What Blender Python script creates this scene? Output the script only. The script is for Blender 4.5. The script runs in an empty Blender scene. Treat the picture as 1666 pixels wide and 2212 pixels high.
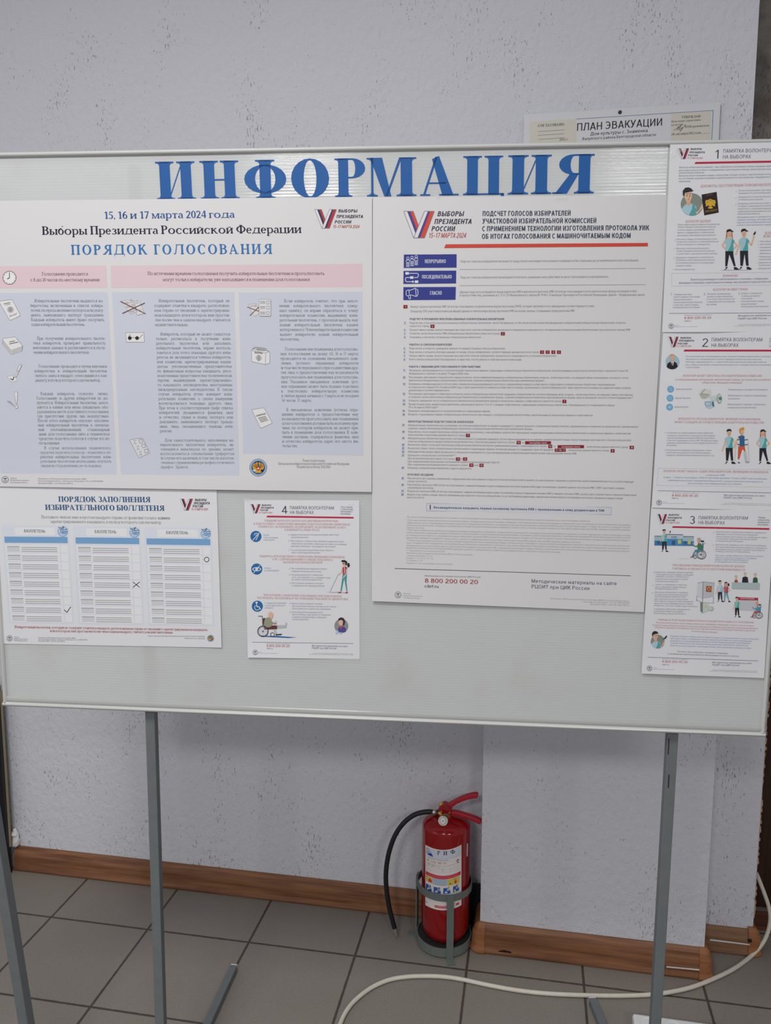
import bpy, math, random
import numpy as np
from mathutils import Vector

# ------------------------------------------------------------------ camera, world, lights, exposure
SC = bpy.context.scene
COL = SC.collection
W, H = 1666.0, 2212.0
FOC = 1731.1                                   # focal length in pixels of a 1666 x 2212 frame
PITCH, ROLL, YAW = math.radians(7.471), math.radians(0.123), math.radians(10.368)
CAM = np.array([0.0, 0.0, 1.4657])             # X runs along the wall, Y into the wall, Z up

def _axes():
    c, s = math.cos(PITCH), math.sin(PITCH)
    fw = np.array([0, c, -s]); up = np.array([0, s, c]); rt = np.array([1.0, 0, 0])
    cr, sr = math.cos(ROLL), math.sin(ROLL)
    r2 = cr*rt + sr*up; u2 = -sr*rt + cr*up
    cy, sy = math.cos(YAW), math.sin(YAW)
    Rz = np.array([[cy, -sy, 0], [sy, cy, 0], [0, 0, 1]])
    return Rz @ r2, Rz @ u2, Rz @ fw
RT, UP, FW = _axes()

cd = bpy.data.cameras.new('camera'); cam = bpy.data.objects.new('camera', cd); COL.objects.link(cam)
from mathutils import Matrix
m = Matrix.Identity(4)
for i in range(3):
    m[i][0], m[i][1], m[i][2], m[i][3] = RT[i], UP[i], -FW[i], CAM[i]
cam.matrix_world = m
cd.sensor_fit = 'VERTICAL'; cd.sensor_height = 36.0; cd.lens = FOC/H*36.0
cd.clip_start = 0.02
SC.camera = cam

wd = bpy.data.worlds.new('world'); SC.world = wd; wd.use_nodes = True
bg = wd.node_tree.nodes['Background']
bg.inputs[0].default_value = (0.93, 0.95, 1.0, 1); bg.inputs[1].default_value = 0.31

def area(name, loc, target, sx, sy, energy, col=(1, 0.985, 0.96)):
    l = bpy.data.lights.new(name, 'AREA'); l.shape = 'RECTANGLE'; l.size = sx; l.size_y = sy
    l.energy = energy; l.color = col; l.specular_factor = 0.7
    o = bpy.data.objects.new(name, l); COL.objects.link(o); o.location = loc
    d = Vector(target) - Vector(loc); o.rotation_euler = d.to_track_quat('-Z', 'Y').to_euler()
    return o
# fluorescent ceiling fittings of the room, behind and above the photographer
area('ceiling_lamp', (-0.72, -2.35, 2.95), (-0.72, -2.35, 0), 0.6, 0.6, 52)
area('ceiling_lamp', (1.45, -2.35, 2.95), (1.45, -2.35, 0), 0.6, 0.6, 42)
area('ceiling_lamp', (-0.68, 0.0, 2.95), (-0.68, 0.0, 0), 0.6, 0.6, 40)
# unseen cool area light from the left of the room
area('left_side_light', (-3.6, -1.2, 1.7), (0, 1.5, 1.2), 1.6, 1.5, 10, (0.92, 0.96, 1.0))

SC.view_settings.view_transform = 'Standard'; SC.view_settings.look = 'None'
SC.view_settings.exposure = 0.0; SC.view_settings.gamma = 1.0; SC.view_settings.use_curve_mapping = False

# ------------------------------------------------------------------ geometry helpers
def rays(P):
    P = np.asarray(P, float).reshape(-1, 2)
    return FW + ((P[:, :1]-W/2)/FOC)*RT - ((P[:, 1:2]-H/2)/FOC)*UP
def on_plane(P, p0, n):
    d = rays(P); t = ((np.asarray(p0)-CAM) @ n)/(d @ n)
    return CAM + d*t[:, None]
def on_floor(px, py, z=0.0): return on_plane([(px, py)], (0, 0, z), np.array([0, 0, 1.0]))[0]
def on_wall(px, py, y): return on_plane([(px, py)], (0, y, 0), np.array([0, 1.0, 0]))[0]

BA, BT, BD = math.radians(5.619), -0.0066, 1.43          # display board: yaw, lean in its own plane, distance
B_N = np.array([math.sin(BA), -math.cos(BA), 0])         # towards the room
B_U = np.array([math.cos(BA), math.sin(BA), BT]); B_U /= np.linalg.norm(B_U)
B_V = np.cross(B_N, B_U) * 1.0
if B_V[2] < 0: B_V = -B_V
B_O = CAM - B_N*BD
def bl(u, v, n=0.0): return B_O + B_U*u + B_V*v + B_N*n          # board-local to world
def on_board(P, off):
    d = rays(P); off = np.asarray(off)
    t = ((B_O-CAM) @ B_N + off)/(d @ B_N)
    return CAM + d*t[:, None]
def buv(px, py, off=0.0):
    q = on_board([(px, py)], off)[0]-B_O
    return q @ B_U, q @ B_V

def lin(c):
    c = c/255.0
    return c/12.92 if c <= 0.04045 else ((c+0.055)/1.055)**2.4
K_INK = 1.08
MATS = {}
def ink(rgb, k=K_INK, rough=0.55):
    key = (tuple(rgb), k, rough)
    if key not in MATS:
        mt = bpy.data.materials.new('ink_%d_%d_%d' % tuple(rgb)); mt.use_nodes = True
        b = mt.node_tree.nodes['Principled BSDF']
        b.inputs['Base Color'].default_value = tuple(min(0.86, lin(c)*k) for c in rgb)+(1,)
        b.inputs['Roughness'].default_value = rough; b.inputs['Specular IOR Level'].default_value = 0.25
        MATS[key] = mt
    return MATS[key]
class NT:
    """small node-tree writer"""
    def __init__(s, name):
        s.m = bpy.data.materials.new(name); s.m.use_nodes = True; s.t = s.m.node_tree
        s.b = s.t.nodes['Principled BSDF']; s.out = s.t.nodes['Material Output']
    def n(s, typ, **kw):
        x = s.t.nodes.new(typ)
        for k, v in kw.items():
            if k in x.bl_rna.properties.keys(): setattr(x, k, v)
            else: x.inputs[k.replace('_', ' ')].default_value = v
        return x
    def l(s, a, b): s.t.links.new(a, b)
    def math(s, op, a, b=None):
        x = s.t.nodes.new('ShaderNodeMath'); x.operation = op
        for i, v in enumerate((a, b)):
            if v is None: continue
            if isinstance(v, (int, float)): x.inputs[i].default_value = v
            else: s.l(v, x.inputs[i])
        return x.outputs[0]
    def coord(s, scale=(1, 1, 1)):
        tc = s.n('ShaderNodeTexCoord'); mp = s.n('ShaderNodeMapping'); mp.inputs['Scale'].default_value = scale
        s.l(tc.outputs['Object'], mp.inputs[0]); return mp.outputs[0]
    def noise(s, vec, scale, detail=3, rough=0.5):
        x = s.n('ShaderNodeTexNoise'); x.inputs['Scale'].default_value = scale; x.inputs['Detail'].default_value = detail
        x.inputs['Roughness'].default_value = rough; s.l(vec, x.inputs['Vector']); return x.outputs['Fac']
    def ramp(s, fac, stops):
        x = s.n('ShaderNodeValToRGB'); e = x.color_ramp.elements
        while len(e) < len(stops): e.new(0.5)
        for q, (p, c) in zip(e, stops):
            q.position = p; q.color = (c, c, c, 1) if isinstance(c, float) else tuple(c)+(1,)
        s.l(fac, x.inputs[0]); return x.outputs[0]
    def mix(s, fac, a, b):
        x = s.n('ShaderNodeMix'); x.data_type = 'RGBA'
        for i, v in ((0, fac), (6, a), (7, b)):
            if isinstance(v, float): x.inputs[i].default_value = v
            elif isinstance(v, tuple): x.inputs[i].default_value = v+(1,)
            else: s.l(v, x.inputs[i])
        return x.outputs[2]
    def bump(s, h, strength, dist):
        x = s.n('ShaderNodeBump'); x.inputs['Strength'].default_value = strength; x.inputs['Distance'].default_value = dist
        s.l(h, x.inputs['Height']); s.l(x.outputs[0], s.b.inputs['Normal']); return x
def rgbl(r, g, b, k=1.0): return (lin(r)*k, lin(g)*k, lin(b)*k)
def plain(name, rgb, k=1.0, rough=0.5, metal=0.0, spec=0.5, grime=0.12):
    t = NT(name); c = rgbl(*rgb, k)
    f = t.noise(t.coord(), 45, 4, 0.6)
    d = tuple(x*(1-grime) for x in c); u = tuple(min(1, x*(1+grime)) for x in c)
    t.l(t.mix(f, d, u), t.b.inputs['Base Color'])
    t.b.inputs['Roughness'].default_value = rough; t.b.inputs['Metallic'].default_value = metal
    t.b.inputs['Specular IOR Level'].default_value = spec
    return t.m

class MB:
    def __init__(s): s.v = []; s.f = []; s.mi = []
    def add(s, vs, fs, mi=0):
        o = len(s.v); s.v += [tuple(map(float, q)) for q in vs]
        s.f += [tuple(o+i for i in f) for f in fs]; s.mi += [mi]*len(fs)
    def box(s, o, ax, ay, az, x0, x1, y0, y1, z0, z1, mi=0):
        vs = [o+ax*x+ay*y+az*z for z in (z0, z1) for y in (y0, y1) for x in (x0, x1)]
        s.add(vs, [(0, 2, 3, 1), (4, 5, 7, 6), (0, 1, 5, 4), (2, 6, 7, 3), (0, 4, 6, 2), (1, 3, 7, 5)], mi)
    def tube(s, pts, r, n=14, mi=0, cap=True):
        pts = [np.asarray(p, float) for p in pts]; rs = r if isinstance(r, (list, tuple)) else [r]*len(pts)
        t0 = pts[1]-pts[0]; ref = np.array([0, 0, 1.0]) if abs(t0[2]) < 0.9*np.linalg.norm(t0) else np.array([1.0, 0, 0])
        vs = []; a = None
        for i, p in enumerate(pts):
            t = pts[min(i+1, len(pts)-1)]-pts[max(i-1, 0)]; t = t/np.linalg.norm(t)
            a = ref-t*(ref @ t) if a is None else a-t*(a @ t)
            a = a/np.linalg.norm(a); b = np.cross(t, a)
            vs += [p+rs[i]*(math.cos(2*math.pi*k/n)*a+math.sin(2*math.pi*k/n)*b) for k in range(n)]
        fs = [(i*n+k, i*n+(k+1) % n, (i+1)*n+(k+1) % n, (i+1)*n+k) for i in range(len(pts)-1) for k in range(n)]
        if cap: fs += [tuple(range(n))[::-1], tuple((len(pts)-1)*n+k for k in range(n))]
        s.add(vs, fs, mi)
    def lathe(s, c, prof, n=48, mi=0, ax=None):
        """prof = [(radius, height)] about axis ax (default Z) through c"""
        c = np.asarray(c, float)
        if ax is None: A, B, Z = np.array([1.0, 0, 0]), np.array([0, 1.0, 0]), np.array([0, 0, 1.0])
        else:
            Z = np.asarray(ax, float); Z = Z/np.linalg.norm(Z); A = np.cross(Z, [0.3, 0.2, 1.0]); A /= np.linalg.norm(A); B = np.cross(Z, A)
        vs = [c+Z*h+r*(math.cos(2*math.pi*k/n)*A+math.sin(2*math.pi*k/n)*B) for r, h in prof for k in range(n)]
        fs = [(i*n+k, i*n+(k+1) % n, (i+1)*n+(k+1) % n, (i+1)*n+k) for i in range(len(prof)-1) for k in range(n)]
        s.add(vs, fs, mi)
    def prism(s, pts2, o, a, b, d, l0, l1, mi=0):
        """outline pts2 in the (a, b) plane pushed along d from l0 to l1"""
        n = len(pts2); vs = [o+a*x+b*y+d*l for l in (l0, l1) for x, y in pts2]
        fs = [tuple(range(n))[::-1], tuple(range(n, 2*n))]+[(k, (k+1) % n, n+(k+1) % n, n+k) for k in range(n)]
        s.add(vs, fs, mi)
    def build(s, name, mats, parent=None, loc=None, smooth=False, bevel=0.0, fixn=True):
        if not isinstance(mats, (list, tuple)): mats = [mats]
        V = np.array(s.v)
        if parent is not None: base = np.array(parent['_o'])
        else: base = np.array(loc) if loc is not None else V.mean(0)
        me = bpy.data.meshes.new(name); me.from_pydata([tuple(q) for q in V-base], [], s.f)
        for mt in mats: me.materials.append(mt)
        me.polygons.foreach_set('material_index', s.mi)
        if fixn:
            import bmesh
            bm = bmesh.new(); bm.from_mesh(me); bmesh.ops.recalc_face_normals(bm, faces=bm.faces); bm.to_mesh(me); bm.free()
        if smooth: me.polygons.foreach_set('use_smooth', [True]*len(me.polygons))
        me.update()
        o = bpy.data.objects.new(name, me); COL.objects.link(o)
        if parent is not None:
            o.parent = parent; ORG[o.name] = base
            o['_o'] = [float(x) for x in base]
        else:
            o.location = base; o['_o'] = [float(x) for x in base]
        if bevel:
            b = o.modifiers.new('bevel', 'BEVEL'); b.width = bevel; b.segments = 2; b.limit_method = 'ANGLE'
        return o
ORG = {}
def thing(o, label, cat, group=None):
    o['label'] = label; o['category'] = cat
    if group: o['group'] = group
    return o
def struct(o): o['kind'] = 'structure'; return o
def empty(name, loc):
    o = bpy.data.objects.new(name, None); COL.objects.link(o); o.location = tuple(map(float, loc)); o.empty_display_size = 0.05
    o['_o'] = [float(x) for x in loc]; return o
X_, Y_, Z_ = np.array([1.0, 0, 0]), np.array([0, 1.0, 0]), np.array([0, 0, 1.0])

# ------------------------------------------------------------------ lettering
class Serif:
    """an old-style serif alphabet drawn with stems, hairlines, slab serifs and stressed bowls"""
    def __init__(s, st=0.16, hl=0.05, so=0.07, xh=0.66):
        s.st, s.hl, s.so, s.xh = st, hl, so, xh; s.cache = {}
    def P(s, *pts): s.o.append(list(pts))
    def rect(s, x0, y0, x1, y1): s.P((x0, y0), (x1, y0), (x1, y1), (x0, y1))
    def serif(s, x0, x1, y, up, L=True, R=True):
        o, h = s.so, s.hl; d = 1 if up else -1
        a = x0-(o if L else 0); b = x1+(o if R else 0)
        s.rect(a, min(y, y+d*h), b, max(y, y+d*h))
        if L: s.P((x0, y+d*h), (x0-o*0.6, y+d*h), (x0-o*0.15, y+d*h*1.6), (x0, y+d*h*2.6))
        if R: s.P((x1, y+d*h), (x1+o*0.6, y+d*h), (x1+o*0.15, y+d*h*1.6), (x1, y+d*h*2.6))
    def stem(s, x, y0, y1, w=None, b='LR', t='LR'):
        w = s.st if w is None else w; s.rect(x, y0, x+w, y1)
        if b: s.serif(x, x+w, y0, True, 'L' in b, 'R' in b)
        if t: s.serif(x, x+w, y1, False, 'L' in t, 'R' in t)
    def bowl(s, cx, cy, rx, ry, a0=0, a1=360, wx=None, wy=None, n=None):
        wx = s.st if wx is None else wx; wy = s.hl if wy is None else wy
        n = n or max(6, int(abs(a1-a0)/18))
        for i in range(n):
            q = []
            for a in (a0+(a1-a0)*i/n, a0+(a1-a0)*(i+1)/n):
                c, d = math.cos(math.radians(a)), math.sin(math.radians(a)); q.append(((cx+rx*c, cy+ry*d), (cx+(rx-wx)*c, cy+(ry-wy)*d)))
            s.P(q[0][0], q[1][0], q[1][1], q[0][1])
    def diag(s, x0, y0, x1, y1, w): s.P((x0-w/2, y0), (x0+w/2, y0), (x1+w/2, y1), (x1-w/2, y1))
    def tick(s, x, y, d, L):                       # small vertical beak at the end of a bar
        s.P((x, y), (x+L*0.5, y), (x+L*0.15, y+d*0.2))
    def glyph(s, ch):
        if ch in s.cache: return s.cache[ch]
        s.o = []; H = 1.0; up = ch.upper(); low = ch != up and ch >= 'а'
        if not low: up = ch
        base = (s.st, s.hl, s.so)
        special = {'а', 'б', 'е', 'ё', 'р', 'у', 'ф'}
        if low:
            H = s.xh; s.st = s.st*0.86; s.so = s.so*0.8
        w = s.low(ch, H) if ch in special else s.cap(up, H)
        s.st, s.hl, s.so = base
        vs, fs = [], []
        for p in s.o:
            o = len(vs); vs += p; fs.append(tuple(range(o, o+len(p))))
        s.cache[ch] = (vs, fs, w); return s.cache[ch]
    def low(s, ch, H):
        t, h, o = s.st, s.hl, s.so
        if ch == 'а':
            s.rect(0.36, h, 0.36+t, H*0.72); s.P((0.36+t, 0), (0.36+t+o, 0), (0.36+t+o, h), (0.36, h*2.2), (0.36, h))
            s.bowl(0.36+t-0.22, H*0.70, 0.22, H*0.30, 0, 165, t, h); s.bowl(0.24, H*0.27, 0.24, H*0.28, 75, 300, t, h)
            return 0.36+t+o+0.05
        if ch in 'её':
            s.bowl(0.28, H/2, 0.28, H/2+0.01, 0, 320, t, h); s.rect(t*0.7, H*0.5, 0.54, H*0.5+h); return 0.62
        if ch == 'б':
            s.bowl(0.30, H/2, 0.30, H/2+0.01, 0, 360, t, h); s.bowl(0.42, H*0.62, 0.42, 0.36, 95, 190, t, h*1.6); s.diag(0.40, 0.93, 0.56, 1.02, 0.09); return 0.66
        if ch == 'р':
            s.stem(o, -0.32, H, t, 'LR', 'L'); s.bowl(o+t+0.16, H/2, 0.30, H/2+0.01, -125, 125, t, h); return o+t+0.52
        if ch == 'у':
            s.diag(0.12, H, 0.32, 0, t); s.diag(0.54, H, 0.22, -0.22, h*1.3); s.bowl(0.10, -0.2, 0.14, 0.12, 200, 360, 0.06, 0.06)
            s.rect(0, H-h, 0.26, H); s.rect(0.42, H-h, 0.66, H); return 0.66
        s.stem(0.30, -0.32, 1.0, t, 'LR', ''); s.bowl(0.30+t/2, H/2, 0.30+t/2, H/2+0.01, 0, 360, t, h); return 0.60+t+0.06
    def cap(s, c, H):
        t, h, o = s.st, s.hl, s.so; k = H if H < 1 else 1.0; P, R = s.P, s.rect
        g = 0.05; x = o
        def W_(v): return v*(0.86 if H < 1 else 1.0)
        if c in 'НИЙПЦШЩМЛДЧЫЪЬБВГЕРТЮКЯЖ' : pass
        if c == 'Н':
            b = x+W_(0.52); s.stem(x, 0, H); s.stem(b, 0, H); R(x+t, H*0.5-h/2, b, H*0.5+h/2); return b+t+o+g
        if c in 'ИЙ':
            b = x+W_(0.54); s.stem(x, 0, H); s.stem(b, 0, H); P((x+t, H*0.10), (x+t, H*0.10+h*1.9), (b, H*0.90), (b, H*0.90-h*1.9))
            if c == 'Й': s.bowl((x+b+t)/2, H+0.17, 0.17, 0.12, 200, 340, 0.05, 0.06)
            return b+t+o+g
        if c == 'П':
            b = x+W_(0.52); s.stem(x, 0, H, t, 'LR', 'L'); s.stem(b, 0, H, t, 'LR', 'R'); R(x, H-h, b+t, H); return b+t+o+g
        if c in 'ЦШЩ':
            if c == 'Ц':
                b = x+W_(0.54); s.stem(x, 0, H, t, 'L'); s.stem(b, 0, H, t, '')
            else:
                d = W_(0.40); s.stem(x, 0, H, t, 'L'); s.stem(x+d, 0, H, t, ''); b = x+2*d; s.stem(b, 0, H, t, '' if c == 'Щ' else 'R')
            R(x, 0, b+t, h)
            if c in 'ЦЩ': R(b+t, 0, b+t+o*1.2, h); P((b+t+o*0.4, h), (b+t+o*1.3, h), (b+t+o*1.3, -0.2*k), (b+t+o*0.8, -0.2*k))
            return b+t+o*1.2+g
        if c == 'О':
            r = W_(0.40)+t*0.15; s.bowl(r+0.02, H/2, r, H/2+0.015, 0, 360, t*1.08, h); return 2*r+0.04+g
        if c == 'С':
            r = W_(0.38)+t*0.1; s.bowl(r+0.02, H/2, r, H/2+0.015, 48, 318, t*1.08, h); R(r*1.62, H*0.66, r*1.62+h, H*0.94); return 2*r-0.02+g
        if c == 'Э':
            r = W_(0.38)+t*0.1; s.bowl(r-0.03, H/2, r, H/2+0.015, -138, 132, t*1.08, h); R(r*0.5, H/2-h/2, 2*r-0.1, H/2+h/2); R(0.10, H*0.66, 0.10+h, H*0.94); return 2*r+g
        if c == 'Ф':
            r = W_(0.46)+t*0.2; s.stem(r+0.02-t/2, 0, H); s.bowl(r+0.02, H*0.5, r, H*0.38, 0, 360, t*0.98, h); return 2*r+0.04+g
        if c in 'РВ':
            s.stem(x, 0, H, t, 'LR' if c == 'Р' else 'L', 'L'); ry = H*0.26 if c == 'Р' else H*0.24; cy = H-ry
            rr = W_(0.30); s.bowl(x+t+rr*0.35, cy, rr*0.75+t*0.5, ry, -90, 90, t, h)
            R(x+t-0.01, H-h, x+t+rr*0.36, H); R(x+t-0.01, cy-ry, x+t+rr*0.36, cy-ry+h)
            if c == 'В':
                ry2 = (H-2*ry+h)/2; s.bowl(x+t+rr*0.35, ry2, rr*0.9+t*0.5, ry2, -90, 90, t, h); R(x, 0, x+t+rr*0.36, h); return x+t+rr*1.3+t*0.5+g
            return x+t+rr*1.12+t*0.5+g
        if c in 'ЬЫЪБ':
            x0 = x+(W_(0.16) if c == 'Ъ' else 0); s.stem(x0, 0, H, t, 'L', 'L' if c in 'БЪ' else 'LR'); ry = H*0.29; rr = W_(0.30)
            s.bowl(x0+t+rr*0.3, ry, rr*0.8+t*0.4, ry, -90, 90, t, h); R(x0, 0, x0+t+rr*0.31, h); R(x0+t-0.01, 2*ry-h, x0+t+rr*0.31, 2*ry)
            e = x0+t+rr*1.1+t*0.4
            if c == 'Б': R(x0, H-h, e-0.03, H); P((e-0.09, H), (e-0.03, H), (e-0.01, H*0.76), (e-0.04, H*0.76))
            if c == 'Ъ': R(0, H-h, x0, H); P((0, H), (0.05, H), (0.03, H*0.78), (0, H*0.78))
            if c == 'Ы': s.stem(e+W_(0.12), 0, H); e += W_(0.12)+t+o
            return e+g
        if c in 'ГТ':
            if c == 'Г': s.stem(x, 0, H, t, 'LR', 'L'); e = x+W_(0.50); R(x, H-h, e, H)
            else:
                e = W_(0.66)+0.04; s.stem(e/2-t/2, 0, H, t, 'LR', ''); R(0, H-h, e, H); P((0, H), (0.05, H), (0.03, H*0.74), (0, H*0.74))
            P((e-0.05, H), (e, H), (e, H*0.74), (e-0.03, H*0.74)); return e+g
        if c == 'Е':
            s.stem(x, 0, H, t, 'L', 'L'); e = x+t+W_(0.34); R(x, 0, e, h); R(x, H-h, e-0.02, H); R(x+t, H*0.5-h/2, e-0.1, H*0.5+h/2)
            P((e-0.08, H), (e-0.02, H), (e-0.01, H*0.76), (e-0.04, H*0.76)); P((e-0.06, 0), (e, 0), (e+0.03, H*0.25), (e, H*0.25)); R(e-0.12, H*0.36, e-0.12+h*0.8, H*0.64); return e+0.03+g
        if c in 'А':
            w = W_(0.78)+t*0.3; ap = w*0.5; s.diag(0.10, h, ap-t*0.15, H, h*1.3); P((w-0.06-t, 0), (w-0.06, 0), (ap+0.02, H*1.02), (ap-t*0.55, H*0.94))
            R(w*0.24, H*0.30, w*0.72, H*0.30+h); R(0, 0, 0.24, h); R(w-0.14-t, 0, w+0.06, h); return w+0.06+g
        if c in 'ЛД':
            w = W_(0.60)+t; b = w-t*0.3; s.stem(b, 0, H, t, 'LR' if c == 'Л' else '', 'R'); R(0.20, H-h, b+t, H)
            P((0.12, h), (0.12+h*1.5, h), (0.28+h*1.2, H), (0.28, H))
            if c == 'Л': s.bowl(0.07, 0.07*k, 0.09, 0.08*k, 150, 400, 0.07, 0.06); return b+t+o+g
            R(0.0, 0, b+t+0.10, h*1.1); P((0, h), (0.06, h), (0.03, -0.2*k), (0, -0.2*k)); e = b+t+0.10; P((e-0.06, h), (e, h), (e, -0.2*k), (e-0.03, -0.2*k)); return e+g
        if c == 'М':
            b = x+W_(0.72); s.stem(x+0.02, 0, H, h*1.3, 'LR', 'L'); s.stem(b, 0, H, t, 'LR', 'R'); mx = (x+b)/2
            P((x+0.0, H), (x+t*1.05, H), (mx+t*0.5, 0.0), (mx-t*0.12, 0.0)); P((mx, 0.0), (mx+h*1.2, 0.0), (b+0.03, H), (b-h*0.8, H)); return b+t+o+g
        if c == 'К':
            s.stem(x, 0, H); P((x+t, H*0.45), (x+t, H*0.45+h*2), (x+t+W_(0.36), H), (x+t+W_(0.36)+h*1.2, H-h*0.4)); e = x+t+W_(0.48)
            P((x+t+0.05, H*0.56), (x+t+0.05+t*0.9, H*0.62), (e+t*0.45, 0), (e-t*0.6, 0)); R(x+t+W_(0.24), H-h, x+t+W_(0.36)+0.1, H); R(e-t*0.6, 0, e+t*0.45+0.05, h); return e+t*0.45+0.05+g
        if c == 'Я':
            w = W_(0.62)+t*0.9; b = w-t; s.stem(b, 0, H, t, 'LR', 'R'); ry = H*0.26; rr = W_(0.30); s.bowl(b-rr*0.35, H-ry, rr*0.75+t*0.5, ry, 90, 270, t, h)
            R(b-rr*0.36, H-h, b+0.01, H); R(b-rr*0.36, H-2*ry, b+0.01, H-2*ry+h); P((0.04, 0), (0.04+t*1.05, 0), (b-0.0, H*0.50), (b-t*0.75, H*0.50)); R(-0.02, 0, 0.06+t*0.6, h); return w+o+g
        if c == 'Ю':
            s.stem(x, 0, H); r = W_(0.34)+t*0.1; cx = x+t+W_(0.16)+r; s.bowl(cx, H/2, r, H/2+0.015, 0, 360, t*1.05, h); R(x+t, H/2-h/2, cx-r+0.02, H/2+h/2); return cx+r+g
        if c == 'Ч':
            b = x+W_(0.50); s.stem(b, 0, H); s.rect(x, H*0.62, x+t, H); s.serif(x, x+t, H, False); s.bowl(x+W_(0.26)+0.03, H*0.64, W_(0.26)+0.03, H*0.22, 180, 300, t, h*1.2); R(x+W_(0.3), H*0.42, b, H*0.42+h*1.1); return b+t+o+g
        if c == 'Х':
            w = W_(0.70)+t*0.3; P((0.06, H), (0.06+t*1.1, H), (w-0.04, 0), (w-0.04-t*1.1, 0)); s.diag(0.12, 0, w-0.12, H, h*1.4); R(0, H-h, 0.10+t*1.1, H); R(w-0.1-t, 0, w+0.02, h); R(0.02, 0, 0.24, h); R(w-0.24, H-h, w, H); return w+g
        if c == 'У':
            w = W_(0.70)+t*0.3; P((0.06, H), (0.06+t*1.1, H), (w*0.56+t*0.4, H*0.32), (w*0.56-t*0.5, H*0.32)); s.diag(w*0.30, 0.04, w-0.12, H, h*1.5); R(0, H-h, 0.12+t*1.1, H); R(w-0.24, H-h, w, H); s.bowl(w*0.24, 0.09*k, 0.12, 0.09*k, 120, 400, 0.1, 0.07); return w+g
        if c == 'Ж':
            w = W_(0.95)+t*0.4; m_ = w/2; s.stem(m_-t/2, 0, H)
            for sg in (-1, 1):
                s.diag(m_+sg*t*0.3, H*0.5, m_+sg*(w/2-0.10), H, h*1.5); s.diag(m_+sg*t*0.6, H*0.52, m_+sg*(w/2-0.10), 0, t*0.9); R(m_+sg*(w/2-0.1)-0.1, 0, m_+sg*(w/2-0.1)+0.1, h); R(m_+sg*(w/2-0.1)-0.08, H-h, m_+sg*(w/2-0.1)+0.08, H)
            return w+g
        if c == 'З':
            rx = W_(0.26)+t*0.3; s.bowl(rx, H*0.745, rx*0.95, H*0.26, -90, 150, t, h); s.bowl(rx, H*0.26, rx*1.05, H*0.275, -150, 90, t, h); return rx*2.05+g
        return s.misc(c)
    def misc(s, c):
        t, h, R, P = s.st*0.85, s.hl, s.rect, s.P
        if c == '.': s.bowl(0.09, 0.07, 0.07, 0.07, 0, 360, 0.07, 0.07, 8); return 0.2
        if c == ',': s.bowl(0.09, 0.07, 0.07, 0.07, 0, 360, 0.07, 0.07, 8); P((0.05, 0.05), (0.16, 0.07), (0.05, -0.16)); return 0.2
        if c == '-': R(0.03, 0.25, 0.30, 0.25+h*1.4); return 0.34
        if c == '–': R(0.0, 0.27, 0.5, 0.27+h); return 0.55
        if c == '(': s.bowl(0.36, 0.36, 0.28, 0.56, 115, 245, 0.11, 0.08); return 0.32
        if c == ')': s.bowl(-0.04, 0.36, 0.28, 0.56, -65, 65, 0.11, 0.08); return 0.32
        if c == ':': s.bowl(0.09, 0.07, 0.07, 0.07, 0, 360, 0.07, 0.07, 8); s.bowl(0.09, 0.5, 0.07, 0.07, 0, 360, 0.07, 0.07, 8); return 0.2
        if c in '«»':
            sg = 1 if c == '»' else -1; x0 = 0.04 if sg > 0 else 0.20
            for q in (0, 0.16):
                P((x0+q, 0.1), (x0+q+sg*0.14, 0.3), (x0+q, 0.5), (x0+q, 0.42), (x0+q+sg*0.08, 0.3), (x0+q, 0.18))
            return 0.4
        if c == '0': s.bowl(0.26, 0.48, 0.26, 0.49, 0, 360, t, h); return 0.57
        if c == '1': s.stem(0.2, 0, 0.95, t, 'LR', ''); P((0.2, 0.95), (0.05, 0.82), (0.05, 0.78), (0.2, 0.84)); return 0.52
        if c == '2': s.bowl(0.24, 0.70, 0.25, 0.27, 0, 165, t, h); P((0.36, 0.66), (0.49, 0.68), (0.18, h), (0.0, 0.0)); R(0, 0, 0.5, 0.10); return 0.56
        if c == '3': s.bowl(0.22, 0.72, 0.23, 0.25, -80, 150, t, h); s.bowl(0.22, 0.25, 0.26, 0.27, -150, 85, t, h); return 0.54
        if c == '4': R(0.32, 0, 0.32+t, 0.97); R(0, 0.24, 0.54, 0.24+h*1.5); P((0.0, 0.26), (0.05, 0.26), (0.36, 0.97), (0.32, 0.97)); return 0.58
        if c == '5': s.bowl(0.20, 0.29, 0.28, 0.30, -140, 110, t, h); P((0.06, 0.52), (0.12, 0.54), (0.16, 0.95), (0.10, 0.95)); R(0.10, 0.85, 0.46, 0.95); return 0.54
        if c == '6': s.bowl(0.27, 0.29, 0.26, 0.30, 0, 360, t, h); s.bowl(0.44, 0.40, 0.43, 0.57, 95, 190, t, h*1.4); return 0.57
        if c == '7': R(0.02, 0.85, 0.5, 0.95); P((0.40, 0.9), (0.50, 0.92), (0.25, 0), (0.11, 0)); return 0.53
        if c == '8': s.bowl(0.26, 0.72, 0.22, 0.25, 0, 360, t, h); s.bowl(0.26, 0.25, 0.26, 0.26, 0, 360, t, h); return 0.57
        if c == '9': s.bowl(0.26, 0.66, 0.26, 0.30, 0, 360, t, h); s.bowl(0.10, 0.56, 0.43, 0.57, -85, 10, t, h*1.4); return 0.57
        return 0.3
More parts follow.
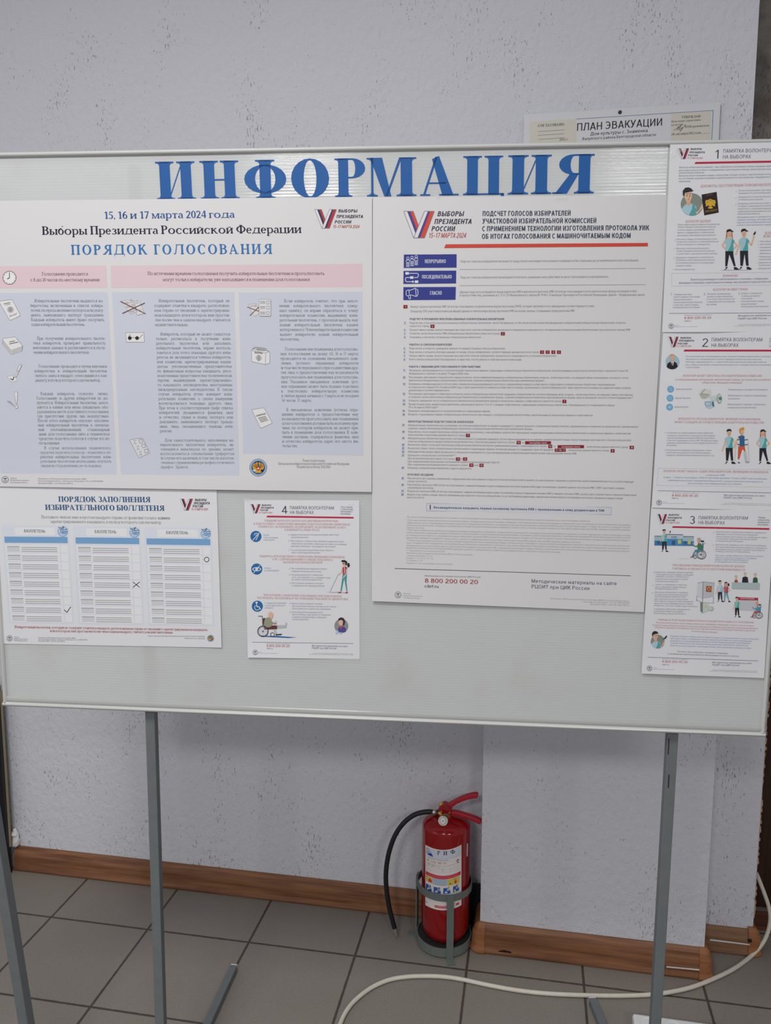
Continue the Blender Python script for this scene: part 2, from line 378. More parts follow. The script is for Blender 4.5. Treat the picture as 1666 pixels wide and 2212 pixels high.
class Sans(Serif):
    """a plain grotesque alphabet of even strokes"""
    def __init__(s, st=0.12, xh=0.72): Serif.__init__(s, st, st*0.86, 0, xh)
    def V(s, x, y0, y1): s.rect(x, y0, x+s.st, y1)
    def B(s, x0, x1, y): s.rect(x0, y, x1, y+s.hl)               # bar with its lower edge at y
    def D(s, x0, y0, x1, y1, w=1.08): s.P((x0, y0), (x0+s.st*w, y0), (x1+s.st*w, y1), (x1, y1))
    def arc(s, cx, cy, rx, ry, a0=0, a1=360): s.bowl(cx, cy, rx, ry, a0, a1, s.st, s.hl)
    def low(s, c, H):
        t, h = s.st, s.hl; g = 0.09
        if c == 'а':
            w = 0.46; s.V(g+w-t, 0, H*0.72); s.bowl(g+w-0.21, H*0.70, 0.21, H*0.30, 0, 160, t, h); s.arc(g+0.21, H*0.28, 0.21, H*0.28, 40, 340); s.B(g+0.2, g+w-t, H*0.56-h); s.B(g+0.2, g+w-t, 0.0); return w+2*g
        if c in 'её':
            s.arc(g+0.25, H/2, 0.25, H/2, 0, 315); s.B(g+0.05, g+0.49, H*0.5-h/2)
            if c == 'ё': s.rect(g+0.08, H+0.1, g+0.2, H+0.22); s.rect(g+0.3, H+0.1, g+0.42, H+0.22)
            return 0.5+2*g
        if c == 'б':
            s.arc(g+0.26, H*0.46, 0.26, H*0.46); s.bowl(g+0.40, H*0.58, 0.40, 0.46, 92, 190, t, h); s.B(g+0.34, g+0.50, 1.0-h*0.6); return 0.52+2*g
        if c == 'р':
            s.V(g, -0.28, H); s.arc(g+0.24, H/2, 0.27, H/2, -130, 130); return 0.51+2*g
        if c == 'у':
            s.D(0.20, 0, 0.03, H); s.D(0.12, -0.28, 0.42, H); s.B(0.02, 0.16, -0.28); return 0.58
        s.V(g+0.33-t/2, -0.28, 1.0); s.arc(g+0.33, H/2, 0.33, H/2-0.01); return 0.66+2*g
    def cap(s, c, H):
        t, h = s.st, s.hl; P, V, B, D, arc = s.P, s.V, s.B, s.D, s.arc; k = 0.80 if H < 1 else 1.0; g = 0.09; w = 0.58*k; x = g; e = x+w
        def end(q=None): return (e if q is None else q)+g
        if c == 'А':
            w = 0.66*k; m = w/2+0.03; D(0.03, 0, m-t*0.5, H); D(w+0.03-t*1.08, 0, m-t*0.5, H); B(0.03+w*0.2, 0.03+w*0.82, H*0.24); return w+0.06
        if c == 'Н': V(x, 0, H); V(e-t, 0, H); B(x, e, H*0.5-h/2); return end()
        if c in 'ИЙ':
            V(x, 0, H); V(e-t, 0, H); P((x+t*0.9, 0), (x+t*0.9, H*0.22), (e-t*0.9, H), (e-t*0.9, H*0.78))
            if c == 'Й': s.bowl((x+e)/2, H+0.19, 0.16, 0.12, 200, 340, 0.07, 0.07)
            return end()
        if c == 'П': V(x, 0, H); V(e-t, 0, H); B(x, e, H-h); return end()
        if c == 'Ц': V(x, 0, H); V(e-t, 0, H); B(x, e+t*0.7, 0); s.rect(e, -0.18, e+t*0.7, h); return e+t*0.7+0.03
        if c in 'ШЩ':
            e = x+0.80*k; V(x, 0, H); V((x+e-t)/2, 0, H); V(e-t, 0, H); B(x, e, 0)
            if c == 'Щ': s.rect(e, -0.18, e+t*0.7, h); return e+t*0.7+0.03
            return e+g
        if c == 'О': arc(g*0.7+0.34*k, H/2, 0.34*k, H/2+0.01); return 0.68*k+1.4*g
        if c == 'С': arc(g*0.7+0.33*k, H/2, 0.33*k, H/2+0.01, 45, 315); return 0.58*k+1.4*g
        if c == 'Э': arc(0.26*k, H/2, 0.33*k, H/2+0.01, -135, 135); B(0.2*k, 0.58*k, H/2-h/2); return 0.60*k+g
        if c == 'Ф': r = 0.40*k; V(g+r-t/2, 0, H); arc(g+r, H*0.5, r, H*0.36); return 2*r+2*g
        if c == 'Р': V(x, 0, H); r = H*0.28; s.bowl(x+w*0.5, H-r, w*0.48, r, -90, 90, t, h); B(x, x+w*0.52, H-h); B(x, x+w*0.52, H-2*r); return e+g*0.6
        if c == 'В':
            V(x, 0, H); r = H*0.25; r2 = (H-2*r+h)/2; s.bowl(x+w*0.48, H-r, w*0.42, r, -90, 90, t, h); s.bowl(x+w*0.5, r2, w*0.50, r2, -90, 90, t, h); B(x, x+w*0.5, H-h); B(x, x+w*0.5, 2*r2-h); B(x, x+w*0.52, 0); return e+g*0.8
        if c in 'ЬЪЫБ':
            x0 = x+(0.16*k if c == 'Ъ' else 0); V(x0, 0, H); r = H*0.30; s.bowl(x0+w*0.45, r, w*0.48, r, -90, 90, t, h); B(x0, x0+w*0.47, 0); B(x0, x0+w*0.47, 2*r-h); e = x0+w*0.93
            if c == 'Б': B(x0, e-0.03, H-h)
            if c == 'Ъ': B(0.01, x0, H-h)
            if c == 'Ы': V(e+0.10*k, 0, H); e += 0.10*k+t
            return e+g
        if c == 'Г': V(x, 0, H); B(x, x+0.46*k, H-h); return x+0.48*k+g*0.3
        if c == 'Т': V(0.29*k+0.03-t/2, 0, H); B(0.03, 0.58*k+0.03, H-h); return 0.58*k+0.06
        if c == 'Е': V(x, 0, H); e = x+0.46*k; B(x, e, 0); B(x, e, H-h); B(x, e-0.04, H*0.5-h/2); return e+g*0.7
        if c == 'Л': V(e-t, 0, H); B(x+0.12*k, e, H-h); P((0.10, 0), (0.10+t, 0), (x+0.12*k+t, H), (x+0.12*k, H)); s.rect(0.02, 0, 0.12, h); return end()
        if c == 'Д': e = x+0.60*k; V(e-t, 0, H); B(x+0.16*k, e, H-h); P((x+0.06, h), (x+0.06+t, h), (x+0.16*k+t, H), (x+0.16*k, H)); B(0.03, e+0.08, 0); s.rect(0.03, -0.18, 0.03+t*0.75, h); s.rect(e+0.08-t*0.75, -0.18, e+0.08, h); return e+0.11
        if c == 'М': e = x+0.74*k; V(x, 0, H); V(e-t, 0, H); m = (x+e)/2; D(m-t*0.55, 0.08*k, x, H); D(m-t*0.55, 0.08*k, e-t*1.08, H); return end()
        if c == 'К': V(x, 0, H); D(x+t*0.8, H*0.42, x+0.42*k, H, 1.2); D(x+0.44*k, 0, x+t*1.2, H*0.60, 1.2); return x+0.44*k+t*1.2+0.02
        if c == 'Я': V(e-t, 0, H); r = H*0.28; s.bowl(e-w*0.5, H-r, w*0.48, r, 90, 270, t, h); B(e-w*0.52, e, H-h); B(e-w*0.52, e, H-2*r); D(0.05, 0, e-t-0.16*k, H*0.46, 1.15); return end()
        if c == 'Ю': V(x, 0, H); r = 0.29*k; cx = x+t+0.10*k+r; arc(cx, H/2, r, H/2+0.01); B(x+t, cx-r+t*0.4, H/2-h/2); return cx+r+g*0.7
        if c == 'Ч': V(e-t, 0, H); s.rect(x, H*0.62, x+t, H); s.bowl(x+0.24*k, H*0.62, 0.24*k, H*0.22, 180, 275, t, h); B(x+0.23*k, e, H*0.40); return end()
        if c == 'Х': w = 0.62*k; D(0.03, 0, w-t, H, 1.1); D(w-t, 0, 0.03, H, 1.1); return w+0.06
        if c == 'У': w = 0.62*k; D(w*0.42, H*0.30, 0.02, H, 1.1); D(w*0.24, 0, w-t, H, 1.1); B(0.06, w*0.32, 0); return w+0.05
        if c == 'Ж': w = 0.90*k; m = w/2+0.03; V(m-t/2, 0, H); [(D(m+q*0.02-t*0.54, H*0.5, m+q*0.36*k-t*0.54, H), D(m+q*0.38*k-t*0.54, 0, m+q*0.02-t*0.54, H*0.55)) for q in (-1, 1)]; return w+0.06
        if c == 'З': s.bowl(0.24*k+0.03, H*0.74, 0.25*k, H*0.26, -90, 145, t, h); s.bowl(0.24*k+0.03, H*0.27, 0.28*k, H*0.27, -145, 90, t, h); return 0.52*k+0.03+g
        return s.misc(c)
    def misc(s, c):
        t, h, V, B, D, P, R = s.st, s.hl, s.V, s.B, s.D, s.P, s.rect; g = 0.08
        if c in 'ABCE': return s.cap({'A': 'А', 'B': 'В', 'C': 'С', 'E': 'Е'}[c], 1.0)
        if c in '.,': R(0.07, 0, 0.07+t*1.1, t*1.1); (P((0.07+t*0.4, 0), (0.07+t*1.1, 0), (0.05, -0.16)) if c == ',' else None); return 0.14+t*1.1
        if c in ':;': R(0.08, 0, 0.08+t*1.1, t*1.1); R(0.08, 0.46, 0.08+t*1.1, 0.46+t*1.1); return 0.16+t*1.1
        if c == '!': R(0.08, 0, 0.08+t, t*1.1); R(0.08, 0.24, 0.08+t, 1); return 0.16+t
        if c in '-–': B(0.04, 0.32 if c == '-' else 0.54, 0.34); return 0.36 if c == '-' else 0.58
        if c in '(': s.bowl(0.34, 0.42, 0.28, 0.60, 115, 245, t, h); return 0.30
        if c in ')': s.bowl(-0.02, 0.42, 0.28, 0.60, -65, 65, t, h); return 0.32
        if c in '«»': return Serif.misc(s, c)
        if c == '*': [R(0.12+dx-0.03, 0.66+dy-0.03, 0.12+dx+0.03, 0.66+dy+0.14) for dx, dy in ((0, 0.08), (0, -0.08), (-0.08, 0), (0.08, 0))]; return 0.28
        if c == '+': B(0.05, 0.5, 0.36); R(0.275-t/2, 0.16, 0.275+t/2, 0.62); return 0.55
        if c == '=': B(0.05, 0.5, 0.48); B(0.05, 0.5, 0.24); return 0.55
        if c == '№': V(0.08, 0, 1); V(0.5, 0, 1); P((0.08, 1), (0.08+t, 1), (0.5+t, 0), (0.5, 0)); s.bowl(0.84, 0.6, 0.15, 0.2, 0, 360, t*0.8, h*0.8); B(0.7, 0.98, 0.18); return 1.06
        if c == '/': D(0.02, -0.05, 0.3, 1.05); return 0.44
        if c == 'i': R(0.07, 0, 0.07+t, s.xh); R(0.07, 0.84, 0.07+t, 0.84+t); return 0.14+t
        if c == 'r': V(0.08, 0, s.xh); s.bowl(0.34, s.xh*0.62, 0.22, s.xh*0.38, 80, 170, t, h); return 0.38
        if c == 'f': V(0.12, 0, 0.8); s.bowl(0.32, 0.8, 0.2, 0.2, 85, 180, t, h); B(0.02, 0.36, s.xh-h); return 0.36
        if c == 'u': V(0.44, 0, s.xh); R(0.08, 0.24, 0.08+t, s.xh); s.bowl(0.27, 0.26, 0.19, 0.26, 180, 330, t, h); return 0.60
        if c == 'c': return s.cap('С', s.xh)
        if c == 'k': V(0.08, 0, 1.0); D(0.16, s.xh*0.4, 0.36, s.xh, 1.2); D(0.38, 0, 0.2, s.xh*0.6, 1.2); return 0.54
        if c == '0': s.arc(0.30, 0.5, 0.26, 0.5); return 0.60
        if c == '1': V(0.28, 0, 1.0); D(0.08, 0.74, 0.28, 1.0, 1.0); return 0.56
        if c == '2': s.bowl(0.29, 0.71, 0.25, 0.29, 0, 165, t, h); D(0.04, h, 0.54-t, 0.69, 1.15); B(0.04, 0.56, 0); return 0.60
        if c == '3': s.bowl(0.27, 0.74, 0.23, 0.26, -90, 150, t, h); s.bowl(0.27, 0.27, 0.26, 0.27, -150, 90, t, h); return 0.60
        if c == '4': R(0.38, 0, 0.38+t, 1.0); B(0.03, 0.60, 0.22); D(0.03, 0.24, 0.38, 1.0, 1.0); return 0.62
        if c == '5': s.bowl(0.26, 0.31, 0.27, 0.31, -145, 120, t, h); R(0.09, 0.46, 0.09+t*0.9, 1.0); B(0.09, 0.50, 1-h); return 0.60
        if c == '6': s.arc(0.30, 0.30, 0.26, 0.30); s.bowl(0.48, 0.40, 0.44, 0.60, 100, 185, t, h); return 0.60
        if c == '7': B(0.04, 0.54, 1-h); D(0.16, 0, 0.54-t, 1.0); return 0.58
        if c == '8': s.arc(0.29, 0.745, 0.22, 0.255); s.arc(0.29, 0.27, 0.26, 0.27); return 0.58
        if c == '9': s.arc(0.30, 0.70, 0.26, 0.30); s.bowl(0.12, 0.60, 0.44, 0.60, -80, 5, t, h); return 0.60
        return 0.3
class SerifFont(dict):
    def __init__(s, *a, f=Serif): s.f = f(*a)
    def __missing__(s, c):
        s[c] = ([], [], 0.28) if c == ' ' else s.f.glyph(c); return s[c]
FONT = {'r': SerifFont(0.115, f=Sans), 'b': SerifFont(0.165, f=Sans), 'R': SerifFont(0.115, f=Sans), 'B': SerifFont(0.155, f=Sans), 'l': SerifFont(0.088, f=Sans),
        's': SerifFont(0.175, 0.06, 0.075), 'S': SerifFont(0.215, 0.06, 0.075), 'X': SerifFont(0.27, 0.042, 0.10), 't': SerifFont(0.15, 0.08, 0.065)}

class Art:
    """flat printed matter: shapes in picture coordinates laid on a surface by fn(points, height above the sheet)"""
    def __init__(s, fn, org=(0, 0), sc=1.0):
        s.fn, s.org, s.sc = fn, org, sc; s.p = []; s.l = []; s.f = []; s.c = []; s.mats = []
    def at(s, org, sc): s.org, s.sc = org, sc; return s
    def mi(s, col):
        mt = col if isinstance(col, bpy.types.Material) else ink(col)
        if mt not in s.mats: s.mats.append(mt)
        return s.mats.index(mt)
    def add(s, pts, faces, col, lay):
        o = len(s.p); i = s.mi(col)
        s.p += [(s.org[0]+x/s.sc, s.org[1]+y/s.sc) for x, y in pts]; s.l += [lay]*len(pts)
        s.f += [tuple(o+q for q in f) for f in faces]; s.c += [i]*len(faces)
    def poly(s, pts, col, lay=2): s.add(pts, [tuple(range(len(pts)))], col, lay)
    def quad(s, a, b, c, d, col, lay=1, nx=12, ny=12):
        """a b c d = top left, top right, bottom right, bottom left"""
        pts = []
        for j in range(ny+1):
            for i in range(nx+1):
                u, v = i/nx, j/ny
                pts.append(tuple((a[k]*(1-u)+b[k]*u)*(1-v)+(d[k]*(1-u)+c[k]*u)*v for k in (0, 1)))
        n = nx+1; s.add(pts, [(j*n+i, j*n+i+1, (j+1)*n+i+1, (j+1)*n+i) for j in range(ny) for i in range(nx)], col, lay)
    def rect(s, x0, y0, x1, y1, col, lay=2): s.poly([(x0, y0), (x1, y0), (x1, y1), (x0, y1)], col, lay)
    def ell(s, cx, cy, rx, ry, col, lay=2, a0=0, a1=360, n=28):
        s.poly([(cx+rx*math.cos(math.radians(a0+(a1-a0)*k/n)), cy+ry*math.sin(math.radians(a0+(a1-a0)*k/n))) for k in range(n if a1-a0 == 360 else n+1)], col, lay)
    def circ(s, cx, cy, r, col, lay=2): s.ell(cx, cy, r, r, col, lay)
    def line(s, pts, w, col, lay=3, close=False):
        if close: pts = list(pts)+[pts[0]]
        for (x0, y0), (x1, y1) in zip(pts, pts[1:]):
            d = math.hypot(x1-x0, y1-y0) or 1; nx, ny = -(y1-y0)/d*w/2, (x1-x0)/d*w/2
            s.poly([(x0+nx, y0+ny), (x1+nx, y1+ny), (x1-nx, y1-ny), (x0-nx, y0-ny)], col, lay)
    def ring(s, cx, cy, r, w, col, lay=3, a0=0, a1=360, n=30, ry=None):
        q = (ry or r)/r
        s.line([(cx+r*math.cos(math.radians(a0+(a1-a0)*k/n)), cy+q*r*math.sin(math.radians(a0+(a1-a0)*k/n))) for k in range(n+1)], w, col, lay)
    def outl(s, pts, fill, edge, w, lay=2): s.poly(pts, fill, lay); s.line(pts, w, edge, lay+1, True)
    def text(s, t, x0, y0, x1, y1, cap, col, st='r', lay=4, slant=0.0, just=None, tilt=None, track=0.0):
        """baseline from (x0, y0) to (x1, y1); just = fixed width of one em of cap height, the word spaces take the slack"""
        F = FONT[st]; adv = [F[c][2]+track for c in t]
        xs = [0.0]
        if just:
            nat = sum(a for a, c in zip(adv, t) if c != ' ')*just; ns = t.count(' ')
            L = math.hypot(x1-x0, y1-y0); sp = (L-nat)/ns if ns else 0; kx = just/L
            for a, c in zip(adv, t): xs.append(xs[-1]+(sp/L if c == ' ' else a*kx))
        else:
            tot = sum(adv); first = F[t[0]][0]; last = F[t[-1]][0]
            lo = min([q[0] for q in first] or [0]); hi = tot-adv[-1]+max([q[0] for q in last] or [0]); kx = 1/(hi-lo)
            xs = [-lo*kx]
            for a in adv: xs.append(xs[-1]+a*kx)
        px0 = s.org[0]+x0/s.sc
        lean = ((px0+s.org[0]+x1/s.sc)/2-950)/11000.0 if tilt is None else tilt
        i = s.mi(col)
        for c, x in zip(t, xs):
            vs, fs, _ = F[c]
            if not vs: continue
            o = len(s.p)
            for gx, gy in vs:
                u = x+gx*kx; y = gy*cap
                s.p.append((s.org[0]+(x0+(x1-x0)*u+y*(slant+lean))/s.sc, s.org[1]+(y0+(y1-y0)*u-y)/s.sc)); s.l.append(lay)
            s.f += [tuple(o+q for q in f) for f in fs]; s.c += [i]*len(fs)
    def para(s, lines, y0, y1, l0, l1, r0, r1, indent, last, cap, col, st='s', yr=0.0):
        F = FONT[st]; n = len(lines); k = 1e9; ends = []
        for i, t in enumerate(lines):
            f = i/max(1, n-1); a = l0+(l1-l0)*f; b = r0+(r1-r0)*f
            if i == 0 and indent: a = indent
            if i == n-1 and last: b = last
            ends.append((a, b)); g = sum(F[c][2] for c in t if c != ' '); ns = t.count(' ')
            k = min(k, (b-a)/(g+0.22*ns))
        for i, (t, (a, b)) in enumerate(zip(lines, ends)):
            y = y0+(y1-y0)*i/max(1, n-1); s.text(t, a, y, b, y+yr, cap, col, st, just=k if t.count(' ') else None)
    def build(s, name, parent, label=None):
        V = s.fn(np.array(s.p), np.array(s.l)*0.00012)
        mb = MB(); mb.v = [tuple(q) for q in V]; mb.f = s.f; mb.mi = s.c
        o = mb.build(name, s.mats, parent, fixn=False)
        if label: o['label'] = label
        return o
# ------------------------------------------------------------------ surfaces
def plaster(name, base, dark, patch=None):
    t = NT(name); v = t.coord((1.9, 1, 0.62)); v2 = t.coord()
    pits = t.noise(v, 135, 3, 0.6); zone = t.noise(t.coord((1.6, 1, 0.7)), 6.5, 3, 0.6); fine = t.noise(v2, 230, 3, 0.6); mid = t.noise(t.coord((1, 1, 0.7)), 60, 4, 0.62)
    thr = t.math('ADD', pits, t.math('MULTIPLY', t.math('SUBTRACT', zone, 0.5), 0.46))
    pit = t.ramp(thr, [(0.675, 0.0), (0.775, 1.0)])
    soft = t.noise(v2, 1.3, 2)
    c = t.mix(soft, tuple(x*0.97 for x in base), tuple(min(1, x*1.03) for x in base))
    if patch: c = t.mix(t.ramp(t.noise(v2, 14, 4, 0.6), [(0.40, 0.0), (0.62, 1.0)]), c, patch)
    t.l(t.mix(t.math('MULTIPLY', pit, 0.17), c, dark), t.b.inputs['Base Color'])
    h = t.math('SUBTRACT', t.math('ADD', t.math('MULTIPLY', fine, 0.30), t.math('MULTIPLY', mid, 1.3)), t.math('MULTIPLY', pit, 1.1))
    t.bump(h, 0.85, 0.0035); t.b.inputs['Roughness'].default_value = 0.8; t.b.inputs['Specular IOR Level'].default_value = 0.2
    return t.m
M_WALL = plaster('painted_bark_plaster', rgbl(213, 213, 220), rgbl(84, 80, 82))
M_BROWNPL = plaster('grey_brown_plaster', rgbl(138, 131, 124), rgbl(88, 78, 70), rgbl(112, 104, 96))  # darker mottled brown-grey tone for the upper wall by the doorway
def tiles():
    t = NT('grey_floor_tile'); v = t.coord(); sp = t.n('ShaderNodeSeparateXYZ'); t.l(v, sp.inputs[0])
    def grid(o, off):
        q = t.math('FRACT', t.math('DIVIDE', t.math('SUBTRACT', o, off), 0.30))
        return t.math('MULTIPLY', t.math('SUBTRACT', 0.5, t.math('ABSOLUTE', t.math('SUBTRACT', q, 0.5))), 0.30)
    d = t.math('MINIMUM', grid(sp.outputs[0], -1.3354-30*0.3), grid(sp.outputs[1], 1.9376-30*0.3))
    wob = t.math('MULTIPLY', t.math('SUBTRACT', t.noise(v, 60, 3), 0.5), 0.0025)
    gr = t.ramp(t.math('MULTIPLY', t.math('ADD', d, wob), 100.0), [(0.22, 1.0), (0.42, 0.0)])
    n1 = t.noise(v, 240, 4, 0.7); n2 = t.noise(v, 5, 3)
    tile = t.mix(n1, rgbl(108, 102, 96), rgbl(160, 153, 146))
    tile = t.mix(t.math('MULTIPLY', n2, 0.4), tile, rgbl(120, 112, 104))
    grc = t.mix(t.noise(v, 8, 3), rgbl(66, 56, 50), rgbl(86, 78, 72))
    t.l(t.mix(gr, tile, grc), t.b.inputs['Base Color'])
    t.bump(t.math('SUBTRACT', t.math('MULTIPLY', n1, 0.15), gr), 0.4, 0.002)
    t.b.inputs['Roughness'].default_value = 0.55; t.b.inputs['Specular IOR Level'].default_value = 0.3
    return t.m
M_TILE = tiles()
def wood(name, a, b, sc=(2.5, 45, 45), rough=0.42):
    t = NT(name); v = t.coord(sc); n = t.noise(v, 1.6, 5, 0.6); n2 = t.noise(v, 6, 3)
    c = t.mix(t.ramp(n, [(0.36, 0.0), (0.64, 1.0)]), a, b)
    t.l(t.mix(t.math('MULTIPLY', n2, 0.35), c, tuple(x*0.5 for x in a)), t.b.inputs['Base Color'])
    t.b.inputs['Roughness'].default_value = rough; t.b.inputs['Specular IOR Level'].default_value = 0.3
    t.bump(n, 0.1, 0.001); return t.m
M_SKIRT = wood('brown_wood_grain_plastic', rgbl(112, 72, 49), rgbl(154, 107, 76))
M_CAP = wood('light_brown_plastic', rgbl(140, 90, 56), rgbl(166, 112, 74))
M_DOOR = wood('dark_brown_wood', rgbl(46, 30, 22), rgbl(66, 42, 30), (30, 30, 3))
M_STEEL = plain('grey_painted_steel', (104, 110, 112), 1.0, 0.45)
M_BRACKET = plain('grey_green_steel', (106, 114, 110), 1.0, 0.5)
M_ALU = plain('satin_aluminium', (200, 201, 200), 1.0, 0.3, 0.15, 0.5, 0.03)
M_BLACK = plain('black_plastic', (26, 27, 32), 1.0, 0.45)
M_DARK = plain('near_black_lacquer', (14, 17, 26), 1.0, 0.35)
M_RED = plain('red_enamel', (148, 12, 17), 1.0, 0.13, 0.0, 0.5, 0.05)
M_REDP = plain('red_plastic_grip', (172, 26, 44), 1.0, 0.4, 0.0, 0.4)
M_YEL = plain('yellow_plastic', (220, 170, 30), 1.0, 0.5)
M_BRASS = plain('worn_brass', (150, 130, 90), 1.0, 0.4, 0.7)
M_CHROME = plain('dull_chrome', (190, 186, 180), 1.0, 0.3, 0.8)
M_GLASSF = plain('gauge_face', (196, 192, 188), 1.0, 0.15)
M_RUBBER = plain('black_rubber', (18, 20, 26), 1.0, 0.5)
M_CABLE = plain('off_white_cable', (206, 200, 186), 1.0, 0.5)
M_WHITEPL = plain('white_plastic', (222, 222, 222), 1.0, 0.35, 0, 0.5, 0.03)
M_CREAM = plain('cream_edge', (150, 136, 110), 1.0, 0.6)
M_CHIP = plain('dark_gap', (22, 18, 16), 1.0, 0.9)
def panel_mat():
    t = NT('white_twin_wall_plastic'); tc = t.n('ShaderNodeTexCoord'); dt = t.n('ShaderNodeVectorMath'); dt.operation = 'DOT_PRODUCT'
    t.l(tc.outputs['Object'], dt.inputs[0]); dt.inputs[1].default_value = tuple(B_V); z = dt.outputs['Value']
    rib = t.math('SINE', t.math('MULTIPLY', z, 2*math.pi/0.0052))
    mp = t.coord((1.2, 1.2, 260)); n = t.noise(mp, 1.0, 2)
    t.bump(t.math('ADD', t.math('MULTIPLY', rib, 0.35), t.math('MULTIPLY', n, 1.0)), 0.075, 0.0011)
    c = t.mix(t.math('ADD', t.math('MULTIPLY', rib, 0.25), 0.5), rgbl(205, 207, 208), rgbl(212, 214, 215))
    c = t.mix(t.ramp(t.noise(t.coord(), 9, 3), [(0.55, 0.0), (0.8, 0.35)]), c, rgbl(192, 192, 186))
    t.l(c, t.b.inputs['Base Color'])
    t.b.inputs['Roughness'].default_value = 0.10; t.b.inputs['Alpha'].default_value = 0.72
    t.b.inputs['Specular IOR Level'].default_value = 0.30
    return t.m
M_PANEL = panel_mat()
def clear_plastic():
    t = NT('glossy_clear_strip'); t.b.inputs['Base Color'].default_value = rgbl(206, 208, 206)+(1,)
    t.b.inputs['Roughness'].default_value = 0.12; t.b.inputs['Alpha'].default_value = 0.45; return t.m
M_CLEAR = clear_plastic()
def tape():
    t = NT('clear_adhesive_tape'); t.b.inputs['Base Color'].default_value = rgbl(225, 225, 222)+(1,)
    t.b.inputs['Roughness'].default_value = 0.1; t.b.inputs['Alpha'].default_value = 0.16
    t.bump(t.noise(t.coord(), 90, 3), 0.5, 0.002); return t.m
M_TAPE = tape()
def paper_mat(name, rgb, rough=0.5):
    t = NT(name); c = rgbl(*rgb); n = t.noise(t.coord(), 3, 2)
    t.l(t.mix(n, tuple(x*0.985 for x in c), c), t.b.inputs['Base Color'])
    t.b.inputs['Roughness'].default_value = rough; t.b.inputs['Specular IOR Level'].default_value = 0.3; return t.m
M_PAPER = paper_mat('white_poster_paper', (208, 207, 208), 0.42)
M_SHEET = paper_mat('white_office_paper', (216, 216, 220), 0.5)
M_CREAMP = paper_mat('cream_paper', (212, 207, 195), 0.4)

# ------------------------------------------------------------------ room shell
WY, PY = 2.150, 2.030                        # wall plane, pillar front plane
PX0, PX1 = on_wall(1041, 1800, PY)[0], on_wall(1548, 1600, PY)[0]
RX1 = on_wall(1634, 1900, WY)[0]
mb = MB(); mb.box(np.zeros(3), X_, Y_, Z_, -3.6, 2.6, -3.4, 3.0, -0.06, 0.0); struct(mb.build('floor', M_TILE, loc=(0, 0, 0)))
mb = MB(); mb.box(np.zeros(3), X_, Y_, Z_, -3.6, PX1-0.02, WY, WY+0.2, 0, 3.0); struct(mb.build('wall_back', M_WALL, loc=(0, 0, 0)))
mb = MB(); mb.box(np.zeros(3), X_, Y_, Z_, PX0, PX1, PY, WY-0.0005, 0, 1.30)
mb.box(np.zeros(3), X_, Y_, Z_, -3.6, PX1, PY, WY-0.0005, 1.30, 3.0); struct(mb.build('wall_pillar', M_WALL, loc=(0, 0, 0)))
mb = MB(); mb.box(np.zeros(3), X_, Y_, Z_, PX1-0.0195, RX1, WY, WY+0.2, 0, 1.15); struct(mb.build('wall_right', M_WALL, loc=(0, 0, 0)))
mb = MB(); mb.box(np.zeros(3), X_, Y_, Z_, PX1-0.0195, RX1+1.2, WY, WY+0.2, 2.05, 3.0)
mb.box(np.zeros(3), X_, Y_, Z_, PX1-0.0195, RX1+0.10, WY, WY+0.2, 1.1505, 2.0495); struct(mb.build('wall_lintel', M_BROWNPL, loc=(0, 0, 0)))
DY = on_floor(1652, 1968)[1]
mb = MB(); mb.box(np.zeros(3), X_, Y_, Z_, RX1-0.15, RX1+1.3, DY, DY+0.05, 0.012, 2.4)
for zz in (0.18, 1.1):
    mb.box(np.zeros(3), X_, Y_, Z_, RX1+0.20, RX1+0.75, DY-0.012, DY-0.0005, zz, zz+0.75)
d = struct(mb.build('door_1', M_DOOR, loc=(RX1, DY, 0)))
mb = MB(); mb.box(np.zeros(3), X_, Y_, Z_, RX1+0.001, RX1+1.0, WY+0.1, DY-0.02, 0.0005, 0.012); struct(mb.build('trim_1', wood('worn_threshold', rgbl(92, 56, 44), rgbl(120, 84, 66)), loc=(RX1, WY, 0)))
# rough chipped plaster arris on the doorway edge
mb = MB(); rnd = random.Random(5)
for k in range(130):
    z = 0.10+k*0.0082; w = 0.0006+0.0035*rnd.random()**2
    mb.box(np.zeros(3), X_, Y_, Z_, RX1+0.0003, RX1+w, WY-0.001, WY+0.012, z, z+0.0081)
struct(mb.build('trim_2', plain('chipped_orange_plaster', (190, 150, 124), 1.0, 0.8), loc=(RX1, WY, 0)))

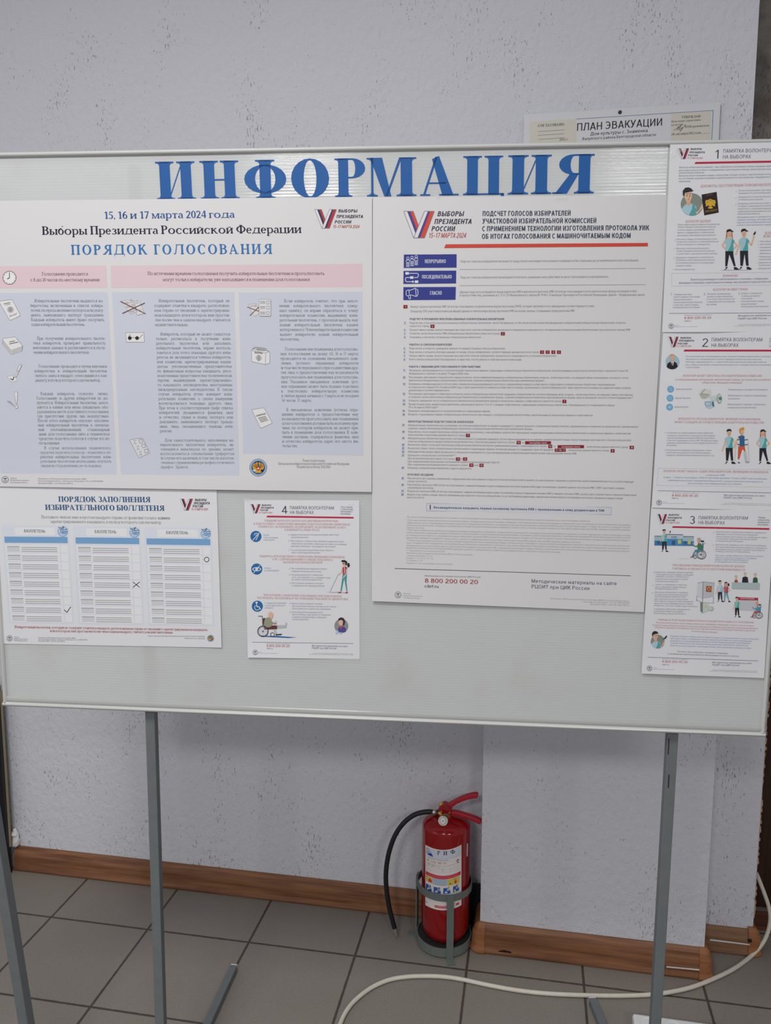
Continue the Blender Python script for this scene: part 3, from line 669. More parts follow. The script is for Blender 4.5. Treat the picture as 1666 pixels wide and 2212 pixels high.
SK = [(0, 0), (0.021, 0), (0.0235, 0.006), (0.020, 0.018), (0.0175, 0.050), (0.012, 0.066), (0.004, 0.0745), (0, 0.0745)]
def skirting(name, x0, x1, y, mat=M_SKIRT, h=1.0):
    mb = MB(); mb.prism([(a, b*h) for a, b in SK], np.array([0, y-0.0005, 0.0005]), -Y_, Z_, X_, x0, x1); return mb.build(name, mat, loc=((x0+x1)/2, y, 0))
b1 = struct(skirting('baseboard_back', on_wall(40, 1880, WY)[0], PX0-0.001, WY))
b2 = struct(skirting('baseboard_pillar', PX0-0.004, PX1+0.004, PY, h=1.06))
b3 = struct(skirting('baseboard_right', PX1+0.020, RX1-0.002, WY, wood('faded_brown_plastic', rgbl(120, 88, 62), rgbl(150, 112, 82)), 0.9))
def capper(px, y, side, par, h=1.06, mat=M_CAP):
    mb = MB(); prof = [(a*1.12+0.001, b*h*1.02) for a, b in SK]
    mb.prism(prof, np.array([0, y-0.0004, 0.0005]), -Y_, Z_, X_, px-(0.014 if side > 0 else -0.0), px+(0.0 if side > 0 else 0.014))
    n = len(prof); vs = []                                     # rounded quarter turn round the arris
    for k in range(7):
        a = math.pi/2*k/6
        for o_, z in prof: vs.append(np.array([px+side*o_*math.sin(a), y-0.0004-o_*math.cos(a), z+0.0005]))
    fs = [(k*n+i, k*n+(i+1) % n, (k+1)*n+(i+1) % n, (k+1)*n+i) for k in range(6) for i in range(n)]
    mb.add(vs, fs)
    sgn = 1 if side > 0 else -1
    mb.prism([(a, b*h) for a, b in SK], np.array([px, 0, 0.0005]), X_*sgn, Z_, Y_, y, y+0.09)
    mb.build('corner_cap', mat, par)
capper(PX0, PY, -1, b2); capper(PX1, PY, 1, b2); capper(RX1, WY, 1, b3, 0.98)
# broken notch and loose strip in the skirting, as worn patches on its face
def face_patch(pts, y, par, name, mat):
    mb = MB(); P = on_plane(pts, (0, y-0.0225, 0), Y_)
    mb.v = [tuple(q) for q in P]+[tuple(q+Y_*0.002) for q in P]; n = len(P)
    mb.f = [tuple(range(n)), tuple(range(n, 2*n))]+[(k, (k+1) % n, n+(k+1) % n, n+k) for k in range(n)]; mb.mi = [0]*len(mb.f); mb.build(name, mat, par)
face_patch([(1071, 2060), (1078, 2054), (1090, 2053), (1097, 2055), (1104, 2056), (1106, 2060), (1098, 2063), (1085, 2062)], PY, b2, 'broken_notch', M_CHIP)
face_patch([(1440, 2088), (1516, 2095), (1516, 2097), (1440, 2090)], PY, b2, 'peeling_edge', M_WHITEPL)
face_patch([(1534, 2029), (1620, 2040), (1620, 2042), (1534, 2032)], WY, b3, 'peeling_edge', M_WHITEPL)
face_patch([(1616, 2029), (1624, 2029), (1625, 2036), (1617, 2036)], WY, b3, 'screw_hole', M_CHIP)

# ------------------------------------------------------------------ display stand
u0, v1 = buv(-58, 329); u1, _ = buv(1759, 297); u0b, v0 = buv(8, 1524.5); u1b, v0b = buv(1647, 1590)
u0 = (u0*0.3+u0b*0.7); u1 = (u1*0.3+u1b*0.7); v1 = buv(833, 315.5)[1]; v0 = (v0+v0b)/2
PT = 0.008
stand = empty('display_stand', bl((u0+u1)/2, 0, -0.02)*np.array([1, 1, 0]))
thing(stand, 'white information board in a slim aluminium frame on grey steel legs', 'display stand')
mb = MB(); mb.box(B_O, B_U, B_V, B_N, u0+0.004, u1-0.004, v0+0.004, v1-0.004, -PT, 0); mb.build('panel', M_PANEL, stand)
FW_ = 0.0085
def rail(a, b, horiz):
    mb = MB(); prof = [(-PT-0.003, 0), (0.002, 0), (0.0048, 0.0022), (0.0056, FW_/2), (0.0048, FW_-0.0022), (0.002, FW_), (-PT-0.003, FW_)]
    if horiz: mb.prism(prof, B_O+B_V*b, B_N, B_V, B_U, u0, u1)
    else: mb.prism(prof, B_O+B_U*b, B_N, B_U, B_V, v0+FW_*0.9, v1-FW_*0.9)
    o = mb.build('frame_rail', M_ALU, stand); return o
rail(0, v1-FW_, True); rail(0, v0, True); rail(0, u0, False); rail(0, u1-FW_, False)
mb = MB(); mb.prism([(0.0002, 0)]+[(0.0002+0.0042*math.sin(math.pi*k/10), 0.0115*(0.5-0.5*math.cos(math.pi*k/10))) for k in range(1, 10)]+[(0.0002, 0.0115)], B_O+B_V*(v0+FW_), B_N, B_V, B_U, u0+FW_, u1-FW_); mb.build('edge_strip', M_CLEAR, stand, smooth=False)
TB = 0.019
def leg(px, py, foot_px):
    u, _ = buv(px, py, -0.02)
    mb = MB(); mb.box(B_O, B_U, B_V, B_N, u-TB/2, u+TB/2, -1.4 if False else -(B_O[2])/B_V[2]-B_U[2]*u+TB, v1-0.02, -PT-0.003-TB, -PT-0.0035)
    mb.build('leg', M_STEEL, stand, bevel=0.0015)
    base = bl(u, 0, -PT-0.003-TB/2); base[2] = 0
    rear = on_floor(*foot_px, TB); d = rear-base; d[2] = 0; L = np.linalg.norm(d); d = d/L; s_ = np.cross(Z_, d)
    mb = MB(); mb.box(base, d, s_, Z_, -0.30, L, -TB/2, TB/2, 0.0005, TB); f = mb.build('foot', M_STEEL, stand, bevel=0.0012)
    mb = MB(); mb.box(base, d, s_, Z_, L+0.0003, L+0.004, -TB/2+0.001, TB/2-0.001, 0.0015, TB-0.001); mb.build('end_plug', M_WHITEPL, f)
    mb = MB(); mb.box(base, d, s_, Z_, -0.304, -0.3003, -TB/2+0.001, TB/2-0.001, 0.0015, TB-0.001); mb.build('end_plug', M_WHITEPL, f)
    return u
leg(327, 1541, (505, 2084)); uR = leg(1452, 1585, (1280.5, 2155))
for y0_, y1_ in ((1596, 1630), (1674, 1702)):
    a = buv(1446, y0_, -0.01); b = buv(1444.5, y1_, -0.01)
    mb = MB(); mb.box(B_O, B_U, B_V, B_N, a[0]-0.0008, a[0]+0.0008, b[1], a[1], -PT-0.0034, -PT-0.0028); mb.build('slot', M_CHIP, stand)   # slots cut in the right leg
# blue vinyl letters
BLUE = (28, 84, 148)
LET = [('И', 339, 424), ('Н', 434, 518), ('Ф', 529, 620), ('О', 630, 712), ('Р', 724, 790), ('М', 793, 900), ('А', 908, 991), ('Ц', 1000.5, 1089), ('И', 1097, 1191), ('Я', 1193, 1283)]
for ch, xa, xb in LET:
    base = lambda x: 431.5+(417.5-431.5)*(x-339)/(1283-339)
    capx = 82+3.5*(xa-339)/944
    a = Art(lambda P, h: on_board(P, 0.0004+h)); a.text(ch, xa, base(xa), xb, base(xb), capx, BLUE, 'X', 1); a.build('heading_letter', stand)
# the foot end of a second stand at the left edge of the view
pb = on_floor(88, 2400); pt = on_plane([(-105, 1200)], (0, pb[1]-0.02, 0), Y_)[0]
ax = pt-pb; L = np.linalg.norm(ax); ax /= L; sx = np.cross(Y_, ax); sx /= np.linalg.norm(sx); sy = np.cross(ax, sx)
mb = MB(); mb.box(pb, sx, sy, ax, -0.011, 0.011, -0.011, 0.011, 0.004, L)
post = mb.build('metal_post', M_STEEL, loc=pb, bevel=0.0015)
thing(post, 'leaning grey metal post at the lower left, in front of the black cabinet', 'post')

# ------------------------------------------------------------------ black cabinet and paper at the left edge
cb = on_floor(21, 1892)
cab = empty('black_cabinet', (cb[0]-0.25, (cb[1]+WY)/2, 0)); thing(cab, 'black cabinet side standing on the tiles at the left edge by the wall', 'cabinet')
mb = MB(); mb.box(np.zeros(3), X_, Y_, Z_, cb[0]-0.50, cb[0]-0.004, cb[1], WY-0.03, 0.001, 0.62); mb.build('body', M_DARK, cab, bevel=0.003)
mb = MB(); mb.box(np.zeros(3), X_, Y_, Z_, cb[0]-0.0038, cb[0]-0.0008, cb[1]+0.012, cb[1]+0.02, 0.09, 0.60); mb.build('edge_banding', M_CREAM, cab)
cp = on_wall(31, 1822, WY-0.018); rnd = random.Random(3)
mb = MB(); seg = [(0.005, 0.0), (0.011, 0.006), (0.012, 0.02), (0.010, 0.034), (0.012, 0.045), (0.007, 0.056), (0.002, 0.062)]
mb.lathe((cp[0], WY-0.012, 0.0755), [(r, z) for r, z in seg], 9)
mb.v = [(x+rnd.uniform(-.003, .003), min(WY-0.001, y+rnd.uniform(-.003, .003)), max(0.0755, z+rnd.uniform(-.003, .003))) for x, y, z in mb.v]
cr = mb.build('crumpled_paper', M_WHITEPL); thing(cr, 'crumpled white scrap tucked on the skirting beside the black cabinet', 'paper')

# ------------------------------------------------------------------ fire extinguisher and its bracket
rf = on_floor(955, 2070); RR, BR = 0.0715, 0.0655
EX = np.array([rf[0], rf[1]+RR, 0.0])
def ezz(py, px=955, r=0.0): return on_wall(px, py, EX[1]-r)[2]
zb, zs, zt = 0.030, ezz(1800, r=BR), ezz(1762)
ext = empty('fire_extinguisher', EX+Z_*zb); thing(ext, 'red fire extinguisher with a white label and black hose standing beside the pillar', 'fire extinguisher')
prof = [(0.0, zb), (BR*0.72, zb), (BR*0.86, zb+0.004), (BR*0.93, zb+0.016), (BR*0.955, zb+0.020), (BR*0.955, zb+0.026), (BR, zb+0.032), (BR, zs-0.03), (BR*0.995, zs-0.012)]
for k in range(1, 9):
    a = math.pi/2*k/8; prof.append((0.02+(BR-0.02)*math.cos(a), zs-0.012+(zt-zs+0.012)*math.sin(a)))
prof += [(0.018, zt+0.004), (0.0, zt+0.004)]
mb = MB(); mb.lathe(EX, prof, 64); mb.build('cylinder', M_RED, ext, smooth=True)
def exp_(px, py, dy=0.0): return on_wall(px, py, EX[1]+dy)
# valve block, gauge, pin, fittings
mb = MB(); mb.lathe(EX, [(0.0, zt+0.002), (0.017, zt+0.002), (0.017, zt+0.012), (0.013, zt+0.014), (0.013, zt+0.03), (0, zt+0.03)], 24); mb.build('valve_collar', M_BRASS, ext)
c0, c1 = exp_(948, 1762), exp_(976, 1732)
mb = MB(); P = [exp_(*q) for q in ((949, 1764), (947, 1745), (951, 1738), (960, 1733), (972, 1738), (977, 1748), (975, 1764))]
mb.v = [tuple(q-Y_*0.013) for q in P]+[tuple(q+Y_*0.013) for q in P]; n = len(P)
mb.f = [tuple(range(n)), tuple(range(n, 2*n))]+[(k, (k+1) % n, n+(k+1) % n, n+k) for k in range(n)]; mb.mi = [0]*len(mb.f)
mb.build('valve_body', M_RED, ext, bevel=0.003)
def strap(pts, wid, th, name, mat, dy=0.0):
    """bent bar with its broad side facing the room, drawn along pixel points"""
    P = [exp_(x, y, dy) for x, y in pts]; vs = []; n = len(P)
    for i, p in enumerate(P):
        t = P[min(i+1, n-1)]-P[max(i-1, 0)]; t /= np.linalg.norm(t); s_ = np.cross(t, Y_)
        w = wid if isinstance(wid, float) else wid[i]
        for a, b in ((-1, -1), (1, -1), (1, 1), (-1, 1)): vs.append(p+s_*a*w/2+Y_*b*th/2)
    fs = [(i*4+k, i*4+(k+1) % 4, (i+1)*4+(k+1) % 4, (i+1)*4+k) for i in range(n-1) for k in range(4)]+[(0, 1, 2, 3), tuple((n-1)*4+k for k in (0, 1, 2, 3))]
    mb = MB(); mb.add(vs, fs); return mb.build(name, mat, ext, bevel=0.003, smooth=False)
strap([(960, 1746), (972, 1739), (985, 1731), (998, 1725), (1010, 1720.5), (1022, 1718), (1030, 1717), (1033, 1718)], [0.015, 0.013, 0.011, 0.0115, 0.012, 0.013, 0.0125, 0.008], 0.017, 'squeeze_lever', M_REDP)
strap([(968, 1755), (985, 1756), (1000, 1759.5), (1015, 1764), (1030, 1770), (1039, 1775)], [0.014, 0.0135, 0.012, 0.0115, 0.0125, 0.0125], 0.017, 'carry_handle', M_REDP)
mb = MB(); q = exp_(953.5, 1737.5, -0.004); mb.tube([q-Z_*0.004, q, q+Z_*0.003, q+Z_*0.005], [0.0045, 0.0052, 0.0045, 0.002], 12); mb.build('safety_pin', M_YEL, ext, smooth=True)
mb = MB(); q = exp_(951, 1758.5, -0.014); mb.tube([q-X_*0.004+Z_*0.005, q+X_*0.004-Z_*0.003], 0.0035, 10); mb.build('safety_seal', M_YEL, ext, smooth=True)
for q in ((953.5, 1754), (971, 1755.5)):
    mb = MB(); p = exp_(*q, -0.0135); mb.lathe(p, [(0, 0), (0.0022, 0), (0.0022, 0.0012), (0, 0.0016)], 12, ax=-Y_); mb.build('rivet', M_CHROME, ext)
gq = exp_(957.5, 1773, -0.034); gax = -Y_*0.9+Z_*0.42+X_*0.05
mb = MB(); mb.lathe(gq, [(0, -0.016), (0.0075, -0.016), (0.0075, -0.006), (0.0125, -0.004), (0.0132, 0.0), (0.0132, 0.005), (0.0115, 0.0062), (0.0102, 0.0052)], 36, ax=gax); g = mb.build('pressure_gauge', M_CHROME, ext, smooth=True)
mb = MB(); mb.lathe(gq, [(0.0, 0.0050), (0.0103, 0.0046)], 36, ax=gax); mb.lathe(gq, [(0.0045, 0.0054), (0.0060, 0.0054)], 30, 1, ax=gax); mb.build('gauge_face', [M_GLASSF, M_CHROME], g)
# hose
HP = [(945, 1755), (932, 1753.5), (915, 1754.5), (897, 1759.5), (880, 1770.5), (866, 1785), (854, 1804), (845, 1826), (838.5, 1850), (834.5, 1878), (834, 1905), (836.5, 1932), (841, 1960), (848, 1988), (853.5, 2008)]
def smooth_path(P, n=5):
    P = [np.asarray(p, float) for p in P]; out = []
    for i in range(len(P)-1):
        p0, p1, p2, p3 = P[max(i-1, 0)], P[i], P[i+1], P[min(i+2, len(P)-1)]
        for k in range(n):
            t = k/n; out.append(0.5*((2*p1)+(-p0+p2)*t+(2*p0-5*p1+4*p2-p3)*t*t+(-p0+3*p1-3*p2+p3)*t**3))
    return out+[P[-1]]
hp = [exp_(x, y, -0.012*min(1, i/8)) for i, (x, y) in enumerate(HP)]
hs = smooth_path(hp); mb = MB(); mb.tube(hs[4:], 0.0066, 16); mb.build('hose', M_RUBBER, ext, smooth=True)
mb = MB(); mb.tube([exp_(942, 1755), exp_(940.5, 1754.6), exp_(931, 1753.6), exp_(930, 1753.6)], [0.0070, 0.0078, 0.0078, 0.0070], 16); mb.build('hose_fitting', M_CHROME, ext, smooth=True)
mb = MB(); mb.tube([exp_(950, 1757), exp_(943, 1755)], 0.0088, 8); mb.build('hose_nut', M_BLACK, ext)
e0, e1 = hp[-1], exp_(857, 2022, -0.012); mb = MB(); dd = e1-e0
mb.tube([e0-dd*0.25, e0+dd*0.2, e0+dd*0.25, e1], [0.0072, 0.0072, 0.005, 0.0045], 12); mb.build('nozzle', M_CHROME, ext)

# label wrapped round the cylinder
def on_cyl(P, h):
    d = rays(P); r = BR+0.0003+np.asarray(h); dx, dy = d[:, 0], d[:, 1]; ox, oy = CAM[0]-EX[0], CAM[1]-EX[1]
    a = dx*dx+dy*dy; b = 2*(ox*dx+oy*dy); c = ox*ox+oy*oy-r*r
    t = (-b-np.sqrt(np.maximum(b*b-4*a*c, 0)))/(2*a); return CAM+d*t[:, None]
KR = 1.5                                               # print colours of the label, seen in half shade
class LabelArt(Art):
    def mi(s, col):
        mt = col if isinstance(col, bpy.types.Material) else ink(col, KR)
        if mt not in s.mats: s.mats.append(mt)
        return s.mats.index(mt)
    def bend(s, x): t = (x-765)/360.0; return 100*(1-t*t)-62
    def fl(s, pts): return [(x, y+s.bend(x)) for x, y in pts]
la = LabelArt(on_cyl, (880, 1780), 9.8)
def band(x0, x1, y0, y1, col, lay=2, n=14):
    xs = [x0+(x1-x0)*k/n for k in range(n+1)]
    la.add(la.fl([(x, y0) for x in xs]+[(x, y1) for x in xs]), [(k, k+1, n+2+k, n+1+k) for k in range(n)], col, lay)
# coordinates are levelled: the label's curve is added by bend()
WHT, INKB = (176, 170, 172), (26, 36, 60)
band(383, 1148, 512, 1790, (196, 190, 188), 0, 26); band(392, 1138, 530, 720, (176, 180, 190), 1); band(395, 1130, 1060, 1135, (176, 40, 56), 2); 
for y in (1080, 1098, 1116): band(430, 1090, y, y+4, (206, 120, 126), 3)
band(395, 525, 1150, 1262, (178, 164, 78), 2); band(527, 850, 1135, 1275, (150, 162, 178), 1); band(855, 1108, 1145, 1288, (180, 166, 76), 2)
for y in (1165, 1195, 1225, 1250): band(580, 815, y, y+4, (118, 134, 156), 3)
for x, y, w in ((447, 1195, 72), (1000, 1205, 46)): band(x, x+w, y, y+62, (190, 52, 36), 3, 4); band(x+w*0.3, x+w*0.6, y-24, y, (190, 52, 36), 3, 2)
band(890, 935, 1235, 1252, (30, 30, 30), 3, 2); band(970, 1050, 1165, 1171, (70, 60, 40), 3, 3); band(400, 430, 1160, 1170, (70, 60, 40), 3, 2)
for (x, w), ch in zip(((395, 118), (560, 148), (764, 150), (970, 125)), 'ABCE'):
    y0 = 1320; hh_ = 130 if ch in 'AE' else 125
    band(x, x+w, y0, y0+hh_, (38, 78, 150), 2, 4); band(x+w*0.52, x+w+4, y0-8, y0+hh_*0.5, (196, 192, 190), 3, 4)
    yy = y0+hh_*0.42+la.bend(x+w*0.75); la.text(ch, x+w*0.58, yy, x+w*0.92, yy, 62, (34, 36, 44), 'b', 5)
    xx = x+w*0.3; by = y0+hh_*0.92+la.bend(xx)
    if ch == 'E': la.poly([(xx-24, by), (xx+30, by), (xx+2, by-62)], (190, 186, 60), 4)
    else: la.poly([(xx-20, by), (xx+50, by-6), (xx+34, by-34), (xx+6, by-52), (xx-14, by-30)], (176, 186, 196), 4)
for (ch, x0, x1) in (('Р', 638, 695), ('И', 765, 846), ('Ф', 915, 1012)):
    yy = 622+la.bend((x0+x1)/2); la.text(ch, x0, yy, x1, yy, 84, INKB, 's', 4)
la.poly([(420, 632), (455, 615), (500, 612), (528, 648), (543, 695), (480, 672)], (36, 62, 150), 4)
la.line([(412, 505), (412, 610), (440, 600)], 7, (46, 60, 100), 4); la.line([(418, 505), (470, 545), (440, 590), (500, 588)], 7, (46, 60, 100), 4)
la.ring(1080, 783, 24, 14, (24, 24, 28), 4, 60, 320, 16, 28)
def ltext(t, x0, x1, y, cap, col=(120, 96, 100)):
    xs = x0; wds = t.split(' '); tot = sum(len(w) for w in wds)+len(wds)-1; k = (x1-x0)/tot
    for w in wds:
        xe = xs+len(w)*k; xm = (xs+xe)/2; sl = la.bend(xe)-la.bend(xs)
        la.text(w, xs, y+la.bend(xs), xe, y+la.bend(xe), cap, col, 'r', 4); xs = xe+k
ltext('ОГНЕТУШИТЕЛЬ ПОРОШКОВЫЙ ЗАКАЧНОЙ', 430, 875, 752, 20, (132, 110, 112)); ltext('ОП - 4 (з) - АВСЕ - 01', 420, 815, 815, 34, (112, 84, 84)); ltext('2 А , 55 В , С , Е', 430, 690, 900, 32, (120, 100, 100))
for y in (708, 778, 846, 866, 930, 985): band(410 if y > 800 else 560, 1100, y, y+3, (146, 132, 134), 3)
for x in (735, 760, 905): band(x, x+4, 905, 975, (130, 120, 122), 3, 1)
band(580, 860, 1700, 1752, (176, 60, 84), 2, 6); band(1030, 1098, 1700, 1748, (176, 60, 84), 2, 3); band(390, 430, 1702, 1716, (120, 110, 112), 2, 2)
ltext('НЕ ХРАНИТЬ ВБЛИЗИ', 600, 850, 1735, 22, (206, 190, 192))
lab = la.build('label', ext, 'white printed label wrapped round the cylinder')
sx0 = on_cyl([(1009, 1822), (1011.5, 1822), (1010.5, 1850), (1008, 1850)], np.zeros(4)+0.0002)
mb = MB(); mb.v = [tuple(q) for q in sx0]; mb.f = [(0, 1, 2, 3)]; mb.mi = [0]; mb.build('inspection_sticker', M_PAPER, ext, fixn=False)

# bracket: two hoops on three straps with feet, the cylinder standing on an added dark disc
br = empty('extinguisher_bracket', EX); thing(br, 'grey steel hoop bracket holding the red fire extinguisher on the floor', 'bracket')
def hoop(c, r, z0, z1, n=72, th=0.003):
    mb = MB(); mb.lathe(c, [(r-th, z0), (r, z0), (r, z1), (r-th, z1), (r-th, z0)], n); return mb.build('hoop', M_BRACKET, br, smooth=False)
HC = EX-X_*0.003; HR = 0.0755
zh = ezz(1948, r=HR); hoop(HC, HR, zh, zh+0.019); hoop(HC, HR, 0.006, 0.030)
mb = MB(); mb.lathe(HC, [(0, 0.012), (HR-0.004, 0.012), (HR-0.004, zb-0.001), (0, zb-0.001)], 48); mb.build('shade_disc', plain('shaded_hoop_inside', (34, 36, 37), 1.0, 0.6), br)  # added disc, its near-black colour paints the shade inside the open hoop
for ang in (-72, 172, 42):
    a = math.radians(ang); dr = np.array([math.cos(a), math.sin(a), 0]); tn = np.cross(Z_, dr); o = HC+dr*(HR+0.0003)
    mb = MB(); mb.box(o, tn, dr, Z_, -0.0095, 0.0095, 0, 0.003, 0.0035, zh+0.019)
    mb.box(o, tn, dr, Z_, -0.0095, 0.0095, 0, 0.026 if ang != 42 else 0.012, 0.0005, 0.0033); mb.build('strap', M_BRACKET, br)
# small black box behind it
mb = MB(); mb.box(np.zeros(3), X_, Y_, Z_, PX0-0.062, PX0-0.004, EX[1]+0.085, WY-0.026, 0.0005, 0.13)
jb = empty('junction_box', (PX0-0.03, EX[1]+0.09, 0)); thing(jb, 'small black box on the floor between the extinguisher and the pillar', 'box')
mb.build('casing', M_BLACK, jb, bevel=0.003)
kp = on_wall(1027, 1989, EX[1]+0.082); mb = MB(); mb.lathe(kp, [(0, 0.006), (0.004, 0.006), (0.0055, 0.002), (0.0055, -0.003), (0, -0.003)], 16, ax=-Y_); mb.build('knob', plain('dull_grey_knob', (84, 84, 90)), jb)

# ------------------------------------------------------------------ cable and power strip
CP = [(705, 2300), (722, 2245), (735, 2212), (746, 2188), (765, 2163), (800, 2135), (840, 2117), (880, 2110), (920, 2108.5), (960, 2110), (1000, 2116), (1060, 2129), (1120, 2139.5), (1180, 2146), (1250, 2149.5), (1320, 2151), (1380, 2150), (1430, 2146), (1490, 2134), (1540, 2115), (1585, 2093), (1622, 2066)]
cpts = [on_floor(x, y, 0.0068) for x, y in CP]
y_end = cpts[-1][1]
for i, (x, y) in enumerate([(1646, 2040), (1659, 2014), (1664.5, 1985), (1661, 1958), (1652, 1931), (1641, 1902), (1634, 1885)]):
    cpts.append(on_wall(x, y, y_end+0.018*(i+1)))
for q in cpts: q[2] = max(q[2], 0.0068)
mb = MB(); mb.tube(smooth_path(cpts, 4), 0.0054, 12); cbl = mb.build('power_cable', M_CABLE, smooth=True)
thing(cbl, 'thick off-white cable looping across the floor tiles and up by the doorway', 'cable')
sp = on_floor(1366, 2187, 0.038); dxs = on_floor(1536, 2210, 0.038)-sp; dxs /= np.linalg.norm(dxs); dys = np.cross(dxs, Z_)
ps = empty('power_strip', sp+dxs*0.14-Z_*sp[2]); thing(ps, 'white plastic power strip on the tiles at the bottom edge', 'power strip')
mb = MB(); mb.box(sp-Z_*sp[2], dxs, dys, Z_, 0, 0.235, 0, 0.062, 0.0005, 0.038); mb.build('casing', M_WHITEPL, ps, bevel=0.006)
for k in range(4):
    c = sp+dxs*(0.034+0.055*k)+dys*0.031
    mb = MB(); mb.lathe(c, [(0.021, 0.0002), (0.0215, 0.0012), (0.0195, 0.0012), (0.019, 0.0003), (0.0, 0.0003)], 32)
    so = mb.build('socket', M_WHITEPL, ps)
    for sg in (-1, 1):
        mb = MB(); mb.lathe(c+(dxs*0.6-dys*0.8)*0.0095*sg, [(0, 0.0006), (0.0026, 0.0006)], 14); mb.build('pin_hole', M_CHIP, so)
# ------------------------------------------------------------------ posters
GREY, MID, NAVY, REDT = (150, 150, 156), (120, 122, 130), (44, 50, 72), (150, 44, 50)
def poster(name, q, off, wave, label, cat, mat=M_PAPER, group=None, nx=36, ny=36):
    """paper sheet q = TL, TR, BR, BL in picture pixels, lying off metres before the board; wave(u, v) lets it cockle"""
    q = [np.array(p, float) for p in q]
    e1, e2 = q[1]-q[0], q[3]-q[0]; D = np.array([e1, e2]).T; Di = np.linalg.inv(D)
    def fn(P, h):
        uv = (np.asarray(P)-q[0]) @ Di.T
        return on_board(P, off+wave(np.clip(uv[:, 0], 0, 1), np.clip(uv[:, 1], 0, 1))+h)
    a = Art(fn); a.mats = [mat]; a.mi = lambda c: 0
    a.quad(*[tuple(p) for p in q], None, 0, nx, ny)
    V = fn(np.array(a.p), np.zeros(len(a.p)))
    mb = MB(); mb.v = [tuple(p) for p in V]; mb.f = a.f; mb.mi = [0]*len(a.f)
    o = mb.build(name, mat, smooth=True, fixn=False); thing(o, label, cat, group)
    return o, fn
def V_logo(a, x, y, w, h, red, blue, lay=2, edge=(120, 120, 126)):
    T = lambda pts: [(x+px/177*w, y+py/155*h) for px, py in pts]
    a.poly(T([(0, 0), (20, 0), (68, 129), (58, 155)]), (206, 206, 210), lay)
    a.poly(T([(20, 0), (37, 0), (77, 107), (68, 129)]), blue, lay); a.poly(T([(37, 0), (55, 0), (86, 84), (77, 107)]), red, lay)
    a.poly(T([(120, 0), (140, 0), (80, 155), (58, 155)]), (206, 206, 210), lay)
    a.poly(T([(140, 0), (153, 0), (95, 155), (80, 155)]), blue, lay); a.poly(T([(153, 0), (177, 0), (120, 155), (95, 155)]), red, lay)
    lw = w/177*3.2
    a.line(T([(0, 0), (55, 0), (86, 84)]), lw, edge, lay+1); a.line(T([(0, 0), (58, 155), (120, 155), (177, 0), (120, 0), (58, 155)]), lw, edge, lay+1)
LOGO = ('ВЫБОРЫ', 'ПРЕЗИДЕНТА', 'РОССИИ', '15–17 МАРТА 2024')
def logo_text(a, rows, cap, col, red, st='b'):
    for i, (t, (x0, x1, y)) in enumerate(zip(LOGO, rows)): a.text(t, x0, y, x1, y, cap, red if i == 3 else col, st if i < 3 else 'r', 4, 0.22)
def stamp(a, x, y, r):
    a.circ(x, y, r, (128, 130, 136), 2); a.circ(x, y, r*0.80, (196, 197, 200), 3)
    a.poly([(x-r*0.6, y-r*0.42), (x+r*0.6, y-r*0.42), (x+r*0.12, y-r*0.05), (x-r*0.12, y-r*0.05)], (70, 72, 80), 4)
    a.poly([(x-r*0.5, y+r*0.1), (x+r*0.5, y+r*0.1), (x+r*0.3, y+r*0.6), (x-r*0.3, y+r*0.6)], (150, 152, 158), 4)
def emblem(a, x, y, r):
    a.circ(x, y, r, (52, 84, 128), 2); a.ring(x, y, r*0.87, r*0.2, (140, 164, 190), 3); a.circ(x, y, r*0.72, (38, 62, 104), 3)
    for sg in (-1, 1):
        a.ell(x+sg*r*0.36, y-r*0.10, r*0.30, r*0.40, (186, 142, 52), 4)
        for k in range(3): a.line([(x+sg*r*0.1, y+r*0.1), (x+sg*r*(0.3+0.14*k), y-r*(0.52-0.14*k))], r*0.06, (112, 80, 34), 5)
        a.ell(x+sg*r*0.17, y-r*0.46, r*0.13, r*0.15, (186, 142, 52), 5)
        a.poly([(x+sg*r*0.30, y+r*0.22), (x+sg*r*0.66, y+r*0.26), (x+sg*r*0.5, y+r*0.46), (x+sg*r*0.28, y+r*0.42)], (196, 200, 206) if sg < 0 else (24, 30, 44), 5)
    a.poly([(x-r*0.3, y+r*0.2), (x+r*0.3, y+r*0.2), (x+r*0.36, y+r*0.6), (x-r*0.36, y+r*0.6)], (190, 152, 62), 4)
    a.poly([(x-r*0.2, y-r*0.12), (x+r*0.2, y-r*0.12), (x+r*0.16, y+r*0.24), (x, y+r*0.36), (x-r*0.16, y+r*0.24)], (176, 40, 40), 6); a.circ(x, y+r*0.1, r*0.1, (214, 210, 206), 7)

# ---- poster: voting procedure
S1 = 2.975
p1, f1 = poster('procedure_poster', [(-34, 434), (804, 425), (803, 1063), (-30, 1050.5)], 0.0028,
    lambda u, v: 0.0012*np.sin(3.3*u+1)*np.sin(5*v)+0.0035*(np.clip(v-0.86, 0, 1)*7)**2*(0.5+0.5*np.sin(4*u)),
    'large poster with pink and lilac text blocks, upper left of the board', 'poster')
A = Art(f1)
INK1, BL1, BL2 = (30, 28, 52), (40, 78, 138), (42, 104, 164)
A.text('15, 16 и 17 марта 2024 года', 226, 472.5, 507, 470, 16, BL1, 's')
A.text('Выборы Президента Российской Федерации', 91, 507, 651.5, 503, 18, INK1, 's')
A.text('ПОРЯДОК ГОЛОСОВАНИЯ', 154, 550, 588, 548, 21, BL2, 's', track=0.16)
A.build('heading', p1, 'blue and black serif heading')
A = Art(f1); V_logo(A, 680, 452.5, 47, 40.5, (164, 44, 58), (48, 44, 78)); logo_text(A, [(731, 771, 458.7), (727, 784, 470.7), (723, 758, 482.5), (719, 776, 492.5)], 6.6, (44, 46, 62), (176, 70, 72)); A.build('logo', p1, 'tricolour tick logo with slanted lettering')
A = Art(f1); PK = (204, 182, 189)
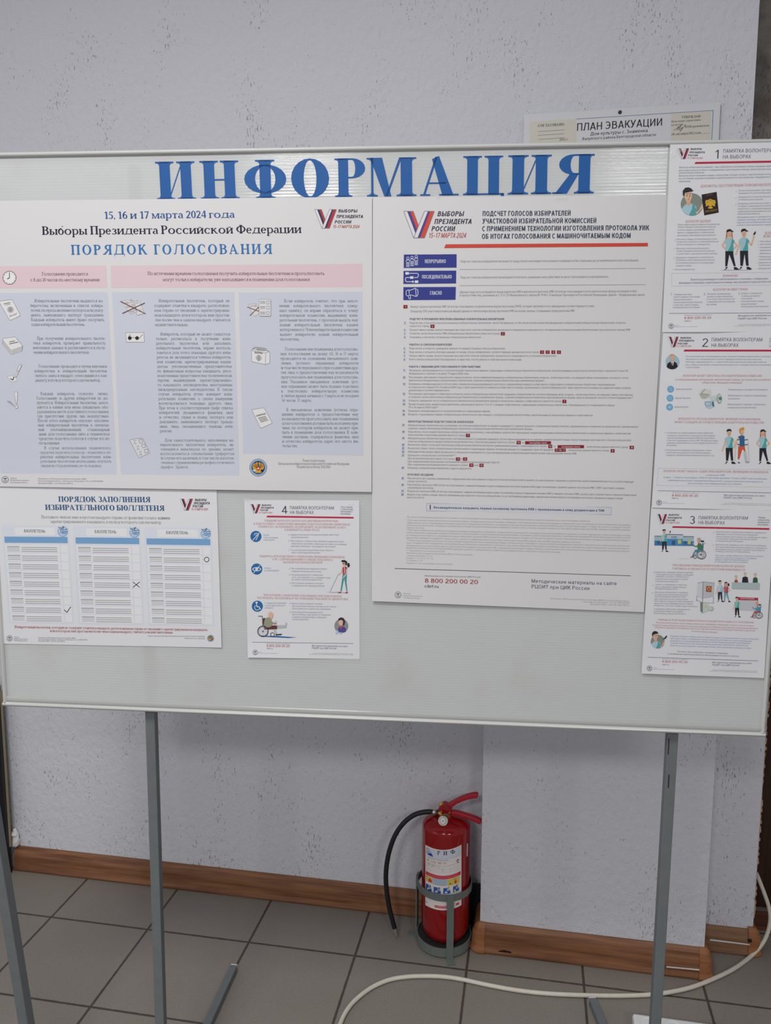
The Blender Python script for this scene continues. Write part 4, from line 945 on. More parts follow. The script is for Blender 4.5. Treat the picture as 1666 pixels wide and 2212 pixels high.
A.quad((-20, 575), (229.5, 574), (231.5, 621.8), (-18, 622.5), PK, 1); A.quad((239, 574), (783, 570), (783, 619.8), (240.5, 621.5), PK, 1)
GT = (132, 110, 118)
for t, x0, x1, y in (('Голосование проводится', 91, 190, 595), ('с 8 до 20 часов по местному времени', 66, 215, 607.7), ('По истечении времени голосования получить избирательные бюллетени и проголосовать', 319, 701, 594), ('могут только избиратели, уже находящиеся в помещении для голосования', 352, 669, 607)): A.text(t, x0, y, x1, y-0.3, 7.4, GT, 't')
A.build('pink_band', p1, 'pink bands with grey text')
A = Art(f1); LB = (186, 190, 202)
A.quad((-20, 633), (233, 631), (252, 1025), (1, 1022), LB, 1); A.quad((242, 631), (506, 631), (517, 1027.5), (261, 1024.6), LB, 1); A.quad((515.6, 632), (783, 630), (785, 984), (525.5, 980), LB, 1)
A.build('text_block', p1, 'lilac text blocks')
A = Art(f1); TB1 = (134, 136, 144)
A.at((0, 620), 4.9); cp_ = 33
A.para(['Избирательные бюллетени выдаются из-', 'бирателям, включенным в список избира-', 'телей, по предъявлении паспорта или доку-', 'мента, заменяющего паспорт гражданина.', 'Каждый избиратель имеет право получить', 'один избирательный бюллетень.'], 160, 410, 318, 332, 1092, 1107, 365, 900, cp_, TB1, 't')
A.para(['При получении избирательного бюлле-', 'теня избиратель проверяет правильность', 'внесенных данных и расписывается в полу-', 'чении избирательного бюллетеня.'], 558, 705, 345, 352, 1115, 1122, 392, 945, cp_, TB1, 't')
A.para(['Голосование проводится путем внесения', 'избирателем в избирательный бюллетень', 'любого знака в квадрат, относящийся к кан-', 'дидату, в пользу которого сделан выбор.'], 853, 1000, 362, 372, 1132, 1140, 410, 1065, cp_, TB1, 't')
A.para(['Каждый избиратель голосует лично.', 'Голосование за других избирателей не до-', 'пускается. Избирательный бюллетень запол-', 'няется в кабине или ином специально обо-', 'рудованном месте для тайного голосования,', 'где присутствие других лиц недопустимо.', 'После этого избиратель опускает заполнен-', 'ный избирательный бюллетень в опечатан-', 'ный (опломбированный) стационарный', 'ящик для голосования либо в техническое', 'средство подсчета голосов в случае его ис-', 'пользования.'], 1143, 1665, 385, 413, 1145, 1168, 430, 632, cp_, TB1, 't')
A.para(['В случае использования технического', 'средства подсчета голосов – комплекса об-', 'работки избирательных бюллетеней изби-', 'рательные бюллетени необходимо опускать', 'лицевой стороной вниз, не складывая.'], 1718, 1905, 418, 432, 1175, 1183, 470, 1075, cp_, TB1, 't')
A.at((240, 620), 5.027)
A.para(['Избирательный бюллетень, который не', 'содержит отметки в квадрате, расположен-', 'ном справа от сведений о зарегистрирован-', 'ном кандидате, или в котором знак простав-', 'лен более чем в одном квадрате, считается', 'недействительным.'], 163, 423, 465, 478, 1288, 1295, 518, 835, cp_, TB1, 't')
A.para(['Избиратель, который не может самостоя-', 'тельно расписаться в получении изби-', 'рательного бюллетеня или заполнить', 'избирательный бюллетень, вправе восполь-', 'зоваться для этого помощью другого изби-', 'рателя, не являющегося членом избиратель-', 'ной комиссии, зарегистрированным канди-', 'датом, уполномоченным представителем', 'по финансовым вопросам кандидата, упол-', 'номоченным представителем политической', 'партии, выдвинувшей зарегистрированно-', 'го кандидата, наблюдателем, иностранным', '(международным) наблюдателем. В таком', 'случае избиратель устно извещает изби-', 'рательную комиссию о своем намерении', 'воспользоваться помощью другого лица.', 'При этом в соответствующей графе списка', 'избирателей указываются фамилия, имя', 'и отчество, серия и номер паспорта или', 'документа, заменяющего паспорт гражда-', 'нина, лица, оказывающего помощь изби-', 'рателю.'], 525, 1577, 485, 530, 1300, 1330, 535, 665, cp_, TB1, 't')
A.para(['Для самостоятельного заполнения из-', 'бирательного бюллетеня избиратель, яв-', 'ляющийся инвалидом по зрению, может', 'воспользоваться специальным трафаретом', '(в случае его наличия), в том числе изготов-', 'ленным с применением рельефно-точечного', 'шрифта Брайля.'], 1678, 1968, 532, 541, 1335, 1342, 582, 840, cp_, TB1, 't')
A.at((510, 620), 5.027)
A.para(['Если избиратель считает, что при запол-', 'нении избирательного бюллетеня совер-', 'шил ошибку, он вправе обратиться к члену', 'избирательной комиссии, выдавшему изби-', 'рательный бюллетень, с просьбой выдать ему', 'новый избирательный бюллетень взамен', 'испорченного. Член избирательной комиссии', 'выдает избирателю новый избирательный', 'бюллетень.'], 165, 580, 470, 478, 1325, 1328, 523, 690, cp_, TB1, 't')
A.para(['Голосование вне помещения для голосова-', 'ния (голосование на дому) (15, 16 и 17 марта)', 'проводится на основании письменного заяв-', 'ления (устного обращения) избирателя', '(в том числе переданного при содействии дру-', 'гих лиц) о предоставлении ему возможности', 'проголосовать вне помещения для голосова-', 'ния. Указанное письменное заявление (уст-', 'ное обращение) может быть подано (сделано)', 'в участковую избирательную комиссию', 'в любое время, начиная с 7 марта и не позднее', '14 часов 17 марта.'], 688, 1245, 482, 495, 1328, 1335, 533, 820, cp_, TB1, 't')
A.para(['В письменном заявлении (устном обра-', 'щении) избирателя о предоставлении ему', 'возможности проголосовать вне помещения', 'для голосования должна быть изложена при-', 'чина, по которой избиратель не может при-', 'быть в помещение для голосования. В заяв-', 'лении должны содержаться фамилия, имя', 'и отчество избирателя, адрес его места жи-', 'тельства.'], 1347, 1738, 497, 502, 1328, 1333, 547, 667, cp_, TB1, 't')
for t, x0, x1, y in (('Плакат подготовлен', 722, 965, 1895), ('Центральной избирательной комиссией Российской Федерации', 458, 1228, 1929), ('Подписано в печать 10.01.2024', 658, 1025, 1963)): A.text(t, x0, y, x1, y+2, 28, (150, 150, 156), 't')
A.at((0, 620), 4.9)
for t, x0, x1, y in (('Заказчик:', 108, 180, 2027), ('Избирательная комиссия', 108, 305, 2049), ('Белгородской области', 108, 285, 2072), ('Изготовитель: ООО Белгородская областная типография, 308002,', 405, 915, 2034), ('Россия, Белгородская область, г. Белгород, пр-т Хмельницкого, 111а, тел. (4722) 00-00-00', 405, 1090, 2058), ('Дата выпуска 2024 г., заказ 102, тираж 3550 экз.', 405, 775, 2081)): A.text(t, x0, y, x1, y+3, 13, (128, 128, 134))
A.build('body_text', p1, 'small grey serif body text')
WH, ED = (210, 209, 208), (126, 126, 130)
A = Art(f1); emblem(A, 558, 1010, 19); A.build('election_emblem', p1, 'round blue emblem with a golden eagle')
A = Art(f1); stamp(A, 11, 1036, 7.6); A.build('printer_mark', p1)
A = Art(f1); A.circ(20.5, 600, 15, (112, 110, 116)); A.circ(20.5, 600, 13.4, (214, 212, 212), 3)
for k in range(12):
    c, s_ = math.cos(math.pi/6*k), math.sin(math.pi/6*k); A.line([(20.5+c*11, 600+s_*11), (20.5+c*12.8, 600+s_*12.8)], 0.8, (80, 80, 86), 4)
A.line([(20.5, 600), (20.3, 589)], 1.3, (34, 34, 40), 5); A.line([(20.5, 600), (15.5, 602.5)], 1.6, (34, 34, 40), 5); A.build('clock_picture', p1)
A = Art(f1, (0, 620), 4.9)
A.outl([(-8, 160), (0, 148), (118, 134), (132, 140), (216, 296), (210, 306), (112, 352), (100, 348)], WH, ED, 4); A.line([(38, 178), (110, 164)], 6, (90, 90, 96), 4); A.line([(50, 192), (112, 180)], 4, (110, 110, 116), 4)
A.ell(110, 238, 34, 34, (166, 166, 170), 4); A.ell(110, 238, 16, 22, (140, 140, 146), 5); A.text('Паспорт', 102, 318, 182, 286, 18, (100, 100, 106), 's', 4); A.build('passport_picture', p1)
A = Art(f1, (0, 620), 4.9)
for k in (3, 2, 1, 0):
    d = 15*k; A.outl([(32+0*d, 545+d), (158, 527+d), (238, 622+d), (232, 632+d), (128, 668+d), (112, 664+d), (26, 556+d)], WH, ED, 3.5, 2+2*(3-k))
A.line([(98, 582), (158, 568)], 5, (60, 60, 66), 11); A.line([(98, 602), (190, 582)], 6, (60, 60, 66), 11); A.build('paper_stack_picture', p1)
A = Art(f1, (0, 620), 4.9)
A.outl([(75, 945), (150, 935), (185, 992), (122, 1006)], WH, (160, 160, 164), 3, 2); A.line([(110, 968), (135, 985), (148, 948)], 8, (54, 54, 60), 5)
A.outl([(205, 822), (226, 818), (228, 830), (200, 890), (180, 888), (182, 870)], (204, 203, 204), ED, 3, 6); A.outl([(184, 892), (198, 892), (174, 950), (160, 950)], WH, (150, 150, 154), 3, 6); A.build('pen_and_tick_picture', p1)
A = Art(f1, (0, 620), 4.9)
A.outl([(152, 1120), (160, 1110), (178, 1110), (186, 1120), (180, 1238), (170, 1238)], WH, ED, 3, 4); A.circ(175, 1270, 17, ED, 4); A.circ(175, 1270, 13, WH, 5); A.poly([(66, 1205), (106, 1208), (164, 1270), (146, 1262)], (146, 146, 150), 2); A.build('exclamation_picture', p1)
def ballot_pair(A, P, s=1.0):
    A.outl(P([(0, 20), (112, 0), (124, 8), (170, 128), (100, 160), (92, 152)]), (200, 198, 198), (150, 150, 154), 3, 2)
    A.outl(P([(134, 12), (182, 8), (192, 16), (250, 150), (180, 168), (160, 160), (172, 124)]), (202, 200, 200), (150, 150, 154), 3, 4)
    for x, y in ((30, 36), (52, 76), (84, 128)): A.line(P([(x, y), (x+50, y-8)]), 5, (166, 150, 152), 4); A.line(P([(x+4, y+10), (x+54, y+2)]), 5, (166, 150, 152), 4)
    for x, y in ((92, 10), (110, 54), (134, 96), (154, 22), (190, 110)): A.line(P([(x, y), (x+22, y-3), (x+28, y+16), (x+6, y+22)]), 3, (140, 140, 146), 6, True)
A = Art(f1, (240, 620), 5.027); ballot_pair(A, lambda q: [(112+x, 136+y) for x, y in q]); A.line([(100, 155), (375, 290)], 7, (92, 40, 50), 8); A.line([(122, 286), (366, 172)], 7, (92, 40, 50), 8); A.build('crossed_ballots_picture', p1)
A = Art(f1, (240, 620), 5.027); A.outl([(158, 494), (355, 494), (362, 598), (165, 598)], WH, (130, 128, 126), 4)
for cx in (203, 282): A.ell(cx, 554, 20, 20, (28, 28, 32), 4)
A.line([(222, 552), (232, 548), (252, 548), (264, 552)], 4, (60, 60, 64), 4); A.line([(185, 552), (196, 528), (206, 518), (216, 522)], 4, (110, 110, 114), 4); A.line([(298, 560), (318, 545), (334, 522), (346, 520)], 4, (80, 80, 84), 4); A.build('dark_glasses_picture', p1)
A = Art(f1, (240, 620), 5.027); A.outl([(203, 1665), (212, 1655), (330, 1640), (342, 1646), (422, 1796), (416, 1806), (310, 1852), (298, 1848)], (198, 198, 202), ED, 4)
for x, y in ((300, 1660), (332, 1712), (360, 1768)): A.line([(x, y), (x+34, y-8), (x+44, y+28), (x+10, y+36)], 3.5, (104, 104, 110), 4, True)
for bx, by in ((250, 1668), (284, 1730), (312, 1790)):
    for dx, dy in ((0, 0), (16, -2), (6, 18), (2, 34), (18, 30)): A.circ(bx+dx, by+dy, 4, (80, 80, 86), 4)
A.build('braille_card_picture', p1)
A = Art(f1, (510, 620), 5.027); A.outl([(135, 190), (218, 178), (250, 280), (240, 300), (196, 318), (170, 270)], (200, 198, 198), (150, 150, 154), 3, 2); A.line([(152, 210), (192, 202)], 5, (150, 140, 142), 4); A.ell(208, 202, 12, 12, (170, 164, 166), 4)
A.line([(120, 216), (252, 265)], 6, (98, 40, 50), 5); A.line([(150, 310), (250, 214)], 6, (98, 40, 50), 5)
A.outl([(250, 140), (258, 132), (368, 132), (376, 140), (378, 306), (370, 316), (258, 314), (251, 306)], (202, 201, 202), (150, 150, 154), 3.5, 7)
for y in (166, 222, 282):
    A.line([(262, y-8), (316, y-8)], 4.5, (110, 110, 116), 9); A.line([(262, y+8), (316, y+8)], 4.5, (110, 110, 116), 9); A.line([(332, y-15), (360, y-15), (360, y+17), (332, y+17)], 4, (150, 150, 154), 9, True)
A.build('spoilt_ballot_picture', p1)
A = Art(f1, (510, 620), 5.027); A.outl([(167, 690), (186, 672), (360, 698), (368, 712), (366, 824), (322, 842), (170, 810)], WH, ED, 4); A.line([(318, 842), (322, 716), (172, 688)], 3.5, ED, 4); A.line([(322, 716), (362, 702)], 3.5, ED, 4)
A.line([(178, 672), (208, 654), (280, 660), (322, 668), (342, 694)], 5, ED, 5); A.line([(222, 668), (312, 678), (306, 692), (226, 682)], 4, ED, 5, True); A.text('ВЫБОРЫ', 202, 718, 288, 728, 18, (84, 84, 90), 'b', 5)
A.ell(246, 768, 32, 30, (170, 170, 174), 5); A.ell(246, 770, 13, 34, (146, 146, 150), 6); A.build('ballot_box_picture', p1)
A = Art(f1, (510, 620), 5.027); A.outl([(172, 1338), (180, 1330), (296, 1312), (308, 1318), (392, 1472), (388, 1482), (276, 1532), (264, 1528)], WH, ED, 4); A.text('ЗАЯВЛЕНИЕ', 216, 1408, 322, 1382, 16, (90, 90, 96), 'b', 5)
for k in range(4): A.line([(240+9*k, 1424+14*k), (322+9*k, 1402+14*k)], 5, (96, 96, 102), 5)
A.build('application_picture', p1)

# ---- sheet: how to fill in a ballot
p2, f2 = poster('ballot_guide', [(-6, 1043), (468, 1048), (479, 1399), (4, 1390.5)], 0.0012,
    lambda u, v: 0.0015*(np.clip(u-0.86, 0, 1)*7)**2*v, 'white sheet showing three sample ballots marked with tick, cross and circle', 'notice', M_SHEET)
A = Art(f2, (0, 1040), 3.4); HB = (52, 86, 124)
A.text('ПОРЯДОК ЗАПОЛНЕНИЯ', 430, 148, 1105, 152, 38, HB, 'S'); A.text('ИЗБИРАТЕЛЬНОГО БЮЛЛЕТЕНЯ', 333, 208, 1208, 215, 38, HB, 'S'); A.build('heading', p2, 'dark blue serif heading')
A = Art(f2, (0, 1040), 3.4); V_logo(A, 1322, 128, 94, 84, (150, 46, 56), (44, 42, 58)); logo_text(A, [(1432, 1515, 144), (1424, 1540, 168), (1415, 1490, 190), (1405, 1525, 212)], 17, (52, 54, 62), (186, 100, 104)); A.build('logo', p2, 'tricolour tick logo with slanted lettering')
A = Art(f2, (0, 1040), 3.4); GG = (154, 158, 154)
A.text('Поставьте любой знак в пустом квадрате справа от фамилии только', 303, 270, 1150, 277, 22, GG, 't'); A.text('одного', 1160, 277, 1248, 278, 22, (104, 104, 108), 'S'); A.text('зарегистрированного кандидата, в пользу которого сделан выбор', 370, 303, 1183, 310, 22, GG, 't')
RD2 = (164, 84, 90)
A.text('Избирательный бюллетень, который не содержит отметки в квадрате, расположенном справа от сведений о зарегистрированном кандидате,', 108, 1076, 1527, 1098, 19, RD2, 't'); A.text('или в котором знак проставлен более чем в одном квадрате, считается недействительным', 367, 1105, 1267, 1117, 19, RD2, 't')
for t, x0, x1, y in (('Заказчик:', 103, 140, 1146), ('Избирательная комиссия', 103, 203, 1159), ('Белгородской области', 103, 200, 1171), ('Изготовитель: ООО Белгородская областная типография, 308002,', 283, 553, 1151), ('Россия, Белгородская область, г. Белгород, пр-т Хмельницкого, 111а, тел. (4722) 00-00-00', 283, 640, 1164), ('Дата выпуска 2024 г., заказ 103, тираж 3550 экз.', 283, 480, 1175), ('Плакат подготовлен Центральной избирательной комиссией Российской Федерации', 1088, 1505, 1138), ('Подписано в печать 10.01.2024', 1355, 1505, 1155)): A.text(t, x0, y, x1, y+3, 9, (136, 136, 142))
A.build('small_print', p2)
A = Art(f2, (0, 1040), 3.4); stamp(A, 70, 1152, 22); A.build('printer_mark', p2)
A = Art(f2, (0, 1040), 3.4); emblem(A, 1547, 1152, 25); A.build('election_emblem', p2)
def bil(q): return lambda x, y: tuple((q[0][k]*(1-x)+q[1][k]*x)*(1-y)+(q[3][k]*(1-x)+q[2][k]*x)*y for k in (0, 1))
BALL = [((10, 322), (500, 325), (543, 1045), (65, 1040), (178, 333, 375), (495, 940), 7), ((535, 328), (1028, 332), (1057, 1053), (575, 1047), (697, 855, 380), (1001, 758), 4), ((1057, 335), (1552, 340), (1573, 1062), (1090, 1055), (1222, 1382, 387), (1518, 573), 1)]
for bi, (a_, b_, c_, d_, tx, mk, row) in enumerate(BALL):
    A = Art(f2, (0, 1040), 3.4); Q = bil((a_, b_, c_, d_)); R_ = lambda x0, y0, x1, y1, col, lay: A.quad(Q(x0, y0), Q(x1, y0), Q(x1, y1), Q(x0, y1), col, lay, 4, 1)
    A.quad(a_, b_, c_, d_, (202, 205, 215), 1, 6, 6); R_(0.195, 0.022, 0.80, 0.10, (213, 213, 216), 2); R_(0.03, 0.115, 0.98, 0.178, (112, 152, 192), 2)
    A.text('БЮЛЛЕТЕНЬ', tx[0], tx[2]-1, tx[1], tx[2]+1, 22, (84, 86, 92), 'r', 4)
    cx, cy = Q(0.915, 0.06); A.circ(cx, cy, 38, (136, 166, 198), 3); A.circ(cx, cy, 31, (176, 194, 214), 4)
    for k in range(4): A.line([(cx-24+k*12, cy+14), (cx-6+k*12, cy-6), (cx-2+k*10, cy+20)], 5, (112, 148, 190), 5)
    A.line([(cx-34, cy-34), (cx-8, cy-20), (cx-20, cy-6), (cx+8, cy-40), (cx-2, cy-12), (cx+34, cy-18)], 3.4, (70, 78, 104), 6)
    for r in range(9):
        y0 = 0.197+r*0.0885; R_(0.035, y0, 0.853, y0+0.079, (213, 213, 216), 2); R_(0.868, y0, 0.978, y0+0.079, (213, 213, 216), 2)
        R_(0.06, y0+0.015, 0.25, y0+0.031, (168, 168, 172), 3); R_(0.06, y0+0.042, 0.25, y0+0.048, (160, 160, 164), 3); R_(0.06, y0+0.060, 0.25, y0+0.066, (160, 160, 164), 3)
        for k in range(3): R_(0.275, y0+0.024+k*0.020, 0.815, y0+0.0315+k*0.020, (156, 156, 160), 3)
    A.build('sample_ballot', p2)
    A = Art(f2, (0, 1040), 3.4); x, y = mk; MK = (40, 40, 46)
    if bi == 0: A.line([(x-24, y+2), (x-4, y+22), (x+25, y-20)], 4.5, MK, 5)
    elif bi == 1: A.line([(x-25, y-20), (x+25, y+20)], 4.2, MK, 5); A.line([(x-25, y+20), (x+25, y-20)], 4.2, MK, 5)
    else: A.ring(x, y, 17, 4.5, MK, 5)
    A.build(('tick_mark', 'cross_mark', 'circle_mark')[bi], p2)

# ---- poster: counting the votes
p3, f3 = poster('counting_poster', [(805.5, 426), (1445, 421), (1391.5, 1322.5), (803.5, 1298.5)], 0.0012,
    lambda u, v: np.clip((1-u)*9, 0, 1)*(0.0020*(1+np.sin(9*v+2*u))*np.clip(u*1.6-0.3, 0, 1)+0.0008*(1+np.sin(4*u))+0.004*(np.clip(v-0.86, 0, 1)*7)**2*(0.6+0.4*np.cos(5*u))),
    'tall poster with three dark blue tabs and long numbered list of counting steps, centre right', 'poster')
S3 = 2.661; O3 = (840, 300)
A = Art(f3, O3, S3); TN = (52, 60, 80)
for t, x0, x1, y0, y1 in (('ПОДСЧЕТ ГОЛОСОВ ИЗБИРАТЕЛЕЙ', 540, 1045, 443, 440), ('УЧАСТКОВОЙ ИЗБИРАТЕЛЬНОЙ КОМИССИЕЙ', 538, 1193, 486, 483), ('С ПРИМЕНЕНИЕМ ТЕХНОЛОГИИ ИЗГОТОВЛЕНИЯ ПРОТОКОЛА УИК', 537, 1497, 530, 524), ('ОБ ИТОГАХ ГОЛОСОВАНИЯ С МАШИНОЧИТАЕМЫМ КОДОМ', 535, 1390, 574, 569)): A.text(t, x0, y0, x1, y1, 28, TN, 'b')
A.build('heading', p3, 'dark blue capital heading')
A = Art(f3, O3, S3); V_logo(A, 86, 416, 176, 153, (196, 70, 52), (76, 58, 126)); logo_text(A, [(280, 428, 444), (262, 475, 488), (245, 377, 530), (228, 442, 568)], 28, (44, 44, 66), (176, 66, 60)); A.build('logo', p3, 'tricolour tick logo with slanted lettering')
A = Art(f3, O3, S3); A.quad((328, 606), (1490, 598), (1490, 618), (318, 628), (192, 66, 54), 2, 24, 1); A.build('red_rule', p3)
for q, t, tx, kind in ((((87, 665), (390, 663), (390, 740), (86, 742)), 'НЕПРЕРЫВНО', (208, 328, 714), 0), (((85, 759), (388, 757), (387, 831), (84, 834)), 'ПОСЛЕДОВАТЕЛЬНО', (192, 362, 803), 1), (((84, 852), (386, 851), (384, 925), (84, 927)), 'ГЛАСНО', (238, 305, 896), 2)):
    A = Art(f3, O3, S3); A.quad(*q, (46, 54, 128), 2, 6, 2); A.text(t, tx[0], tx[2], tx[1], tx[2]-0.5, 21, (206, 208, 216), 'b', 4); Wt = (200, 204, 216)
    if kind == 0:
        for k, x in enumerate((110, 134, 158)):
            y = 692-5*k; A.ring(x, y-6, 7, 3, Wt, 4); A.line([(x-10, y+14), (x-8, y+4), (x+8, y+4), (x+10, y+14)], 3, Wt, 4)
            for j in range(5-0): A.line([(x-10, y+18+j*6), (x+10, y+18+j*6)], 3, Wt, 4) if y+18+j*6 < 738 else None
    elif kind == 1:
        for x, y in ((96, 766), (122, 790), (150, 814)): A.rect(x, y, x+20, y+14, (206, 208, 216), 5)
        A.line([(118, 773), (166, 773), (170, 778), (170, 790), (164, 797), (146, 797)], 4, Wt, 4); A.line([(120, 797), (100, 797), (96, 802), (96, 816), (102, 821), (144, 821)], 4, Wt, 4); A.poly([(136, 813), (148, 821), (136, 829)], Wt, 5)
    else:
        A.line([(102, 872), (116, 868), (118, 900), (104, 902), (100, 896), (100, 878)], 3.5, Wt, 4, True); A.line([(118, 870), (130, 868), (154, 858), (158, 906), (132, 898), (118, 898)], 3.5, Wt, 4, True); A.line([(160, 862), (168, 872), (168, 892), (162, 906)], 3.5, Wt, 4); A.line([(112, 904), (118, 920), (126, 918), (124, 900)], 3.5, Wt, 4)
    A.build('blue_tab', p3)
A = Art(f3, O3, S3); BG_ = (146, 146, 151)
for t, x0, x1, y0, y1 in (('Подсчет голосов избирателей начинается сразу после окончания голосования и проводится без перерыва до установления итогов голосования', 413, 1433, 710, 703), ('Подсчет голосов избирателей производится поэтапно, указанные ниже действия не могут производиться одновременно', 413, 1262, 802, 797), ('Данные подсчета оглашаются председателем УИК и вносятся в протокол УИК об итогах голосования и в его увеличенную форму на каждом этапе', 408, 1425, 886, 880), ('в присутствии лиц, указанных в п. 5 ст. 23 Федерального закона № 19-ФЗ «О выборах Президента Российской Федерации» (далее – Федеральный закон)', 408, 1470, 904, 901), ('Номер строки в протоколе УИК об итогах голосования и в увеличенной форме протокола (УФП), которая заполняется по завершении соответствующего этапа', 125, 1180, 970, 966), ('Оператор СПО участковой комиссии вводит данные в электронную форму протокола УИК на основе данных, оглашаемых председателем УИК', 125, 1068, 996, 993)): A.text(t, x0, y0, x1, y1, 13, BG_)
for y0, y1 in ((749, 743), (842, 836)):
    for k in range(134): x = 408+8*k; y = y0+(y1-y0)*k/134; A.rect(x, y, x+4.6, y+3, (120, 120, 128), 3)
HG, LG_ = (104, 104, 116), (136, 136, 142)
def ln(t, x0, y0, x1, y1, col=LG_, cap=4.05, st='r'): A.text(t, x0, y0, x1, y1, cap, col, st)
L5 = lambda x: 860+x/5.95
R5 = lambda x: 1120+x/5.95
Y5 = lambda y: 640+y/5.95
L9 = lambda x: 850+x/5.95
R9 = lambda x: 1110+x/5.745
Y9 = lambda y: 900+y/5.95
YR = lambda y: 900+y/5.745
A.at((0, 0), 1)
for t, x0, x1, y in (('ПОДСЧЕТ И ПОГАШЕНИЕ НЕИСПОЛЬЗОВАННЫХ ИЗБИРАТЕЛЬНЫХ БЮЛЛЕТЕНЕЙ', 150, 1363, 303), ('РАБОТА СО СПИСКОМ ИЗБИРАТЕЛЕЙ', 148, 692, 632), ('РАБОТА С ЯЩИКАМИ ДЛЯ ГОЛОСОВАНИЯ И СЕЙФ-ПАКЕТАМИ', 142, 1057, 916)): ln(t, L5(x0), Y5(y), L5(x1), Y5(y+1), HG, 4.1, 'b')
ln('НЕПОСРЕДСТВЕННЫЙ ПОДСЧЕТ ГОЛОСОВ ИЗБИРАТЕЛЕЙ', L9(190), Y9(74), L9(1028), Y9(80), HG, 4.1, 'b'); ln('ИТОГОВОЕ ЗАСЕДАНИЕ', L9(182), Y9(756), L9(515), Y9(759), HG, 4.1, 'b')
for t, x0, y0, xr, x1, y1 in (
  ('Подсчитать и погасить неиспользованные избирательные бюллетени; число погашенных, в том числе испорченных (возвращенных избирателями) избирательных бюллетеней, огласить', 150, 352, 1, 1382, 350), ('и внести в строку', 150, 392, 0, 403, 392),
  ('Предоставить лицам, присутствующим при подсчете голосов избирателей, возможность визуально ознакомиться с погашенными избирательными бюллетенями под контролем членов УИК', 150, 441, 1, 1438, 440), ('Огласить число полученных УИК избирательных бюллетеней и внести в строку', 150, 487, 0, 1308, 489), ('Упаковать и опечатать погашенные избирательные бюллетени', 150, 535, 0, 1063, 536),
  ('Подсчитать и огласить суммарные данные по каждой странице списка избирателей', 145, 679, 0, 1373, 681), ('Подсчитать и огласить итоговые данные по всему списку избирателей, соответствующие данные внести в строки', 145, 727, 1, 262, 727), ('Предоставить лицам, присутствующим при подсчете голосов избирателей, возможность ознакомиться со списком избирателей', 145, 774, 1, 485, 776), ('Книги списка избирателей сброшюровать в один том, список убрать в сейф (металлический шкаф)', 143, 820, 0, 1585, 824),
  ('Проверить неповрежденность печатей (пломб) переносных ящиков, содержащих избирательные бюллетени избирателей, проголосовавших досрочно (в соответствии с пунктом 2 статьи 70', 143, 962, 1, 1408, 968), ('Федерального закона)* и на дому 17 марта 2024 года', 140, 1003, 0, 905, 1004),
  ('Поочередно для каждого переносного ящика огласить число заявлений (выданных избирательных бюллетеней), вскрыть, затем подсчитать, не нарушая тайны голосования, и огласить число', 140, 1050, 1, 1415, 1058), ('фактически обнаруженных избирательных бюллетеней, отделяя избирательные бюллетени неустановленной формы**', 140, 1090, 1, 335, 1094),
  ('Проверить неповрежденность (отсутствие следов несанкционированного доступа к содержимому) каждого сейф-пакета, содержащего избирательные бюллетени, перемещенные', 138, 1137, 1, 1243, 1145), ('из переносного ящика 15 и 16 марта 2024 года, и факт идентичности номера на сейф-пакете номеру, указанному в соответствующем акте, факт идентичности номера на защитной марке номеру,', 138, 1178, 1, 1450, 1187), ('указанному в соответствующем акте', 138, 1218, 0, 660, 1219),
  ('Поочередно для каждого сейф-пакета огласить число избирательных бюллетеней, выданных избирателям (по соответствующему акту), вскрыть, затем подсчитать, не нарушая тайны голосования,', 138, 1263, 1, 1475, 1276), ('и огласить число извлеченных избирательных бюллетеней установленной формы, отделяя избирательные бюллетени неустановленной формы, внести указанное число в соответствующий акт***', 138, 1304, 1, 1475, 1315),
  ('Огласить суммарное число избирательных бюллетеней установленной формы в переносных ящиках и сейф-пакетах и внести в строку', 136, 1350, 1, 553, 1358), ('Провести действия, аналогичные действиям, указанным в пунктах 11 и 12, с каждым сейф-пакетом, содержащим избирательные бюллетени, перемещенные из стационарного ящика', 136, 1397, 1, 1233, 1410), ('15 и 16 марта 2024 года****', 135, 1437, 0, 522, 1437), ('Проверить неповрежденность печатей (пломб) на стационарных ящиках', 133, 1483, 0, 1183, 1487), ('Вскрыть стационарные ящики, избирательные бюллетени из них смешать с избирательными бюллетенями, извлеченными из переносных ящиков и сейф-пакетов', 133, 1527, 1, 955, 1540)):
    ln(t, L5(x0), Y5(y0), R5(x1) if xr else L5(x1), Y5(y1))
